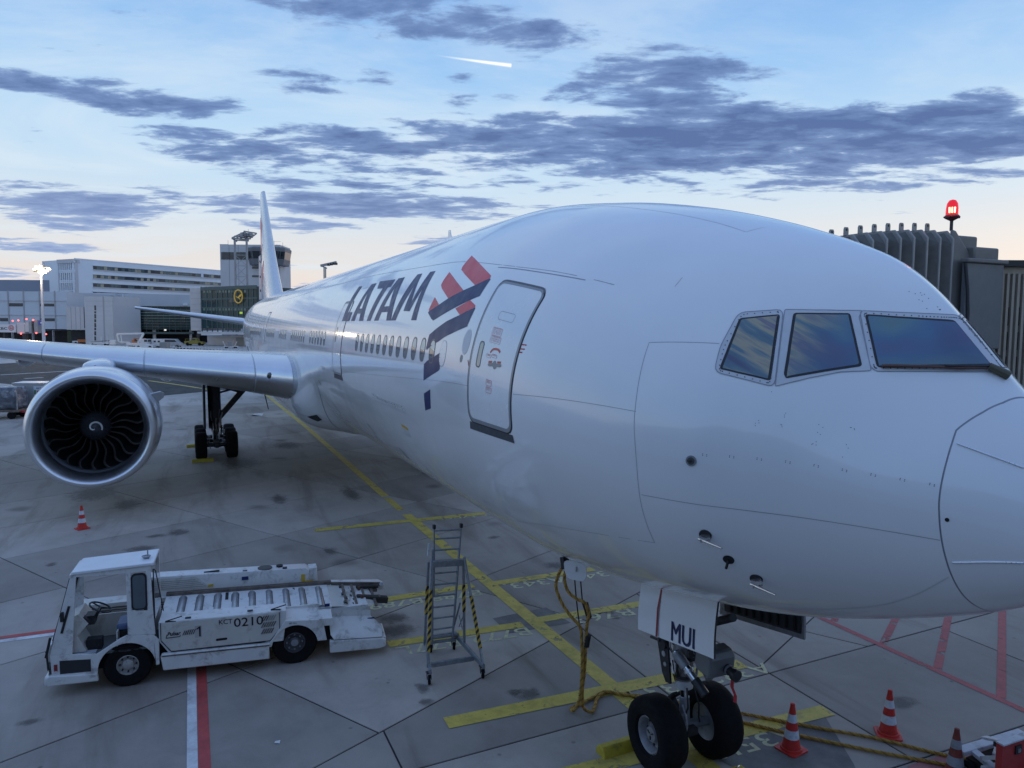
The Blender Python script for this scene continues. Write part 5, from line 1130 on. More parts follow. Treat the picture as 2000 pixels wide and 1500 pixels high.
    body = [(3.42, .27), (4.16, .31), (4.14, .80), (3.86, .80), (3.78, .74), (3.38, .72), (3.04, .92), (2.93, .97), (2.56, .93), (2.42, .82), (2.42, .50), (2.46, .40)]+[(x, z) for x, z in A[::-1] if x > 2.46 and x < 3.42 and z > .36]
    # split into convex-ish plates
    b.side([(2.42, .36), (2.50, .36)]+[(x, z) for x, z in A[::-1] if x < 2.96]+[(2.96, .97), (2.50, .93), (2.42, .82)], 0, .05, LOADW)
    b.side([(x, z) for x, z in A[::-1] if x >= 2.94]+[(3.46, .30), (3.46, .68), (3.38, .72), (3.04, .93), (2.94, .97)], 0, .05, LOADW)
    b.side([(3.44, .30), (4.12, .30), (4.15, .78), (3.44, .70)], 0, .05, LOADW)
    b.side([(3.80, .74), (4.15, .78), (3.78, 2.16), (3.70, 2.16)], 0, .05, LOADW)
    b.side([(2.47, .93), (2.92, .97), (2.92, 1.40), (2.50, 1.38)], 0, .05, LOADW); b.side([(2.52, 2.12), (2.92, 2.10), (2.92, 2.20), (2.52, 2.22)], 0, .05, LOADW)
    b.side([(2.84, 1.38), (2.92, 1.40), (2.92, 2.12), (2.84, 2.12)], 0, .05, LOADW); b.side([(2.50, 1.38), (2.59, 1.38), (2.60, 2.12), (2.52, 2.12)], 0, .05, LOADW)
    b.side([(2.92, 2.10), (3.72, 2.12), (3.72, 2.20), (2.92, 2.20)], 0, .05, LOADW)
    cab = b.build('cab_body', root, bev=.008)
    b = LB(); b.side([(3.52, .40), (4.0, .42), (4.0, .66), (3.52, .62)], -.006, .05, mat('step_recess', (.03, .03, .034), .7)); b.build('step_recess', cab)
    b = LB(); b.side([(3.40, .22), (4.2, .24), (4.22, .38), (4.16, .42), (3.42, .36)], -.05, .09, LOADW); b.bar(L(4.19, -.02, .32), L(4.17, 1.9, .32), .10, .16, LOADW); b.build('front_bumper', root, bev=.02)
    b = LB(); b.side(rrect(2.585, 1.42, 2.845, 2.09, .08, 6), -.012, .03, BLACKP); b.side(rrect(2.615, 1.45, 2.815, 2.06, .06, 6), -.016, .04, mat('cab_glass', (.10, .13, .15), .05, 0, .1, 3, coat=.6)); b.build('cab_window', cab)
    cd = .86
    b = LB(); b.add([L(2.46, -.03, 2.22), L(3.78, -.03, 2.17), L(3.80, cd, 2.15), L(2.46, cd, 2.22), L(2.46, -.03, 2.27), L(3.76, -.03, 2.225), L(3.74, cd, 2.21), L(2.46, cd, 2.27)], [(3, 2, 1, 0), (4, 5, 6, 7), (0, 1, 5, 4), (1, 2, 6, 5), (2, 3, 7, 6), (3, 0, 4, 7)], mat('cab_roof_white', (.78, .79, .80), .4, 0, .04, 3)); ro = b.build('cab_roof', cab, bev=.012)
    b = LB(); b.cyl(L(2.62, .3, 2.25), L(2.62, .3, 2.30), .05, GREYF); b.tube([L(2.62+.07*math.cos(a), .3+.07*math.sin(a), 2.305) for a in np.linspace(0, 2*PI, 14)], .01, GREYF, 6); b.cyl(L(2.62, .5, 2.25), L(2.62, .5, 2.36), .012, GREYF); b.build('roof_fitting', ro)
    b = LB(); b.side([(3.80, .74), (4.15, .78), (3.80, 2.14), (3.72, 2.14)], cd-.05, .05, LOADW); b.bar(L(2.50, cd, .9), L(2.50, cd, 2.2), .06, .06, LOADW); b.bx(2.5, 3.9, cd-.03, cd, .70, 1.12, LOADC); b.build('cab_far_side', cab)
    b = LB(); b.add([L(4.15, 0, .78), L(3.77, 0, 2.14), L(3.77, cd, 2.14), L(4.15, cd, .78)], [(0, 1, 2, 3)], mat('screen_glass', (.03, .035, .04), .05, 0, .1, 2, coat=.5)) if 0 else None
    b.bar(L(4.15, .03, .80), L(4.15, cd, .80), .06, .3, LOADW); b.bar(L(3.77, 0, 2.14), L(3.77, cd, 2.14), .06, .06, LOADW); b.add([L(4.16, 0, .80), L(4.18, 0, .30), L(4.18, cd, .30), L(4.16, cd, .80)], [(0, 1, 2, 3)], LOADW); b.add([L(4.07, 0, 1.06), L(4.16, 0, .80), L(4.16, cd, .80), L(4.07, cd, 1.06)], [(0, 1, 2, 3)], LOADW)
    for y in (.05, cd-.05): b.bar(L(4.09, y, .95), L(3.78, y, 2.12), .05, .05, BLACKP)
    b.bar(L(4.10, .06, 1.0), L(3.90, .25, 1.75), .02, .03, BLACKP); b.bar(L(4.2, -.02, .75), L(4.12, -.02, 1.1), .03, .04, BLACKP); b.bar(L(4.17, -.015, .52), L(4.19, -.015, .86), .02, .03, BLACKP); b.build('windscreen_frame', cab)
    b = LB(); b.bar(L(3.95, -.005, 1.15), L(3.82, -.005, 1.62), .02, .04, BLACKP); b.box(L(3.93, -.03, 1.45), (.05, .06, .16), BLACKP); b.build('mirror', cab)
    b = LB(); b.box(L(4.06, -.008, .54), (.05, .02, .12), mat('side_lamp_red', (.25, .03, .03), .3, 0, .1)); b.box(L(4.06, -.009, .47), (.045, .02, .035), CONEW); b.build('side_lamp', cab)
    b = LB(); b.bar(L(2.48, .02, .82), L(2.48, .02, 2.14), .02, .02, BLACKP); b.bar(L(2.36, .3, 1.25), L(2.44, .02, 2.10), .014, .014, BLACKP); b.bar(L(2.44, .02, 2.10), L(2.47, .02, 2.14), .014, .014, BLACKP); b.add([L(2.47, .05, 1.2), L(2.47, .05, 2.12), L(2.47, cd-.04, 2.12), L(2.47, cd-.04, 1.2)], [(0, 1, 2, 3)], MATS['cab_glass']); b.build('rear_screen', cab)
    # cab interior
    b = LB(); b.bx(2.5, 4.1, .06, cd, .66, .70, mat('cab_floor', (.12, .13, .13), .7)); b.bx(3.45, 3.8, .08, .5, .70, .706, MATS['pale_grey_disc']); b.side([(3.60, .72), (3.96, .72), (4.05, 1.05), (3.98, 1.28), (3.70, 1.42), (3.56, 1.22), (3.74, 1.02)], .12, .56, LOADC); b.add([L(3.60, .115, 1.25), L(3.72, .115, 1.39), L(3.72, .6, 1.39), L(3.60, .6, 1.25)], [(0, 1, 2, 3)], BLACKP); dsh = b.build('dashboard', cab, bev=.008)
    b = LB(); b.box(L(3.90, .115, 1.13), (.14, .012, .09), BLACKP); [b.box(L(3.90, .115, 1.02-.03*k), (.08, .01, .016), BLACKP) for k in range(3)]; b.bar(L(3.58, .2, 1.30), L(3.66, .2, 1.2), .12, .14, BLACKP); b.build('dash_label', dsh)
    b = LB(); c_ = Vector(L(3.40, .36, 1.42)); ax = Vector((-.45, 0, .9)).normalized(); _, u, v = b.frame(ax); b.tube([c_+u*.19*math.cos(a)+v*.19*math.sin(a) for a in np.linspace(0, 2*PI, 25)], .016, BLACKP, 7); b.cyl(c_, c_-ax*.28, .03, BLACKP); [b.bar(c_, c_+u*.18*math.cos(a)+v*.18*math.sin(a), .02, .02, BLACKP) for a in (0, 2.1, 4.2)]; b.box(c_-ax*.2+Vector((.1, 0, 0)), (.22, .26, .16), BLACKP); b.build('steering_wheel', cab)
    b = LB(); b.bx(2.70, 3.14, .25, .72, .98, 1.10, SEATB); b.bx(2.74, 3.12, .28, .7, .70, .98, BLACKP); b.side([(2.56, 1.08), (2.72, 1.08), (2.64, 1.72), (2.56, 1.74)], .3, .4, mat('seat_back_grey', (.07, .08, .09), .6)); b.build('driver_seat', cab, bev=.03)
    b = LB(); b.bx(3.1, 3.12, .1, cd-.05, .70, 1.02, LOADC); b.cyl(L(3.62, .3, .72), L(3.40, .25, .78), .05, BLACKP); b.box(L(3.5, .3, .78), (.25, .18, .22), BAYD); b.build('cab_partition', cab)
    # bed: roller deck
    b = LB(); b.add([L(2.45, .46, 1.02), L(-.70, .46, .90), L(-.70, 1.62, .96), L(2.45, 1.62, 1.06)], [(0, 1, 2, 3)], LOADW); b.add([L(2.45, .46, 1.02), L(-.7, .46, .90), L(-.7, .46, .5), L(2.45, .46, .6)], [(0, 1, 2, 3)], LOADW); deck = b.build('roller_deck', root)
    dz = lambda x, y: 1.02-.038*(2.45-x)+(y-.46)*.045
    for x in (2.12, 1.80, 1.47, 1.14, .82, .49, .16, -.16, -.50):
        b = LB(); y0, y1 = (.52 if x > .3 else .48), 1.46; z0, z1 = dz(x, y0)+.002, dz(x, y1)+.002
        b.add([L(x-.075, y0, z0+.002), L(x+.075, y0, z0+.002), L(x+.075, y1, z1+.002), L(x+.03, y1+.07, z1+.004), L(x-.03, y1+.07, z1+.004), L(x-.075, y1, z1+.002)], [(0, 1, 2, 3, 4, 5)], mat('deck_slot_dark', (.05, .05, .055), .6)); so = b.build('deck_slot', deck, None)
        b = LB(); b.cyl(L(x, y0+.01, z0-.025), L(x, y1+.03, z1-.025), .068, ROLLER, n=20); b.build('roller', so)
    for x in (1.30, .0):
        b = LB(); b.add([L(x-.03, 1.2, dz(x, 1.2)+.004), L(x+.03, 1.2, dz(x, 1.2)+.004), L(x+.03, 1.58, dz(x, 1.58)+.004), L(x-.03, 1.58, dz(x, 1.58)+.004)], [(0, 1, 2, 3)], BAYD); b.build('deck_gap', deck, None)
    b = LB(); b.side([(2.45, 1.05), (-.80, .95), (-.80, 1.02), (2.45, 1.12)], 1.62, .12, LOADD); b.build('guide_rail', root, bev=.008)
    # far side box
    b = LB(); b.side([(2.85, .6), (-.35, .5), (-.35, 1.28), (-.28, 1.33), (2.80, 1.45), (2.85, 1.40)], 1.74, .34, LOADW); b.bx(-.52, -.35, 1.8, 2.1, .9, 1.30, LOADW); fb = b.build('far_equipment_box', root, bev=.012)
    b = LB(); b.bx(2.35, 4.1, 1.60, 2.0, .75, 1.05, LOADC); [b.bx(2.40, 4.05, 1.585, 1.6, .80+.05*k, .825+.05*k, LOADD) for k in range(4)]; b.bx(2.75, 3.0, 1.7, 1.95, 1.05, 1.38, LOADW); b.bx(2.80, 2.93, 1.69, 1.7, 1.12, 1.28, GREYF); b.build('far_front_rail', root, bev=.006)
    b = LB(); b.add([L(2.80, 1.735, 1.15), L(1.62, 1.735, 1.12), L(1.90, 1.735, 1.37), L(2.80, 1.735, 1.40)], [(0, 1, 2, 3)], LOADC); [b.bar(L(2.78, 1.732, 1.15+.038*k), L(1.66+.05*k, 1.732, 1.125+.038*k), .006, .008, GREYF) for k in range(1, 6)]; b.build('louvre_panel', fb)
    b = LB(); b.box(L(1.62, 1.73, 1.16), (.10, .012, .05), YELT); b.box(L(-.22, 1.73, 1.12), (.08, .012, .16), YELT); b.box(L(-.32, 1.73, 1.04), (.2, .012, .04), YELT); b.box(L(.95, 1.73, 1.24), (.13, .012, .07), NAVY); b.build('warning_sticker', fb)
    b = LB(); [b.box(L(x, 1.8, 1.385-.012*i), (.09, .06, .03), GEARD) for i, x in enumerate((1.6, .95, .15))]; b.bar(L(1.75, 1.85, 1.41), L(1.45, 1.85, 1.42), .03, .03, BLACKP); b.cyl(L(.55, 1.9, 1.36), L(.55, 1.9, 1.38), .15, mat('soot', (.10, .095, .09), .8)); b.cyl(L(.25, 1.95, 1.345), L(.25, 1.95, 1.385), .07, BAYD); b.build('box_fitting', fb)
    # rear conveyor end
    b = LB(); b.bx(-1.42, -.70, .46, 1.62, .62, .86, LOADW); b.add([L(-.7, .46, .90), L(-1.45, .5, .80), L(-1.62, .75, .76), L(-1.55, 1.62, .84), L(-.7, 1.62, .95)], [(0, 1, 2, 3, 4)], LOADC); tail = b.build('rear_conveyor', root)
    b = LB(); b.side([(-.80, .96), (-1.85, .86), (-1.95, .80), (-1.90, .70), (-.80, .78)], 1.66, .26, LOADW); b.bar(L(-.8, 1.64, .96), L(-1.88, 1.64, .84), .05, .08, LOADD); b.cyl(L(-1.88, 1.63, .84), L(-1.88, 1.60, .84), .05, CONEW); b.build('rear_side_rail', root, bev=.01)
    for i in range(5):
        for k in range(3):
            x = -.98-.16*k-.04*(i % 2); y = .62+.22*i; z = .885-.06*k+.045*(y-.46)*.6
            b = LB(); b.bx(x-.06, x+.06, y-.07, y+.07, z-.05, z, LOADW if (i+k) % 2 else LOADC); b.cyl(L(x, y-.05, z), L(x, y+.05, z), .035, GEARD, n=10); b.build('ball_roller', tail)
    for y in (.85, 1.35):
        b = LB(); b.cyl(L(-1.35, y, .93), L(-1.35, y, .78), .03, mat('rust_steel', (.13, .06, .04), .75, .2, .4, 8)); b.bx(-1.75, -1.2, y+.06, y+.22, .76, .82, LOADD); b.build('stop_lever', tail)
    b = LB(); b.bar(L(-1.3, 1.45, .9), L(-1.78, 1.46, .86), .10, .06, mat('rubber_buffer', (.03, .028, .026), .8)); b.build('rubber_buffer', tail, bev=.02); b = LB(); b.bar(L(-1.25, .95, .84), L(-1.90, .98, .72), .16, .13, MATS['rubber_buffer']); b.build('rubber_buffer', tail, bev=.02)
    b = LB(); b.box(L(-.60, .42, .955), (.1, .01, .06), NAVY); b.box(L(-1.45, .3, .63), (.14, .01, .025), NAVY); b.build('blue_sticker', root)
build_loader()

# ------------------------------------------------------------------ service ladder on castors
lad = thing('service_ladder', 'grey wheeled service ladder with black and yellow striped legs standing on the lead-in line', 'ladder', (10.1, 2.25, 0))
def lp(x, y, z): return (x-10.1, y-2.25, z)
STRIPES = bpy.data.materials.new('hazard_stripes'); STRIPES.use_nodes = True; t = NT(STRIPES.node_tree); b = t.t.nodes['Principled BSDF']
tcn = t.n('ShaderNodeTexCoord').outputs['Object']; sx = t.n('ShaderNodeSeparateXYZ'); t.l(tcn, sx.inputs[0])
ph_ = t.math('ADD', t.math('MULTIPLY', sx.outputs[2], 1.0), t.math('MULTIPLY', t.math('ADD', sx.outputs[0], sx.outputs[1]), 1.1))
fr = t.math('FRACT', t.math('DIVIDE', ph_, .155)); t.put(b.inputs['Base Color'], t.mix(t.math('GREATER_THAN', fr, .5), (.55, .38, .05), (.015, .015, .017))); b.inputs['Roughness'].default_value = .5
nl, nr, rl, rr2 = (9.50, 2.83), (9.35, 1.84), (10.78, 2.40), (10.72, 1.93)
def castor(p, r=.075):
    mb = MB(); x, y = p; mb.lathe([(-.022, r*.5), (-.026, r*.92), (-.015, r), (.015, r), (.026, r*.92), (.022, r*.5)], lp(x, y, r), (.3, 1, 0), TYRE, 24); mb.cyl(lp(x-.008, y-.03, r), lp(x+.008, y+.03, r), .03, ALU, n=12)
    mb.bar(lp(x-.012, y-.035, r), lp(x+.03, y-.035, r*2.3), .04, .008, GEARD, up=(0, 1, 0)); mb.bar(lp(x+.012, y+.035, r), lp(x+.05, y+.035, r*2.3), .04, .008, GEARD, up=(0, 1, 0)); mb.box(lp(x+.04, y, r*2.4), (.1, .09, .02), GEARD)
    return mb.build('castor', lad)
for p in (nl, nr): castor(p, .085)
for p in (rl, rr2): castor(p, .075)
# base frame: long side beams and cross beam
mb = MB(); mb.bar(lp(9.44, 2.83, .26), lp(10.85, 2.50, .30), .05, .10, STEEL); mb.bar(lp(9.30, 1.84, .24), lp(10.80, 1.88, .28), .05, .10, STEEL); mb.bar(lp(9.78, 2.76, .22), lp(9.74, 1.87, .22), .05, .09, STEEL); mb.bar(lp(10.80, 2.52, .30), lp(10.76, 1.86, .30), .06, .09, STEEL); mb.build('base_frame', lad, bev=.006)
mb = MB(); mb.cyl(lp(10.72, 2.44, .22), lp(10.68, 1.90, .22), .028, STEEL); mb.cyl(lp(10.66, 2.46, .34), lp(10.64, 1.86, .34), .03, STEEL); mb.cyl(lp(10.72, 1.96, .22), lp(10.70, 1.93, .36), .03, STEEL); mb.build('castor_bar', lad)
# ladder stiles lean slightly
b0, t0 = Vector(lp(10.62, 2.42, .30)), Vector(lp(10.28, 2.52, 2.28)); b1, t1 = Vector(lp(10.60, 2.00, .30)), Vector(lp(10.26, 1.98, 2.26))
for (p, q) in ((b0, t0), (b1, t1)):
    mb = MB(); mb.bar(p, q, .03, .065, STEEL); mb.build('stile', lad, bev=.005)
for (p, q) in ((b0.lerp(t0, .5)+Vector((-.05, -.015, 0)), b0.lerp(t0, 1.22)+Vector((-.05, -.015, 0))), (b1.lerp(t1, .18)+Vector((-.05, .015, 0)), b1.lerp(t1, 1.22)+Vector((-.05, .015, 0)))):
    mb = MB(); mb.bar(p, q, .025, .05, STEEL); mb.box(q+Vector((0, 0, .02)), (.07, .05, .08), BLACKP); mb.build('extension_stile', lad, bev=.004)
for k in range(9):
    t_ = .13+.122*k; a, b_ = b0.lerp(t0, t_), b1.lerp(t1, t_); off = Vector((-.03 if t_ < 1 else -.05, 0, 0))
    if t_ > .98: t_ = min(t_, 1.2)
    mb = MB(); mb.cyl(a+off, b_+off, .018, STEEL, n=10); mb.build('rung', lad)
mb = MB(); mb.cyl(b0.lerp(t0, 1.19)+Vector((-.05, -.015, 0)), b1.lerp(t1, 1.19)+Vector((-.05, .015, 0)), .017, STEEL, n=10); mb.build('rung', lad)
mb = MB(); mb.bar(lp(10.16, 2.57, 2.02), lp(10.14, 1.96, 1.99), .10, .12, STEEL); mb.build('step_bar', lad, bev=.006)
# props: two pairs of square tube legs, striped below
def leg(top, bot, s0, s1, w_=.045):
    top, bot = Vector(lp(*top)), Vector(lp(*bot)); a, b_ = top.lerp(bot, s0), top.lerp(bot, s1)
    mb = MB(); mb.bar(top, bot, w_, w_, STEEL); lo = mb.build('leg', lad, bev=.004)
    mb = MB(); mb.bar(a, b_, w_+.006, w_+.006, STRIPES); mb.build('striped_sleeve', lo)
leg((10.14, 2.58, 2.10), (9.62, 2.82, .26), .28, .86); leg((10.22, 2.62, 2.05), (10.55, 2.60, .28), .28, .62)
leg((10.10, 1.94, 2.10), (9.33, 1.83, .20), .36, .83); leg((10.14, 1.94, 2.05), (10.30, 1.86, .28), .30, .62)
mb = MB(); mb.bar(lp(10.35, 1.93, 1.1), lp(10.74, 1.97, .30), .025, .025, STEEL); mb.bar(lp(10.5, 1.90, .8), lp(10.35, 1.88, .55), .014, .014, STEEL); mb.bar(lp(10.5, 1.90, .55), lp(10.34, 1.88, .8), .014, .014, STEEL); mb.bar(lp(10.62, 2.0, .30), lp(10.62, 1.98, .55), .02, .02, STEEL); mb.build('brace', lad)
mb = MB(); mb.bar(lp(10.18, 2.64, 2.18), lp(10.16, 2.63, 2.42), .03, .03, CONEW); mb.build('handle_grip', lad)

# ------------------------------------------------------------------ power cables
def cable(name, pts, label, r=.027, lay=.15, n=None, strands=3):
    P = np.array(pts, float); d = np.concatenate([[0], np.cumsum(np.linalg.norm(np.diff(P, axis=0), axis=1))])
    n = n or int(d[-1]/.022); q = np.linspace(0, d[-1], n); C3 = np.stack([pchip_safe(d, P[:, i], q) for i in range(3)], -1)
    T = np.gradient(C3, axis=0); T /= np.linalg.norm(T, axis=1)[:, None]
    up = np.zeros_like(T); u = np.cross(T[0], [0, 0, 1.]) if abs(T[0][2]) < .9 else np.cross(T[0], [1., 0, 0]); u /= np.linalg.norm(u)
    for i in range(n):
        u = u-T[i]*(u@T[i]); u /= np.linalg.norm(u); up[i] = u
    V3 = np.cross(T, up); mb = MB()
    for s in range(strands):
        a = 2*PI*s/strands+q/lay*2*PI
        path = C3+(up*np.cos(a)[:, None]+V3*np.sin(a)[:, None])*r*.66
        mb.tube([tuple(p) for p in path], r*.50, ROPEM if s else mat('cable_groove_shade_ochre', (.30, .165, .03), .65, 0, .3, 20), 6)  # one strand darker: shade of the twist's grooves put into its colour
    return tag(mb.build(name, None, 60), label, 'cable', 'yellow ground power cables')
def pchip_safe(x, y, q):
    h = np.diff(x); d = np.diff(y)/h; m = np.zeros(len(x)); m[1:-1] = (d[:-1]*h[1:]+d[1:]*h[:-1])/(h[:-1]+h[1:]); m[0], m[-1] = d[0], d[-1]
    i = np.clip(np.searchsorted(x, q)-1, 0, len(x)-2); t = (q-x[i])/h[i]
    return y[i]*(1+2*t)*(1-t)**2+h[i]*m[i]*t*(1-t)**2+y[i+1]*t*t*(3-2*t)+h[i]*m[i+1]*t*t*(t-1)
HY = 1.15
c1 = cable('power_cable', [(7.50, HY, 2.62), (7.62, HY+.02, 2.45), (7.70, HY+.03, 2.20), (7.58, HY, 2.0), (7.30, HY-.05, 1.82), (7.12, HY-.12, 1.70), (7.10, HY-.14, 1.45), (7.14, .98, .8), (7.28, .95, .35), (7.50, .94, .09), (7.66, .88, .04), (7.72, .70, .035), (7.86, .30, .035), (7.95, .02, .035), (7.75, -.18, .035), (7.55, -.5, .035), (7.2, -.85, .035), (6.6, -1.5, .035), (6.0, -2.1, .035), (5.5, -2.6, .035), (5.0, -3.12, .035), (4.2, -3.75, .035), (3.6, -4.3, .06)], 'twisted yellow cable hanging from the belly, its loop further from the camera')
c2 = cable('power_cable', [(7.44, HY-.03, 2.60), (7.50, HY-.02, 2.42), (7.42, HY-.04, 2.22), (7.22, HY-.1, 2.14), (7.06, HY-.16, 2.12), (7.02, HY-.20, 2.0), (7.05, HY-.2, 1.7), (7.16, .92, .9), (7.32, .86, .4), (7.40, .76, .12), (7.42, .62, .04), (7.55, .48, .035), (7.78, .30, .04), (7.90, .05, .06), (7.82, -.12, .035), (7.62, -.35, .035), (7.15, -.7, .035), (6.3, -1.42, .035), (5.6, -2.0, .035), (5.05, -2.5, .035), (4.55, -2.98, .035), (4.1, -3.45, .035), (3.75, -3.75, .05), (3.2, -4.0, .1)], 'twisted yellow cable hanging from the belly, its loop nearer the nose')
mb = MB(); mb.box((7.47, HY-.01, 2.68), (.13, .10, .18), BLACKP, Matrix.Rotation(.3, 3, 'Y')); mb.cyl((7.52, HY, 2.74), (7.47, HY, 2.57), .05, BLACKP); mb.cyl((7.42, HY-.02, 2.72), (7.40, HY-.03, 2.56), .045, BLACKP); mb.cyl((7.36, HY-.02, 2.80), (7.30, HY, 2.84), .03, BLACKP)
tag(mb.build('cable_plug', None), 'black plug of the yellow cables in the belly socket', 'plug')
for i, (x0, y0) in enumerate(((7.27, 1.08), (7.12, 1.05))):
    mb = MB(); mb.tube([(x0, y0, 2.62), (x0-.01, y0-.05, 2.1), (x0-.05, y0-.12, 1.5 if i == 0 else 1.85)], .012, BLACKP, 6)
    if i: mb.cyl((x0-.03, y0-.1, 2.10), (x0-.05, y0-.16, 1.86), .042, BLACKP); mb.cyl((7.04, .92, 1.58), (7.08, .93, 1.38), .045, BLACKP)
    tag(mb.build('retaining_strap', None), 'thin black strap hanging straight down beside the cables, left one' if i == 0 else 'black strap and sleeves hanging beside the cables, right one', 'strap', 'black cable straps')

# ------------------------------------------------------------------ traffic cones
def make_cone(mr, mw, h=.75):
    root = thing('traffic_cone', '', 'traffic cone', group='red and white traffic cones')
    mb = MB(); mb.prism([(x, y) for x, y in rrect(-.19, -.19, .19, .19, .05, 3)], (0, 0, 0), (1, 0, 0), (0, 1, 0), .028, mr); mb.lathe([(.028, .165), (.06, .16), (.062, .14)], (0, 0, 0), (0, 0, 1), mr, 32); mb.build('base', root, 30, bev=.006)
    rad = lambda z: .135-(.135-.030)*(z-.06)/(h-.06)
    mb = MB(); mb.lathe([(.06, rad(.06)), (.18, rad(.18)), (.36, rad(.36)), (h-.04, rad(h-.04)), (h-.03, .036), (h-.005, .034), (h, .025), (h, .004)], (0, 0, 0), (0, 0, 1), mr, 32); mb.build('cone_body', root, 50)
    for (z0, z1) in ((.21, .345), (.465, .59)):
        mb = MB(); mb.lathe([(z0, rad(z0)+.003), (z1, rad(z1)+.003)], (0, 0, 0), (0, 0, 1), mw, 32); mb.build('reflective_band', root, 50)
    return root
k1 = make_cone(CONER, CONEW)
for i, (o_, lc, rz, lb) in enumerate(((k1, (23.7, 9.93, 0), .5, 'traffic cone under the engine, alone on the far slab'), (None, (5.28, -1.72, 0), .15, 'traffic cone just right of the nose wheels, in front of the two cables'), (None, (5.0, -3.50, 0), .9, 'traffic cone standing clear beyond the cables near the red hatching'))):
    if o_ is None: copy_tree(k1, lc, rz, lb)
    else: o_.location = lc; o_.rotation_euler = (0, 0, rz); o_['label'] = lb
k4 = make_cone(CONED, mat('cone_grey_band', (.30, .32, .36), .5, 0, .2, 9, streak=((.1, .1, .1), .8, 6))); k4.location = (3.79, -3.40, 0); k4.rotation_euler = (0, 0, .4); k4['label'] = 'traffic cone, its red browned by a painted-in window reflection, beside the red equipment cart'

# ------------------------------------------------------------------ chocks
def chock(loc, rz, l, label, rope=True):
    r_ = thing('wheel_chock', label, 'wheel chock', loc, rz, 'yellow wheel chocks')
    mb = MB(); mb.prism([(-.13, 0), (.13, 0), (.10, .11), (.05, .16), (-.05, .16), (-.10, .11)], (-l/2, 0, 0), (0, 1, 0), (0, 0, 1), l, YELP); mb.build('block', r_, 30, bev=.012)
    if rope:
        mb = MB(); mb.tube([(-l/2+.12, .0, .16), (-l/2+.10, .02, .20), (-l/2+.14, .05, .21), (-l/2+.18, .03, .165)], .012, CHROME, 6); mb.build('handle', r_)
chock((6.32, .64, 0), R(90)+.06, .95, 'yellow wheel chock behind the nose wheel'); chock((5.02, .1, 0), R(90), 1.3, 'yellow wheel chock ahead of the nose wheel')
chock((34.75, 6.15, 0), R(90), .95, 'yellow wheel chock ahead of the main gear tyres', False); chock((39.6, 6.45, 0), R(90)+.2, .8, 'orange-yellow wheel chock behind the main gear tyres', False)

# ------------------------------------------------------------------ red equipment cart at the bottom right, litter
rc = thing('equipment_cart', 'red steel equipment cart with a white edged end panel and white drawbar frame', 'equipment cart', (3.12, -4.2, 0), 0)
REDC = mat('cart_red', (.40, .03, .035), .5, 0, .15, 4, streak=((.12, .02, .02), .6, 4)); CWH = mat('cart_white', (.55, .58, .63), .5, 0, .1, 5, streak=((.15, .15, .15), .7, 6))
mb = MB(); mb.box((0, 0, .50), (.07, 1.75, .76), REDC); mb.build('end_panel', rc, bev=.012)
mb = MB(); mb.box((0, 0, .892), (.11, 1.77, .025), CWH); mb.box((.0, .884, .5), (.09, .02, .76), REDC); mb.build('top_edge', rc, bev=.005)
mb = MB(); mb.box((-.045, .55, .76), (.02, .13, .12), BLACKP); mb.box((-.06, .55, .75), (.01, .06, .05), STEEL); mb.bar((-.042, .55, .2), (-.042, .1, .72), .012, .16, mat('cart_stripe_dark', (.2, .015, .02), .5), up=(1, 0, 0)); mb.build('latch', rc)
mb = MB(); mb.box((.05, .82, .84), (.10, .10, .06), BLACKP); mb.bar((.06, .80, .885), (.30, .76, .80), .10, .03, CWH); mb.bar((.06, .70, .62), (.40, .58, .40), .12, .05, CWH); mb.build('corner_bracket', rc)
mb = MB(); mb.bar((.72, .66, .33), (.68, -.75, .33), .16, .07, CWH); mb.bar((.10, .60, .30), (.70, .42, .33), .12, .06, CWH); mb.bar((.1, -.5, .30), (.7, -.5, .33), .12, .06, CWH); mb.bar((.30, .70, .30), (.28, .30, .28), .14, .06, CWH); mb.build('drawbar_frame', rc, bev=.01)
mb = MB(); mb.box((.38, -.1, .18), (.60, 1.3, .14), BAYD); mb.tube([(.2, .4, .42), (.4, .35, .40), (.5, .15, .42), (.35, 0, .44), (.2, .1, .42)], .03, GREYF, 7); mb.build('hose', rc)
for sx_ in (.2, .6):
    for sy in (-.72, .62):
        mb = MB(); mb.lathe([(-.05, .05), (-.06, .10), (-.03, .125), (.03, .125), (.06, .10), (.05, .05)], (sx_, sy, .125), (0, 1, 0), TYRE, 24); mb.cyl((sx_, sy-.055, .125), (sx_, sy+.055, .125), .05, GREYF); mb.build('wheel', rc)
LIT = mat('paper_white', (.75, .75, .76), .7)
for lb, c_, s_ in (('small scrap of white paper on the concrete below the loader', (8.59, 5.6), .045), ('white wrapper lying near the main gear', (52.9, 2.2), .45)):
    mb = MB(); x, y = c_; mb.add([(x-s_, y-s_*.7, .006), (x+s_*.8, y-s_*1.1, .004+s_*.2), (x+s_, y+s_*.6, .008), (x-s_*.5, y+s_, .004+s_*.3), (x, y, .01+s_*.35)], [(0, 1, 4), (1, 2, 4), (2, 3, 4), (3, 0, 4)], LIT)
    tag(mb.build('paper_scrap', None, None), lb, 'litter')
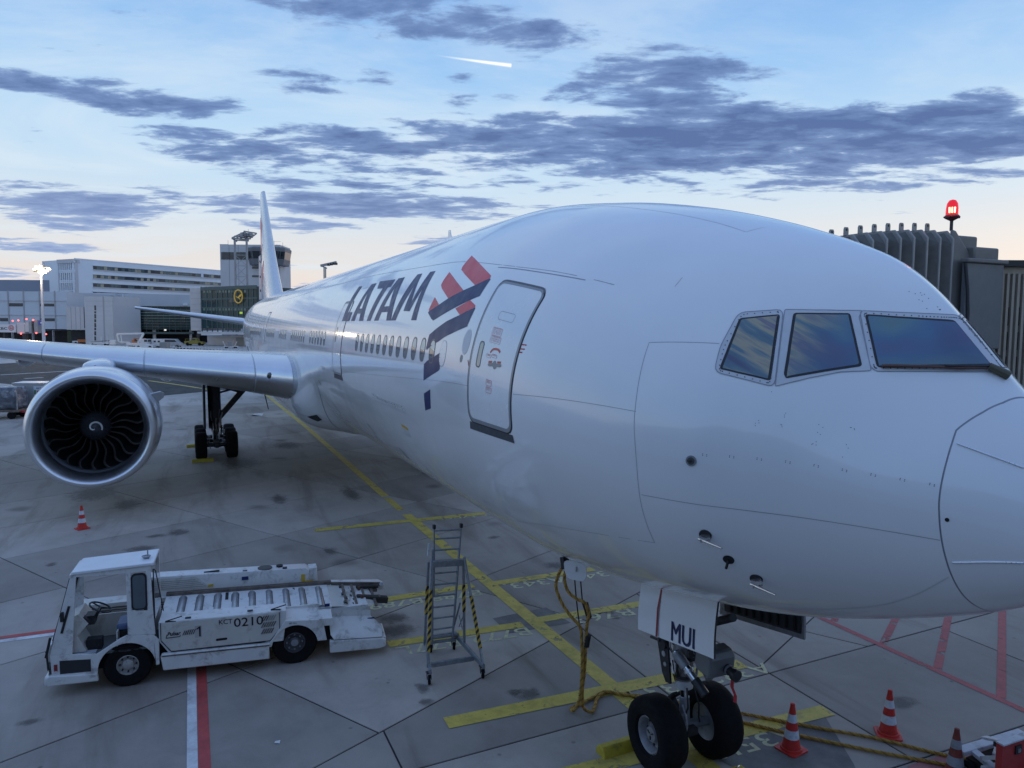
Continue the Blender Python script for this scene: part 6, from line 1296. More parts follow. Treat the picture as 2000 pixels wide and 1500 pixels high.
# ------------------------------------------------------------------ jet bridge on the far side of the nose
JG = mat('bridge_grey_green', (.18, .172, .165), .6, .1, .12, 3); JD = mat('bridge_dark_canvas', (.13, .127, .12), .8, 0, .2, 4, bump=.1); JE = mat('bridge_rib_edge', (.30, .29, .28), .5, .2, .1, 5)
JW = mat('bridge_wall_grey', (.36, .32, .27), .55, .2, .1, 3); JB = mat('bridge_dark', (.03, .032, .036), .6, 0, .1, 4); JS = mat('bridge_slot_glass', (.05, .045, .035), .25, 0, .1, 3)
jb = thing('jet_bridge', 'dark grey jet bridge with pleated canopy docked on the far side of the nose', 'jet bridge', (6.4, -6.5, 0))
def J(x, y, z): return (x-6.4, y+6.5, z)
NR = 10
def ribz(k): return 8.12-.012*(k-3)**2*(1 if k > 3 else 0)-.0*k - (.16*max(0, 2-k)/2)
ys = [-4.72+.30*k for k in range(NR)]                   # near side of the cab -> aircraft
for k, y in enumerate(ys):
    zt = 8.16-.0035*k*k; mb = MB()
    prof_ = [(5.2, 4.5), (5.2, zt-.14), (5.32, zt), (8.3, zt), (8.4, zt-.14), (8.4, 4.5)]; inn = [(5.28, 4.5), (5.28, zt-.2), (5.38, zt-.08), (8.24, zt-.08), (8.32, zt-.2), (8.32, 4.5)]
    for (y0, y1) in ((y-.018, y+.018),):
        n = len(prof_)
        for (A_, yy) in ((prof_, y0), (prof_, y1)): pass
        vs = [J(a, y0, z) for a, z in prof_]+[J(a, y1, z) for a, z in prof_]+[J(a, y0, z) for a, z in inn]+[J(a, y1, z) for a, z in inn]
        fs = []
        for i in range(n-1): fs += [(i, i+1, n+i+1, n+i), (2*n+i, 3*n+i, 3*n+i+1, 2*n+i+1), (i, 2*n+i, 2*n+i+1, i+1), (n+i, n+i+1, 3*n+i+1, 3*n+i)]
        mb.add(vs, fs, JE)
    mb.build('canopy_rib', jb, 20, bev=.012)
    mb = MB(); x0 = 5.45; mb.prism([(-.045, 0), (.045, 0), (.045, .10), (.03, .13), (-.03, .13), (-.045, .10)], J(x0, y+.0, zt-.01), (0, 1, 0), (0, 0, 1), .02, JE); mb.cyl(J(x0-.001, y, zt+.08), J(x0+.022, y, zt+.08), .02, JB, n=8)
    if k > 0: mb.build('canopy_lug', jb)
    if k < NR-1:
        y2 = ys[k+1]; zt2 = 8.16-.0035*(k+1)**2; ym = (y+y2)/2; mb = MB()
        # pleat folded inwards between two ribs
        A_ = [(5.22, 4.5), (5.22, zt-.22), (5.36, zt-.03), (8.3, zt-.03)]; B_ = [(5.40, 4.5), (5.40, zt-.30), (5.46, zt-.09), (8.3, zt-.09)]; C_ = [(5.22, 4.5), (5.22, zt2-.22), (5.36, zt2-.03), (8.3, zt2-.03)]
        mb.grid([[J(a, y+.01, z) for a, z in A_], [J(a, ym, z) for a, z in B_], [J(a, y2-.01, z) for a, z in C_]], JD); mb.build('canopy_pleat', jb, None)
mb = MB(); mb.prism([(-4.74, 4.4), (-4.74, 8.18), (-4.83, 8.16), (-5.28, 7.72), (-5.30, 4.4)], J(5.24, 0, 0), (0, 1, 0), (0, 0, 1), .06, JG)
mb.box(J(6.8, -5.1, 6.3), (3.0, .7, 3.6), JG); mb.box(J(5.5, -5.48, 7.80), (.7, .62, .22), JG); mb.build('cab_wall', jb, bev=.03)
mb = MB(); mb.box(J(5.12, -5.36, 6.93), (.10, .92, 1.42), mat('bridge_panel_blue_grey', (.15, .155, .165), .55, .1, .06, 3)); mb.box(J(5.10, -5.36, 7.67), (.16, 1.0, .07), JG); mb.build('service_panel', jb, bev=.02)
mb = MB(); mb.tube([J(5.08, -4.86, 7.62), J(5.05, -4.90, 7.2), J(5.05, -4.94, 6.8), J(5.05, -4.92, 6.4), J(5.05, -4.98, 6.22), J(5.05, -5.2, 6.20), J(5.05, -5.6, 6.18), J(5.05, -5.78, 6.1)], .028, JB, 7); mb.tube([J(5.05, -5.35, 6.18), J(5.02, -5.36, 6.08)], .04, JB); mb.build('cable_loop', jb)
mb = MB(); fr_ = rrect(-5.72, 4.7, -5.12, 5.98, .12, 4); mb.tube([J(5.14, y, z) for y, z in fr_+fr_[:1]], .035, JB, 6); mb.prism(fr_, J(5.17, 0, 0), (0, 1, 0), (0, 0, 1), .02, mat('door_glass_dark', (.03, .04, .045), .1, 0, .1, coat=.5)); mb.build('cab_door', jb)
mb = MB(); mb.cyl(J(5.1, -5.52, 5.9), J(5.1, -5.52, 5.7), .05, JB); mb.cyl(J(5.1, -5.45, 5.95), J(5.1, -5.5, 5.5), .02, JB); mb.box(J(5.1, -5.45, 5.6), (.08, .05, .6), JB); mb.build('door_fitting', jb)
# tunnel: vertical ribbed wall with rows of slots, running to the right
td = Vector((-.42, -.907)); tn = Vector((.907, -.42)); TP = Vector((5.25, -5.82)); tl = 16
def TT(u, w_, z): p = TP+td*u+tn*w_; return J(p.x, p.y, z)
mb = MB(); vs = [TT(u, w_, z) for u in (0, tl) for w_ in (.06, 2.8) for z in (4.2, 7.62)]; mb.add(vs, [(0, 1, 3, 2), (4, 6, 7, 5), (0, 4, 5, 1), (2, 3, 7, 6), (0, 2, 6, 4), (1, 5, 7, 3)], JW); tunnel = mb.build('tunnel', jb)
mb = MB(); vs = [TT(u, w_, z) for u in (-.05, tl) for w_ in (-.06, 2.9) for z in (7.62, 7.72)]; mb.add(vs, [(0, 1, 3, 2), (4, 6, 7, 5), (0, 4, 5, 1), (2, 3, 7, 6), (0, 2, 6, 4), (1, 5, 7, 3)], JB); mb.build('tunnel_roof', tunnel)
for k in range(84):
    u = .06+.09*k; mb = MB(); vs = [TT(a, w_, z) for a in (u, u+.04) for w_ in (0, .07) for z in (4.2, 7.5)]; mb.add(vs, [(0, 1, 3, 2), (4, 6, 7, 5), (0, 4, 5, 1), (2, 3, 7, 6), (0, 2, 6, 4), (1, 5, 7, 3)], JW); mb.build('wall_rib', tunnel, None)
for r_ in range(4):
    for k in range(30):
        u = .105+.18*k; z = 6.62-.42*r_; mb = MB(); vs = [TT(a, w_, q) for a in (u, u+.042) for w_ in (.045, .10) for q in (z, z+.31)]; mb.add(vs, [(0, 1, 3, 2), (0, 4, 5, 1), (1, 5, 7, 3), (0, 2, 6, 4)], JS); mb.build('wall_slot', tunnel, None)
for u in (8, 15): 
    mb = MB(); mb.cyl(TT(u, 1.4, 0), TT(u, 1.4, 4.3), .3, JG); mb.build('support_column', jb)
bc = MB(); o_ = J(5.3, -4.78, 8.16); bc.cyl(o_, Vector(o_)+Vector((0, 0, .20)), .025, JB); bc.lathe([(.16, .03), (.20, .10), (.22, .125), (.25, .10)], o_, (0, 0, 1), mat('beacon_base_red', (.12, .015, .02), .5), 20); bc.box(Vector(o_)+Vector((0, .0, .215)), (.1, .27, .02), MATS['beacon_base_red']); bo = bc.build('warning_beacon', jb)
bc = MB(); bc.lathe([(.25, .095), (.36, .092), (.44, .08), (.49, .05), (.505, .004)], o_, (0, 0, 1), mat('beacon_red_lens', (.35, .01, .015), .15, 0, .05, 3, emit=(1, .01, .02), es=.55), 20); bc.build('beacon_lens', bo, 50)
bc = MB(); [bc.cyl(Vector(o_)+Vector((-.59*.086+.81*d, .81*.086+.59*d, .28)), Vector(o_)+Vector((-.59*.084+.81*d*1.1, .81*.084+.59*d*1.1, .37)), .012, mat('beacon_filament', (1, .4, .3), .4, emit=(1, .22, .12), es=9.), n=8) for d in (-.035, 0, .035)]; bc.build('beacon_lamp', bo)

# ------------------------------------------------------------------ airport buildings beyond the apron
PCON = mat('precast_concrete', (.54, .53, .54), .75, 0, .06, .15); PCON2 = mat('warm_precast', (.54, .51, .505), .75, 0, .07, .2); PBLU = mat('blue_grey_cladding', (.50, .54, .60), .6, 0, .05, .15); PWH = mat('white_cladding', (.72, .75, .79), .5, 0, .04, .2)
RIB = mat('ribbon_glass', (.12, .155, .155), .25, .2, .3, .6); RIBD = mat('dark_ribbon_glass', (.045, .055, .065), .2, .1, .3, .6); GREENG = mat('green_curtain_glass', (.014, .045, .048), .16, 0, .35, .22, spec=.3); GRD = mat('dark_curtain_glass', (.010, .022, .026), .12, 0, .3, .3, coat=.3)
MULL = mat('mullion_grey', (.07, .105, .105), .5, .3, .1, 1); JOINT = mat('facade_joint', (.36, .36, .38), .7, 0, .05, 1); VOID = mat('undercroft_dark', (.018, .016, .018), .8, 0, .2, .5); TOWG = mat('tower_grey_metal', (.14, .15, .165), .5, .2, .08, .5); GLOWG = mat('faint_glow_glass', (.25, .25, .2), .3, 0, .4, .8, emit=(.9, .9, .75), es=.03)  # last material: paler office panes with a faint added glow, rooms unlit
class Facade:
    """a vertical wall between two ground points seen at (px0, d0) and (px1, d1)"""
    def __init__(s, px0, d0, px1, d1, ytop, thick, name, label, cat, m, zb=0., py=655):
        a, b = at(px0, py, d0), at(px1, py, d1); s.A = Vector((a.x, a.y)); s.B = Vector((b.x, b.y)); s.u = (s.B-s.A).normalized(); s.W = (s.B-s.A).length
        n = Vector((-s.u.y, s.u.x)); c = Vector((CAMP[0], CAMP[1]))-s.A; s.n = n if n.dot(c) > 0 else -n       # towards the camera
        s.H = at(px0, ytop, d0).z; s.T = thick; s.root = thing(name, label, cat, (s.A.x, s.A.y, 0)); s.m = m
        s.block(0, s.W, zb, s.H, -thick, 0, m, 'wall')
    def P(s, u, z, w_=0.): q = s.u*u+s.n*w_; return Vector((q.x, q.y, z))
    def block(s, u0, u1, z0, z1, w0, w1, m, name, parent=None, mb=None):
        own = mb is None; mb = mb or MB(); vs = [s.P(u, z, w_) for u in (u0, u1) for w_ in (w0, w1) for z in (z0, z1)]
        mb.add(vs, [(0, 1, 3, 2), (4, 6, 7, 5), (0, 4, 5, 1), (2, 3, 7, 6), (0, 2, 6, 4), (1, 5, 7, 3)], m)
        return mb.build(name, parent or s.root, None) if own else None
    def uz(s, px, py):
        d = ray(px, py); o = Vector(CAMP); k = (Vector((s.A.x-o.x, s.A.y-o.y)).dot(s.n))/(d.x*s.n.x+d.y*s.n.y); p = o+d*k
        return (Vector((p.x, p.y))-s.A).dot(s.u), p.z
    def rect(s, px0, py0, px1, py1, m, name='window', out=.08, inn=-.05, parent=None):
        u0, z1 = s.uz(px0, py0); u1, z0 = s.uz(px1, py1); u2, _ = s.uz(px0, py1); return s.block(min(u0, u1), max(u0, u1), min(z0, z1), max(z0, z1), inn, out, m, name, parent)
# long terminal hall on the left
f = Facade(-260, 236, 133, 236, 567, 30, 'terminal_hall', 'long pale terminal hall with narrow dark windows at the left edge', 'building', PBLU, zb=4.5)
for y0, y1 in ((585, 588), (613, 616), (643, 646)): f.rect(-260, y0, 133, y1, PCON, 'ledge', .35)
for px in (17, 47, 78, 108): f.rect(px-.7, 568, px+.7, 643, JOINT, 'pilaster', .2)
for r_ in ((18, 592, 45, 598.5), (78, 593, 107, 598.5), (0, 621, 17, 627.5), (78, 621.5, 107, 627.5), (-60, 592, -20, 598)): f.rect(*r_, RIBD)
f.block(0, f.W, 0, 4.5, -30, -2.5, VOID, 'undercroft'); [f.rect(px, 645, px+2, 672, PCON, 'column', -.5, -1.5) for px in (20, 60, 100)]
f.rect(130, 646, 147, 668, mat('green_wall', (.06, .075, .04), .8, 0, .3, .8), 'green_wall', -.2, -1.2)
g2 = Facade(-260, 292, 121, 292, 545, 40, 'hangar_roof_block', 'blue grey windowless roof block behind the long hall', 'building', mat('slate_blue_cladding', (.24, .27, .34), .65, 0, .05, .1), zb=10)
# low pier block and stair tower
f = Facade(131, 230, 166, 228, 599, 22, 'pier_block', 'beige pier block between the long hall and the stair tower', 'building', PCON2, zb=4.4)
f.rect(163.5, 600, 166, 641, RIBD, 'window'); f.rect(157, 592, 159.5, 596, RIBD) if 0 else None
for px in (139, 148, 157): f.rect(px-.3, 600, px+.3, 645, JOINT, 'panel_joint', .03)
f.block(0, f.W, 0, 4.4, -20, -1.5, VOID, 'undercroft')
f = Facade(128, 262, 226, 262, 572, 26, 'link_building', 'blue grey link building behind the stair tower', 'building', PBLU); f.rect(157, 592, 161.5, 596, RIBD); f.rect(162.5, 592, 166, 596, RIBD); f.rect(203, 578, 222, 580, RIBD, 'ledge'); f.rect(220, 578, 222.5, 588, RIBD, 'ledge')
f = Facade(167, 226, 222, 224, 579, 12, 'stair_tower', 'pale concrete stair tower with a column of slot windows', 'building', PCON, py=660)
for y0, y1 in ((596.5, 606), (608, 612), (613.5, 622), (623.5, 629.5), (631, 639), (640, 645), (647, 655), (657, 665)): f.rect(184.5, y0, 187.8, y1, RIBD)
for k in range(9): f.rect(167, 588+9.5*k, 222, 588.5+9.5*k, JOINT, 'panel_joint', .03)
f.rect(203, 579, 203.4, 672, JOINT, 'panel_joint', .03)
# raised glass hall on columns
f = Facade(222, 236, 378.5, 243, 597, 24, 'glass_hall', 'raised green glass hall on round columns beyond the tailplane', 'building', GREENG, zb=4.6)
f.rect(222, 597.5, 229, 648, GRD, 'dark_bay', .12); f.rect(222, 595.5, 378, 598, PCON, 'roof_edge', .6); f.rect(222, 648, 378, 652.5, MULL, 'floor_edge', .6)
for k in range(8): f.rect(229.5, 605+5.4*k, 378, 605.7+5.4*k, mat('sun_blade', (.26, .33, .32), .4, .4, .1, 1), 'sun_blade', .45)
for k in range(14): f.rect(230+11.2*k-.3, 598, 230+11.2*k+.3, 648, MULL, 'mullion', .15)
for r_ in ((271, 623.5, 289, 626), (271, 629, 290, 632), (354, 617, 362, 632), (296, 628, 312, 642)): f.rect(*r_, GRD, 'dark_pane', .13)
for px, w_ in ((240, 5), (267, 5), (297, 7), (369, 5)):
    u0, _ = f.uz(px, 660); u1, _ = f.uz(px+w_, 660); mb = MB(); c_ = f.P((u0+u1)/2, 0, -1.2); mb.cyl(c_, c_+Vector((0, 0, 4.6)), abs(u1-u0)/2, PCON, n=14); mb.build('column', f.root)
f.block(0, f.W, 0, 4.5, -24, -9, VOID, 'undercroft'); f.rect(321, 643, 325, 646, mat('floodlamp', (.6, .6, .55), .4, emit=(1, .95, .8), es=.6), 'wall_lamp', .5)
f = Facade(221, 264, 376, 272, 573, 20, 'upper_block', 'plain blue grey upper storey behind the glass hall', 'building', PBLU); f.rect(240, 575, 242, 597, PWH, 'vent_pipe', 1.2); f.rect(358, 593, 366, 597, PWH, 'roof_unit', 1.2); f.rect(244, 592, 250, 596, PWH, 'roof_unit', 1.2)
f = Facade(373, 232, 394.5, 231, 563, 14, 'stair_core', 'narrow beige stair core left of the glass block', 'building', PCON2, zb=4.4)
for k in range(7): f.rect(373, 572+11*k, 394.5, 572.5+11*k, JOINT, 'panel_joint', .03)
# glass block with the crane emblem
f = Facade(393.5, 229, 502, 214, 563.5, 26, 'glass_block', 'dark green glass office block with a round gold crane emblem', 'building', GREENG, zb=5.2)
f.rect(393.5, 561.0, 502, 564.0, MULL, 'roof_edge', .3)
for k in range(11): f.rect(394+10.1*k-.25, 560, 394+10.1*k+.25, 648, MULL, 'mullion', .12)
for (y0, y1, hl, xs) in ((567, 571.5, 1, range(0, 14)), (602, 606.5, 1, range(0, 14)), (637, 640, 0, (1,))):
    for k in xs:
        px = 397+6.1*k
        if random.random() < .8: f.rect(px, y0, px+4.2, y1, mat('ceiling_glow', (.06, .10, .10), .3, 0, .2, 1, emit=(.5, .72, .66), es=.035), 'window', .06)
for y in (583, 600, 618, 634): f.rect(394, y, 502, y+.7, MULL, 'floor_line', .1)
for r_ in ((440, 640, 470, 646), (400, 586, 420, 592), (448, 585, 462, 590), (430, 620, 446, 630)): f.rect(*r_, GRD, 'dark_pane', .07)
f.rect(468.5, 609, 474, 613, mat('yellow_green_light', (.3, .5, .05), .4, emit=(.6, .8, .05), es=.35), 'lit_window', .09)
f.rect(391, 647.5, 502, 653.5, PCON, 'floor_slab', 1.0)
u0, z0 = f.uz(468.6, 579); em = thing('crane_emblem', 'gold ring emblem with a flying crane on the dark glass block', 'emblem', tuple(f.root.location+f.P(u0, z0, .5)))
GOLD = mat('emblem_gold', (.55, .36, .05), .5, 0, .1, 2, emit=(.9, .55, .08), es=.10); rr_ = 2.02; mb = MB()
def EP(x, z, w_=0): q = f.u*x+f.n*w_; return (q.x, q.y, z)
ou = [(rr_*math.cos(a), rr_*math.sin(a)) for a in np.linspace(0, 2*PI, 40, endpoint=False)]; inn = [(x*.86, z*.86) for x, z in ou]; n = 40
mb.add([EP(*p, .15) for p in ou]+[EP(*p, .15) for p in inn]+[EP(*p, -.1) for p in ou]+[EP(*p, -.1) for p in inn], [q for i in range(n) for q in ((i, (i+1) % n, n+(i+1) % n, n+i), (i, 2*n+i, 2*n+(i+1) % n, (i+1) % n), (n+i, n+(i+1) % n, 3*n+(i+1) % n, 3*n+i))], GOLD); mb.build('ring', em, None)
mb = MB(); cr = [(-1.45, .15), (-.8, -.02), (-.35, -.2), (.0, -.1), (.55, .35), (1.05, .52), (1.5, .8), (1.45, .55), (1.5, .40), (1.3, .25), (1.35, .1), (1.1, .0), (1.1, -.15), (.8, -.15), (.55, -.12), (.45, -.45), (.75, -.8), (1.0, -1.0), (.6, -.85), (.2, -.55), (-.1, -.45), (-.5, -.42), (-.9, -.12)]
mb.prism(cr, EP(0, 0, 0), (f.u.x, f.u.y, 0), (0, 0, 1), .12 if f.n.dot(Vector((f.u.y, -f.u.x))) > 0 else -.12, GOLD); mb.build('crane', em, None)
f = Facade(405, 232, 482, 226, 655, 14, 'ground_floor_block', 'low beige ground floor block under the glass block', 'building', PCON2, py=670)
for px in (420, 445): f.rect(px-.2, 656, px+.2, 676, JOINT, 'panel_joint', .03)
f.rect(461, 659, 476, 676, mat('roller_door', (.3, .29, .29), .7), 'door', .05); f.rect(455, 655.5, 478, 657, PWH, 'canopy', 1.0)
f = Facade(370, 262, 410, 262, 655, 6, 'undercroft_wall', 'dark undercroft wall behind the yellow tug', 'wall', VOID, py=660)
# white office block with ribbon windows
f = Facade(148, 282, 434, 340, 506.5, 22, 'office_block', 'large white office block with four bands of ribbon windows', 'office building', PWH, py=560)
for (a0, a1, x1) in ((519, 526.2, 431.5), (536.2, 543, 431.5), (553, 560, 431.5), (570, 572.2, 431.5)):
    _, z1 = f.uz(182, a0); _, z0 = f.uz(182, a1); u0, _ = f.uz(181.5, a0); u1, _ = f.uz(x1, a0)
    band = f.block(u0, u1, z0, z1, -.1, .06, RIBD, 'window_band')
    k = 0; u = u0
    while u < u1-1.4:
        wd = random.uniform(1.35, 1.5); 
        if random.random() < .62: f.block(u+.06, u+wd-.06, z0+.1, z1-.1, 0, .09, RIB if random.random() < .75 else GLOWG, 'window', band)
        u += wd
    f.block(u0-.1, u1+.1, z1, z1+.35, -.1, .35, PWH, 'sun_shade', band); f.block(u0-.1, u1+.1, z0-.35, z0, -.1, .35, PCON, 'sill', band)
u0, z0 = f.uz(392, 534); f.block(u0, u0+1.2, z0-2.2, z0, 0, .3, PWH, 'wall_unit')
f.block(-.2, f.W, f.H, f.H+.4, -.3, .1, PWH, 'parapet'); ob = f
e = Facade(117, 286, 147.7, 281.6, 509.5, 1.2, 'office_block_end', 'recessed end bay of the white office block with a deep window grid', 'office building', PCON, py=560)
e.rect(119.5, 513, 146, 571, RIBD, 'glass', .03)
for px in (118.5, 121.5, 125.5, 129.5, 133.5, 137.5, 141.5, 145.5): e.rect(px-.4, 512, px+.4, 571, PWH, 'frame_post', .7)
for y in (511.5, 528, 531, 548, 551, 568): e.rect(117.5, y, 147, y+1.3, PWH, 'frame_beam', .6)
e.block(0, e.W, e.H-1.2, e.H+.3, -2, .9, PCON, 'frame_head'); e.rect(117.2, 511, 119.5, 571, PCON, 'frame_side', .9)
# apron control tower
f = Facade(431.3, 300, 548, 300, 478, 14, 'control_tower', 'square apron control tower with a flared glazed cab', 'control tower', PCON, py=560)
for px in (448, 466): f.rect(px-.2, 479, px+.2, 560, JOINT, 'panel_joint', .04)
for y in (485, 516, 534, 550): f.rect(431.5, y, 486, y+.4, JOINT, 'panel_joint', .04)
band = f.rect(432, 492.3, 487, 507.3, RIBD, 'window_band', .1)
for px in (437.5, 448.3, 460, 471, 482): f.rect(px-.5, 492, px+.5, 507.5, GEARD, 'window_post', .18)
for r_ in ((492.5, 520.5, 506, 525), (492.5, 537.5, 506, 541.5), (507.5, 520.5, 513, 525), (507.5, 537.5, 511, 541.5)): f.rect(*r_, RIBD)
uc, zt_ = f.uz(521, 484); zb_ = f.uz(521, 519)[1]; zg0, zg1 = f.uz(521, 507)[1], f.uz(521, 492.5)[1]; ul, ur = f.uz(486.5, 500)[0], f.uz(560.5, 500)[0]; hw = (ur-ul)/2; uc = (ul+ur)/2
def ringz(z, k): return [f.P(uc+hw*k*x, z, hw*k*y*.8-1.) for x, y in ((-1, -.9), (-1, .55), (-.62, 1), (.62, 1), (1, .55), (1, -.9))]
zh = f.uz(521, 486.5)[1]
mb = MB(); mb.grid([ringz(zb_, .86), ringz(zb_+.25, .88), ringz(zg0, .93)], TOWG, True); mb.grid([ringz(zg1, .985), ringz(zh, 1.0), ringz(zt_, .93)], TOWG, True); mb.poly(ringz(zt_, .93), TOWG); mb.poly(ringz(zb_, .86), TOWG); cabo = mb.build('tower_cab', f.root, None)
mb = MB(); mb.grid([ringz(zg0, .925), ringz(zg1, .98)], DGLASS, True); mb.build('cab_glazing', cabo, None)
for k in range(8):
    a, b_ = ringz(zg0, .935), ringz(zg1, .99); i = [1, 2, 2, 3, 3, 4, 2, 3][k]; t_ = [0, 0, .33, 0, .5, 0, .66, .25][k]; j_ = min(i+1, 5)
    mb = MB(); mb.bar(a[i].lerp(a[j_], t_), b_[i].lerp(b_[j_], t_), .18, .18, TOWG); mb.build('glazing_bar', cabo)
mb = MB()
for px, h in ((440, 6), (505, 8), (513, 5), (531, 9), (536, 5), (548, 7)): 
    u_, z_ = f.uz(px, 478 if px < 490 else 484); q = f.P(u_, z_, -3); mb.cyl(q, q+Vector((0, 0, h*.35)), .06, GEARD, n=5)
u_, z_ = f.uz(531, 478); q = f.P(u_, z_, -2); mb.bar(q+Vector((0, 0, 1.5)), q+f.P(3, 1.5, 0), .08, .08, STEEL); mb.bar(q+Vector((0, 0, .2)), q+f.P(5.6, -.3, 0), .06, .06, STEEL); u2, z2 = f.uz(423, 475.5); mb.bar(f.P(u2, z2, -3), f.P(u2+3.5, z2, -3), .08, .08, GEARD)
mb.build('roof_antennas', f.root)
mb = MB(); u_, _ = f.uz(541, 530); mb.cyl(f.P(u_, 0, -3), f.P(u_, zb_, -3), 1.3, PCON, n=16); mb.build('tower_shaft', f.root)

# ------------------------------------------------------------------ floodlight masts
MST = mat('mast_grey', (.30, .31, .33), .5, .4, .1, 1)
def lattice_mast(px0, px1, ybase, ytop, depth, label, wide):
    a, b_ = at(px0, 660, depth), at(px1, 660, depth); r_ = thing('floodlight_mast', label, 'floodlight mast', (a.x, a.y, 0), 0, 'unlit floodlight masts'); zt = at(px0, ytop, depth).z; d = b_-a; d.z = 0
    for off in (0, 1):
        mb = MB(); mb.cyl(d*off, d*off+Vector((0, 0, zt)), .38 if wide else .25, MST, n=10); mb.build('mast_leg', r_)
    if wide:
        for k in range(7):
            z0, z1 = zt*.12+k*zt*.105, zt*.12+(k+1)*zt*.105; mb = MB(); mb.bar(Vector((0, 0, z0)), d+Vector((0, 0, z1)), .12, .12, MST); mb.bar(Vector((0, 0, z1)), d+Vector((0, 0, z0)), .12, .12, MST); mb.bar(Vector((0, 0, z1)), d+Vector((0, 0, z1)), .28, .2, MST); mb.build('lattice_brace', r_)
    return r_, d, zt
r_, d, zt = lattice_mast(462.5, 485.5, 600, 470.5, 262, 'unlit twin-leg floodlight mast with a tilted lamp frame before the control tower', True)
e1 = Vector((d.x, d.y, 0)).normalized(); rt = Vector((CR.x, CR.y, 0)).normalized(); fw = Vector((CF.x, CF.y, 0)).normalized(); S_ = 262/FPX
def hp(px, py): return rt*((px-462.5)*S_)+Vector((0, 0, zt-(py-470.5)*S_))
mb = MB()
for (p, q) in (((457, 466.5), (480, 453.5)), ((464, 470.5), (487, 471)), ((487, 471), (502.5, 456.5)), ((480, 453.5), (502.5, 456.5)), ((464, 468), (481, 455)), ((457, 466.5), (487, 469)), ((470, 462), (495, 464)), ((475, 458), (499, 460)), ((483, 455), (470, 468)), ((492, 456), (479, 470)), ((457, 467), (464, 472)), ((462, 463), (491, 467))): mb.bar(hp(*p), hp(*q)+fw*1.5, .45, .45, MST)
mb.build('lamp_frame', r_)
for k in range(9):
    p = hp(478+5*(k % 4), 457.5+3.2*(k//4)+.5*(k % 4)); mb = MB(); mb.box(p, (1.3, 1.1, .5), GREYF, YAW); mb.build('lamp', r_)
mb = MB(); p = hp(489.2, 455); mb.cyl(p, p+Vector((0, 0, 1.0)), .06, MST); mb.build('lightning_rod', r_)
r_, d, zt = lattice_mast(634.5, 637.5, 600, 522, 290, 'unlit twin-leg floodlight mast showing over the fuselage roof', False); S_ = 290/FPX
def hp2(px, py): return rt*((px-634.5)*S_)+Vector((0, 0, zt-(py-522)*S_))
mb = MB(); mb.bar(hp2(628, 520), hp2(659, 513), .9, .9, MST); mb.bar(hp2(628, 519.5), hp2(640, 525), .5, .5, MST); mb.build('lamp_frame', r_)
for px, py in ((643, 518), (648, 517), (653, 516), (657, 516)): mb = MB(); mb.box(hp2(px, py), (1.1, 1.1, .8), GEARD, YAW); mb.build('lamp', r_)
mb = MB(); mb.cyl(hp2(656, 514), hp2(656, 511), .08, MST); mb.build('lightning_rod', r_)
# lit mast on the left
p0 = at(85.5, 655, 188); lm = thing('lit_floodlight_mast', 'tall lit floodlight mast standing before the long terminal hall', 'floodlight mast', (p0.x, p0.y, 0)); zt = at(82, 530, 188).z
mb = MB(); mb.cyl((0, 0, 0), (0, 0, zt), .42, mat('mast_pale', (.5, .5, .54), .5, .2), .26, 14); mb.build('mast_leg', lm); S_ = 188/FPX
LAMP = mat('lit_lamp', (1, .9, .7), .4, emit=(1, .80, .52), es=2.6)
mb = MB(); mb.bar(rt*(-14*S_)+Vector((0, 0, zt)), rt*(17*S_)+Vector((0, 0, zt+.2)), .4, .4, GEARD); mb.bar(rt*(-10*S_)+Vector((0, 0, zt+.9)), rt*(14*S_)+Vector((0, 0, zt+.9)), .2, .2, GEARD); mb.cyl(rt*(6*S_)+Vector((0, 0, zt)), rt*(6*S_)+Vector((0, 0, zt+2.2)), .07, GEARD); mb.build('lamp_frame', lm)
for k, (dx_, dz_) in enumerate(((-13, .3), (-9, .9), (-5, .5), (-1, 1.0), (3, .3), (-3, -.3), (8, -.2), (13, .2), (1, -.6), (16, .5))):
    mb = MB(); mb.lathe([(-.3, .1), (0, .40), (.02, .36), (.05, .01)], rt*(dx_*S_)+Vector((0, 0, zt+dz_)), -fw-Vector((0, 0, .35)), LAMP, 12); mb.build('lamp', lm)
lp_ = bpy.data.lights.new('mast_light', 'POINT'); lp_.energy = 3500; lp_.color = (1, .8, .55); lp_.shadow_soft_size = 1.5
lo_ = bpy.data.objects.new('mast_light', lp_); C.objects.link(lo_); lo_.parent = lm; lo_.location = -fw*2.2+Vector((0, 0, zt+.2))
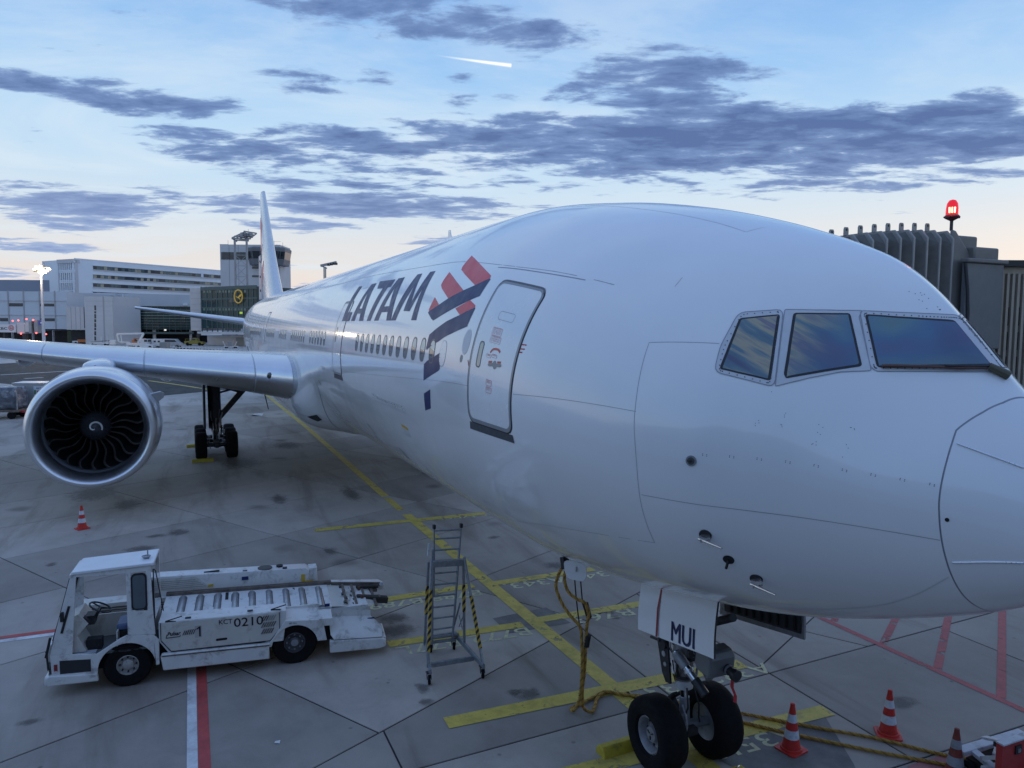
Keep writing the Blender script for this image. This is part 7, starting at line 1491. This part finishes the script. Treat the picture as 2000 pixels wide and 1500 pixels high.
# far jet bridge with an advertisement
p0 = at(10, 655, 205); fb = thing('far_jet_bridge', 'distant white jet bridge with a CBC advertisement and red lamps', 'jet bridge', (p0.x, p0.y, 0)); S_ = 205/FPX
def FB(px, py, w_=0.): return rt*((px-10)*S_)+Vector((0, 0, at(10, py, 205).z))+fw*w_
def fbox(px0, py0, px1, py1, w0, w1, m, nm):
    mb = MB(); vs = [FB(x, y, w_) for x in (px0, px1) for w_ in (w0, w1) for y in (py1, py0)]; mb.add(vs, [(0, 1, 3, 2), (4, 6, 7, 5), (0, 4, 5, 1), (2, 3, 7, 6), (0, 2, 6, 4), (1, 5, 7, 3)], m); return mb.build(nm, fb, None)
fbox(-80, 633.5, 31, 649, 0, 3, mat('advert_white', (.6, .6, .63), .5, 0, .03), 'tunnel'); fbox(33, 630, 47, 651, .2, 3.2, PCON, 'rotunda'); fbox(47, 629.5, 57, 648, .4, 3, PCON, 'cab'); fbox(57, 627, 62, 650.5, 0, 3.4, MST, 'bellows'); fbox(63, 632, 66, 640, .4, 3, RIBD, 'bellows_gap'); fbox(66, 624.5, 73, 650, .3, 3.2, MST, 'canopy'); fbox(75, 626, 84, 634, .3, .6, mat('gate_sign_blue', (.05, .06, .30), .5, emit=(.05, .06, .4), es=.1), 'gate_sign'); fbox(79, 628.5, 82, 631.5, .2, .31, CONEW, 'gate_number'); fbox(2, 650, 6, 676, .8, 2, GEARD, 'support_leg'); fbox(40, 650, 46, 676, .8, 2, GEARD, 'support_leg')
mb = MB(); text_on(mb, 'ICBC', FB(-7, 644, -.03), rt, (0, 0, 1), 1.02, mat('advert_ink', (.06, .06, .08), .5), bold=.02, fit=22*S_); mb.build('advert_lettering', fb, None)
REDL = mat('advert_red', (.5, .05, .07), .5); mb = MB(); c_ = FB(22.6, 640.2, -.04); cpx = [c_+rt*(.68*math.cos(a))+Vector((0, 0, .68*math.sin(a))) for a in np.linspace(0, 2*PI, 25)]; mb.tube(cpx, .07, REDL, 5); [mb.bar(c_+rt*x0+Vector((0, 0, z0)), c_+rt*x1+Vector((0, 0, z1)), .1, .1, REDL) for x0, z0, x1, z1 in ((-.3, .3, -.05, .3), (-.3, .3, -.3, -.3), (-.3, -.3, -.05, -.3), (-.05, .05, -.05, -.3), (.3, .3, .05, .3), (.3, .3, .3, -.3), (.3, -.3, .05, -.3))]; mb.build('advert_logo', fb, None)
RL = mat('red_obstruction_lamp', (.6, .05, .05), .4, emit=(1, .12, .10), es=3.)
for px, py in ((27, 626.5), (38, 625.5), (54, 623), (67, 624.5), (42, 651.5), (72, 650), (91, 652)): mb = MB(); c_ = FB(px, py, -.2); mb.lathe([(-.22, .02), (-.12, .2), (.1, .22), (.22, .02)], c_, (0, 0, 1), RL, 10); mb.build('warning_lamp', fb, 60)

# ------------------------------------------------------------------ vehicles far across the apron
VWH = mat('vehicle_white', (.62, .62, .62), .45, 0, .06, 1.5); VOR = mat('vehicle_orange', (.50, .15, .04), .5, 0, .08, 1.5); VYE = mat('vehicle_yellow', (.22, .185, .03), .5, 0, .08, 1.5); VGR = mat('vehicle_grey', (.22, .23, .24), .5, .2, .08, 1.5)
def far(name, label, cat, px, py, group=None, rz=0.):
    p = gnd(px, py); d = (p-Vector(CAMP)).dot(CF); r_ = thing(name, label, cat, (p.x, p.y, 0), math.atan2(rt.y, rt.x)+rz, group); r_['s'] = 0; del r_['s']; return r_, d/FPX
def wheels(root, xs, y, r, m=TYRE):
    for x in xs:
        for yy in (-y, y): mb = MB(); mb.cyl((x, yy-.12, r), (x, yy+.12, r), r, m, n=12); mb.build('wheel', root)
r_, k = far('cherry_picker', 'white cherry picker truck with its folded boom raised under the glass hall', 'lift truck', 262, 680)
mb = MB(); mb.box((1.2, 0, 1.0), (5.4, 2.2, .7), VWH); mb.box((3.1, 0, 1.7), (1.9, 2.1, 1.5), VWH); mb.build('body', r_, bev=.06); mb = MB(); mb.box((3.6, -1.06, 2.0), (.8, .04, .6), RIBD); mb.box((4.06, 0, 2.0), (.04, 1.7, .6), RIBD); mb.build('cab_window', r_)
mb = MB(); mb.bar((1.2, 0, 1.4), (2.6, 0, 3.9), .4, .5, VWH); mb.bar((2.6, 0, 3.9), (-4.4, 0, 3.7), .42, .45, VWH); mb.bar((-4.4, 0, 3.7), (-3.9, 0, 1.6), .35, .4, VWH); mb.bar((-4.0, 0, 1.6), (-1, 0, 1.5), .25, .3, VWH); mb.bar((-3.4, 0, 3.4), (-3.1, 0, 1.2), .2, .25, VWH); mb.build('boom', r_, bev=.04); mb = MB(); mb.box((-5.3, 0, 1.5), (1.5, 1.3, 1.2), VWH); mb.build('basket', r_, bev=.04); wheels(r_, (-.6, 3.0), .95, .45)
r_, k = far('orange_van', 'small orange van parked behind the cherry picker', 'van', 276, 676.5)
mb = MB(); mb.prism([(-2.2, .5), (2.2, .5), (2.2, 1.2), (1.5, 1.4), (.9, 2.3), (-1.6, 2.3), (-2.2, 1.6)], (0, .9, 0), (1, 0, 0), (0, 0, 1), 1.8, VOR); mb.build('body', r_, bev=.06); mb = MB(); mb.prism([(.2, 1.45), (1.35, 1.45), (.85, 2.15), (.2, 2.15)], (0, -.9, 0), (1, 0, 0), (0, 0, 1), .03, RIBD); mb.prism([(-1.5, 1.45), (0, 1.45), (0, 2.15), (-1.4, 2.15)], (0, -.9, 0), (1, 0, 0), (0, 0, 1), .03, RIBD); mb.build('side_window', r_); wheels(r_, (-1.4, 1.4), .8, .36)
r_, k = far('tow_tractor', 'low white tow tractor in front of the orange van', 'tractor', 285, 681)
mb = MB(); mb.prism([(-2.3, .4), (2.3, .4), (2.3, 1.0), (.6, 1.1), (.2, 1.3), (-2.3, 1.2)], (0, .9, 0), (1, 0, 0), (0, 0, 1), 1.8, VWH); mb.bar((-1.8, -.8, 1.2), (-1.6, -.8, 2.3), .1, .1, VWH); mb.bar((-1.8, .8, 1.2), (-1.6, .8, 2.3), .1, .1, VWH); mb.box((-1.5, 0, 2.35), (1.0, 1.8, .08), VWH); mb.build('body', r_, bev=.05); wheels(r_, (-1.5, 1.5), .8, .4)
r_, k = far('white_box_trailer', 'white box trailer with two small windows beside the silver van', 'trailer', 309, 680)
mb = MB(); mb.box((0, 0, 1.5), (2.6, 2.0, 1.9), VWH); mb.build('body', r_, bev=.05); [MB().box((x, -1.01, 1.8), (.6, .04, .45), RIBD).build('window', r_) for x in (-.4, .7)]; wheels(r_, (-.6, .6), .8, .38)
r_, k = far('grey_container', 'plain grey container standing between the trailer and the silver van', 'container', 322, 681)
mb = MB(); mb.box((0, 0, .95), (1.9, 1.8, 1.5), VGR); mb.box((0, 0, .15), (2, 1.9, .12), GEARD); mb.build('body', r_, bev=.04); wheels(r_, (-.7, .7), .7, .15)
r_, k = far('silver_van', 'silver minibus parked under the glass hall', 'van', 337, 678.5)
mb = MB(); mb.prism([(-2.6, .5), (2.5, .5), (2.5, 1.2), (1.9, 1.5), (1.2, 2.3), (-2.4, 2.35), (-2.6, 1.8)], (0, .95, 0), (1, 0, 0), (0, 0, 1), 1.9, mat('vehicle_silver', (.42, .43, .45), .35, .4, .05)); mb.build('body', r_, bev=.08); mb = MB(); mb.prism([(-2.2, 1.5), (1.6, 1.5), (1.1, 2.1), (-2.2, 2.12)], (0, -.95, 0), (1, 0, 0), (0, 0, 1), .03, RIBD); mb.build('side_window', r_); wheels(r_, (-1.6, 1.6), .85, .38)
r_, k = far('yellow_tug', 'yellow pushback tug parked in the dark undercroft', 'aircraft tug', 381, 675)
mb = MB(); mb.prism([(-2.8, .5), (2.8, .5), (2.8, 1.1), (1.2, 1.3), (.8, 2.2), (-.6, 2.3), (-.8, 1.5), (-2.8, 1.3)], (0, 1.1, 0), (1, 0, 0), (0, 0, 1), 2.2, VYE); mb.build('body', r_, bev=.06); mb = MB(); mb.box((.1, -1.12, 1.85), (1.0, .04, .5), RIBD); mb.build('cab_window', r_); mb = MB(); mb.bar((-2.4, -1, 1.2), (-2.4, -1, 2.0), .08, .08, VYE); mb.bar((-2.4, -1, 2.0), (-1, -1, 2.0), .08, .08, VYE); mb.build('rail', r_); wheels(r_, (-1.8, 1.8), 1., .5)
r_, k = far('baggage_cart', 'white baggage cart with grey panel beside the ground floor block', 'baggage cart', 451, 680)
mb = MB(); mb.box((0, 0, .5), (3.4, 1.6, .2), VWH); mb.box((0, -.2, 1.2), (1.2, 1.4, 1.3), VGR); mb.bar((-1.3, -.6, .6), (-1.9, -.6, 1.9), .3, .1, VWH); mb.bar((1.3, -.6, .6), (1.9, -.6, 1.9), .3, .1, VWH); mb.build('body', r_, bev=.03); wheels(r_, (-1.2, 1.2), .65, .22)
r_, k = far('orange_loader', 'orange and white ground vehicle at the foot of the stair tower', 'airport vehicle', 164, 672)
mb = MB(); mb.box((0, 0, 1.0), (3., 1.8, .9), VOR); mb.box((-2.2, 0, .7), (1.8, 1.8, .6), VWH); mb.box((2.2, 0, .7), (1.6, 1.6, .5), VWH); mb.build('body', r_, bev=.05); wheels(r_, (-2, 2), .8, .35)
r_, k = far('conveyor_truck', 'white belt loader with two light posts right of the stair tower foot', 'airport vehicle', 196, 675)
mb = MB(); mb.box((0, 0, .7), (5.4, 1.6, .5), VWH); mb.bar((-2.6, 0, 1.0), (2.6, 0, 1.5), .9, .2, VGR); mb.bar((.4, 0, 1), (.4, 0, 2.6), .4, .4, VWH); mb.build('body', r_, bev=.04); [MB().cyl((x, -.6, .6), (x, -.6, 3.0), .06, VWH, n=6).build('light_post', r_) for x in (-1.5, 2.4)]; wheels(r_, (-1.8, 1.8), .7, .32)
# long row of empty baggage dollies
r0, k = far('baggage_dolly', 'empty low baggage dolly in the long row before the glass block', 'baggage dolly', 346, 682, 'row of empty baggage dollies')
mb = MB(); mb.box((0, 0, .5), (1.55, 1.3, .10), VGR); mb.box((0, -.66, .52), (1.55, .05, .12), VWH); mb.build('platform', r0); mb = MB(); mb.bar((-.7, -.6, .5), (-.7, -.6, 1.0), .06, .06, VWH); mb.build('end_rail', r0)
for x in (-.5, .5): mb = MB(); mb.cyl((x, -.62, .2), (x, -.42, .2), .2, TYRE, n=10); mb.build('wheel', r0)
ORD = 'second third fourth fifth sixth seventh eighth ninth tenth eleventh twelfth thirteenth fourteenth fifteenth sixteenth seventeenth eighteenth nineteenth'.split()
r0['label'] = 'leftmost empty baggage dolly in the long row before the glass block'
for i in range(1, 19):
    p = gnd(346+6.3*i, 682+.28*i); copy_tree(r0, (p.x+random.uniform(-.8, .8), p.y, 0), r0.rotation_euler.z+random.uniform(-.25, .25), ORD[i-1]+' empty baggage dolly from the left in the long row before the glass block')
r_, k = far('baggage_tractor', 'small grey tractor on the apron just above the wing at left', 'tractor', 58, 699.5)
mb = MB(); mb.box((0, 0, .7), (3., 1.4, .6), VGR); mb.box((-.6, 0, 1.2), (.8, 1.2, .5), VWH); mb.box((1.1, 0, 1.2), (.7, 1.3, .4), VGR); mb.build('body', r_, bev=.04); wheels(r_, (-1., 1.), .6, .35)
r_, k = far('blue_and_white_truck', 'blue and white catering truck cut by the left edge above the wing', 'truck', 1, 697)
mb = MB(); mb.box((.6, 0, 2.2), (2.0, 2.2, 2.6), VWH); mb.box((-1.6, 0, 2.2), (2.4, 2.25, 2.7), mat('truck_blue', (.07, .11, .28), .5)); mb.box((0, 0, .7), (6., 2, .4), GEARD); mb.build('body', r_, bev=.05); mb = MB(); mb.bar((1.6, 0, .9), (3.4, 0, .6), .3, .2, GEARD); mb.build('tow_bar', r_); wheels(r_, (-1.8, 1.2), .9, .45)
# carts left of the engine
r_ = thing('container_dolly', 'silver air cargo container on a dolly left of the engine', 'cargo dolly', tuple(gnd(66, 808)), math.atan2(rt.y, rt.x)+.12)
CONT = mat('container_silver', (.42, .43, .44), .45, .5, .1, 2)
mb = MB(); mb.prism([(-1.0, .62), (1.6, .62), (1.6, 2.25), (-1.0, 2.25)], (0, .8, 0), (1, 0, 0), (0, 0, 1), 1.6, CONT); mb.build('container', r_, bev=.03); mb = MB(); mb.add([(-1.03, -.83, 2.27), (1.63, -.83, 2.27), (1.63, .83, 2.30), (-1.03, .83, 2.30)], [(0, 1, 2, 3)], CONEW); [mb.box((-1.0, -.82+.0*k, .7+.28*k), (.1, .1, .14), CONEW) for k in range(6)]; mb.build('container_edge', r_)
mb = MB(); mb.box((.9, -.815, 1.7), (.9, .02, .7), CONEW); mb.box((.9, -.828, 1.58), (.45, .01, .32), REDP); mb.box((.55, -.828, 1.62), (.14, .01, .3), mat('label_green', (.1, .22, .12), .5)); text_on(mb, 'AKE', (.62, -.83, 1.84), (1, 0, 0), (0, 0, 1), .2, INK if 'INK' in globals() else BLACKP); mb.build('container_label', r_, None)
mb = MB(); mb.box((.3, 0, .5), (2.9, 1.7, .16), LOADD); mb.bar((-1.1, -.5, .45), (-1.8, -.5, .4), .1, .1, LOADD); mb.build('dolly_deck', r_); wheels(r_, (-.7, 1.2), .7, .22)
r_ = thing('wrapped_cargo_dolly', 'dolly stacked with cargo under crumpled dark plastic at the left edge', 'cargo dolly', tuple(gnd(6, 816)), math.atan2(rt.y, rt.x)+.1)
WRAP = mat('wrapped_plastic', (.10, .11, .14), .3, 0, .5, 1.6, bump=.6, coat=.4, streak=((.55, .57, .62), .8, 1.1))
bm = bmesh.new(); bmesh.ops.create_grid(bm, x_segments=1, y_segments=1, size=1); bm.clear(); bmesh.ops.create_cube(bm, size=1); bmesh.ops.subdivide_edges(bm, edges=bm.edges[:], cuts=7, use_grid_fill=True)
for v in bm.verts:
    v.co = Vector((v.co.x*2.5, v.co.y*1.6, v.co.z*1.45)); q = v.co.normalized(); v.co -= Vector((q.x*.12, q.y*.1, 0))*max(0, v.co.z)*1.2
    v.co += Vector((random.uniform(-.06, .06), random.uniform(-.06, .06), random.uniform(-.05, .05))); v.co.z += 1.40
me = bpy.data.meshes.new('wrapped_load'); bm.to_mesh(me); bm.free(); me.materials.append(WRAP); [setattr(p, 'use_smooth', True) for p in me.polygons]; part_of(me, 'wrapped_load', r_)
mb = MB(); mb.box((0, 0, .56), (2.9, 1.7, .18), LOADD); mb.bar((1.4, -.5, .5), (1.9, -.5, .45), .12, .12, REDP); mb.bar((1.3, -.7, .6), (1.3, -.7, 1.9), .08, .08, STEEL); mb.build('dolly_deck', r_); wheels(r_, (-.9, .95), .7, .25)
# low wall and hedge line far away closes the apron
f = Facade(-900, 420, 1200, 420, 628, 20, 'distant_halls', 'low distant cargo halls behind everything', 'building', mat('distant_hall', (.3, .3, .33), .7, 0, .1, .05), py=640)
# ------------------------------------------------------------------ the terminal the photograph is taken from: behind the camera, seen only in reflections
tb0 = Vector((CAMP[0], CAMP[1]))-Vector((CF.x, CF.y)).normalized()*2.2
ter = thing('terminal_building', 'grey glazed terminal pier the aircraft is parked against', 'building', (tb0.x, tb0.y, 0), math.atan2(CR.y, CR.x))
TGL = mat('terminal_glass', (.06, .07, .08), .15, 0, .2, .4); TCO = mat('terminal_concrete', (.42, .42, .42), .7, 0, .08, .4)
mb = MB(); mb.box((0, -11, 4.6), (150, 20, 9.2), TCO); mb.build('wall', ter, None)
for (z0, z1) in ((4.4, 7.6), (7.8, 8.9)):
    for k in range(25): mb = MB(); mb.box((-72+6*k, -.97, (z0+z1)/2), (5.6, .12, z1-z0), TGL); mb.build('window', ter, None)
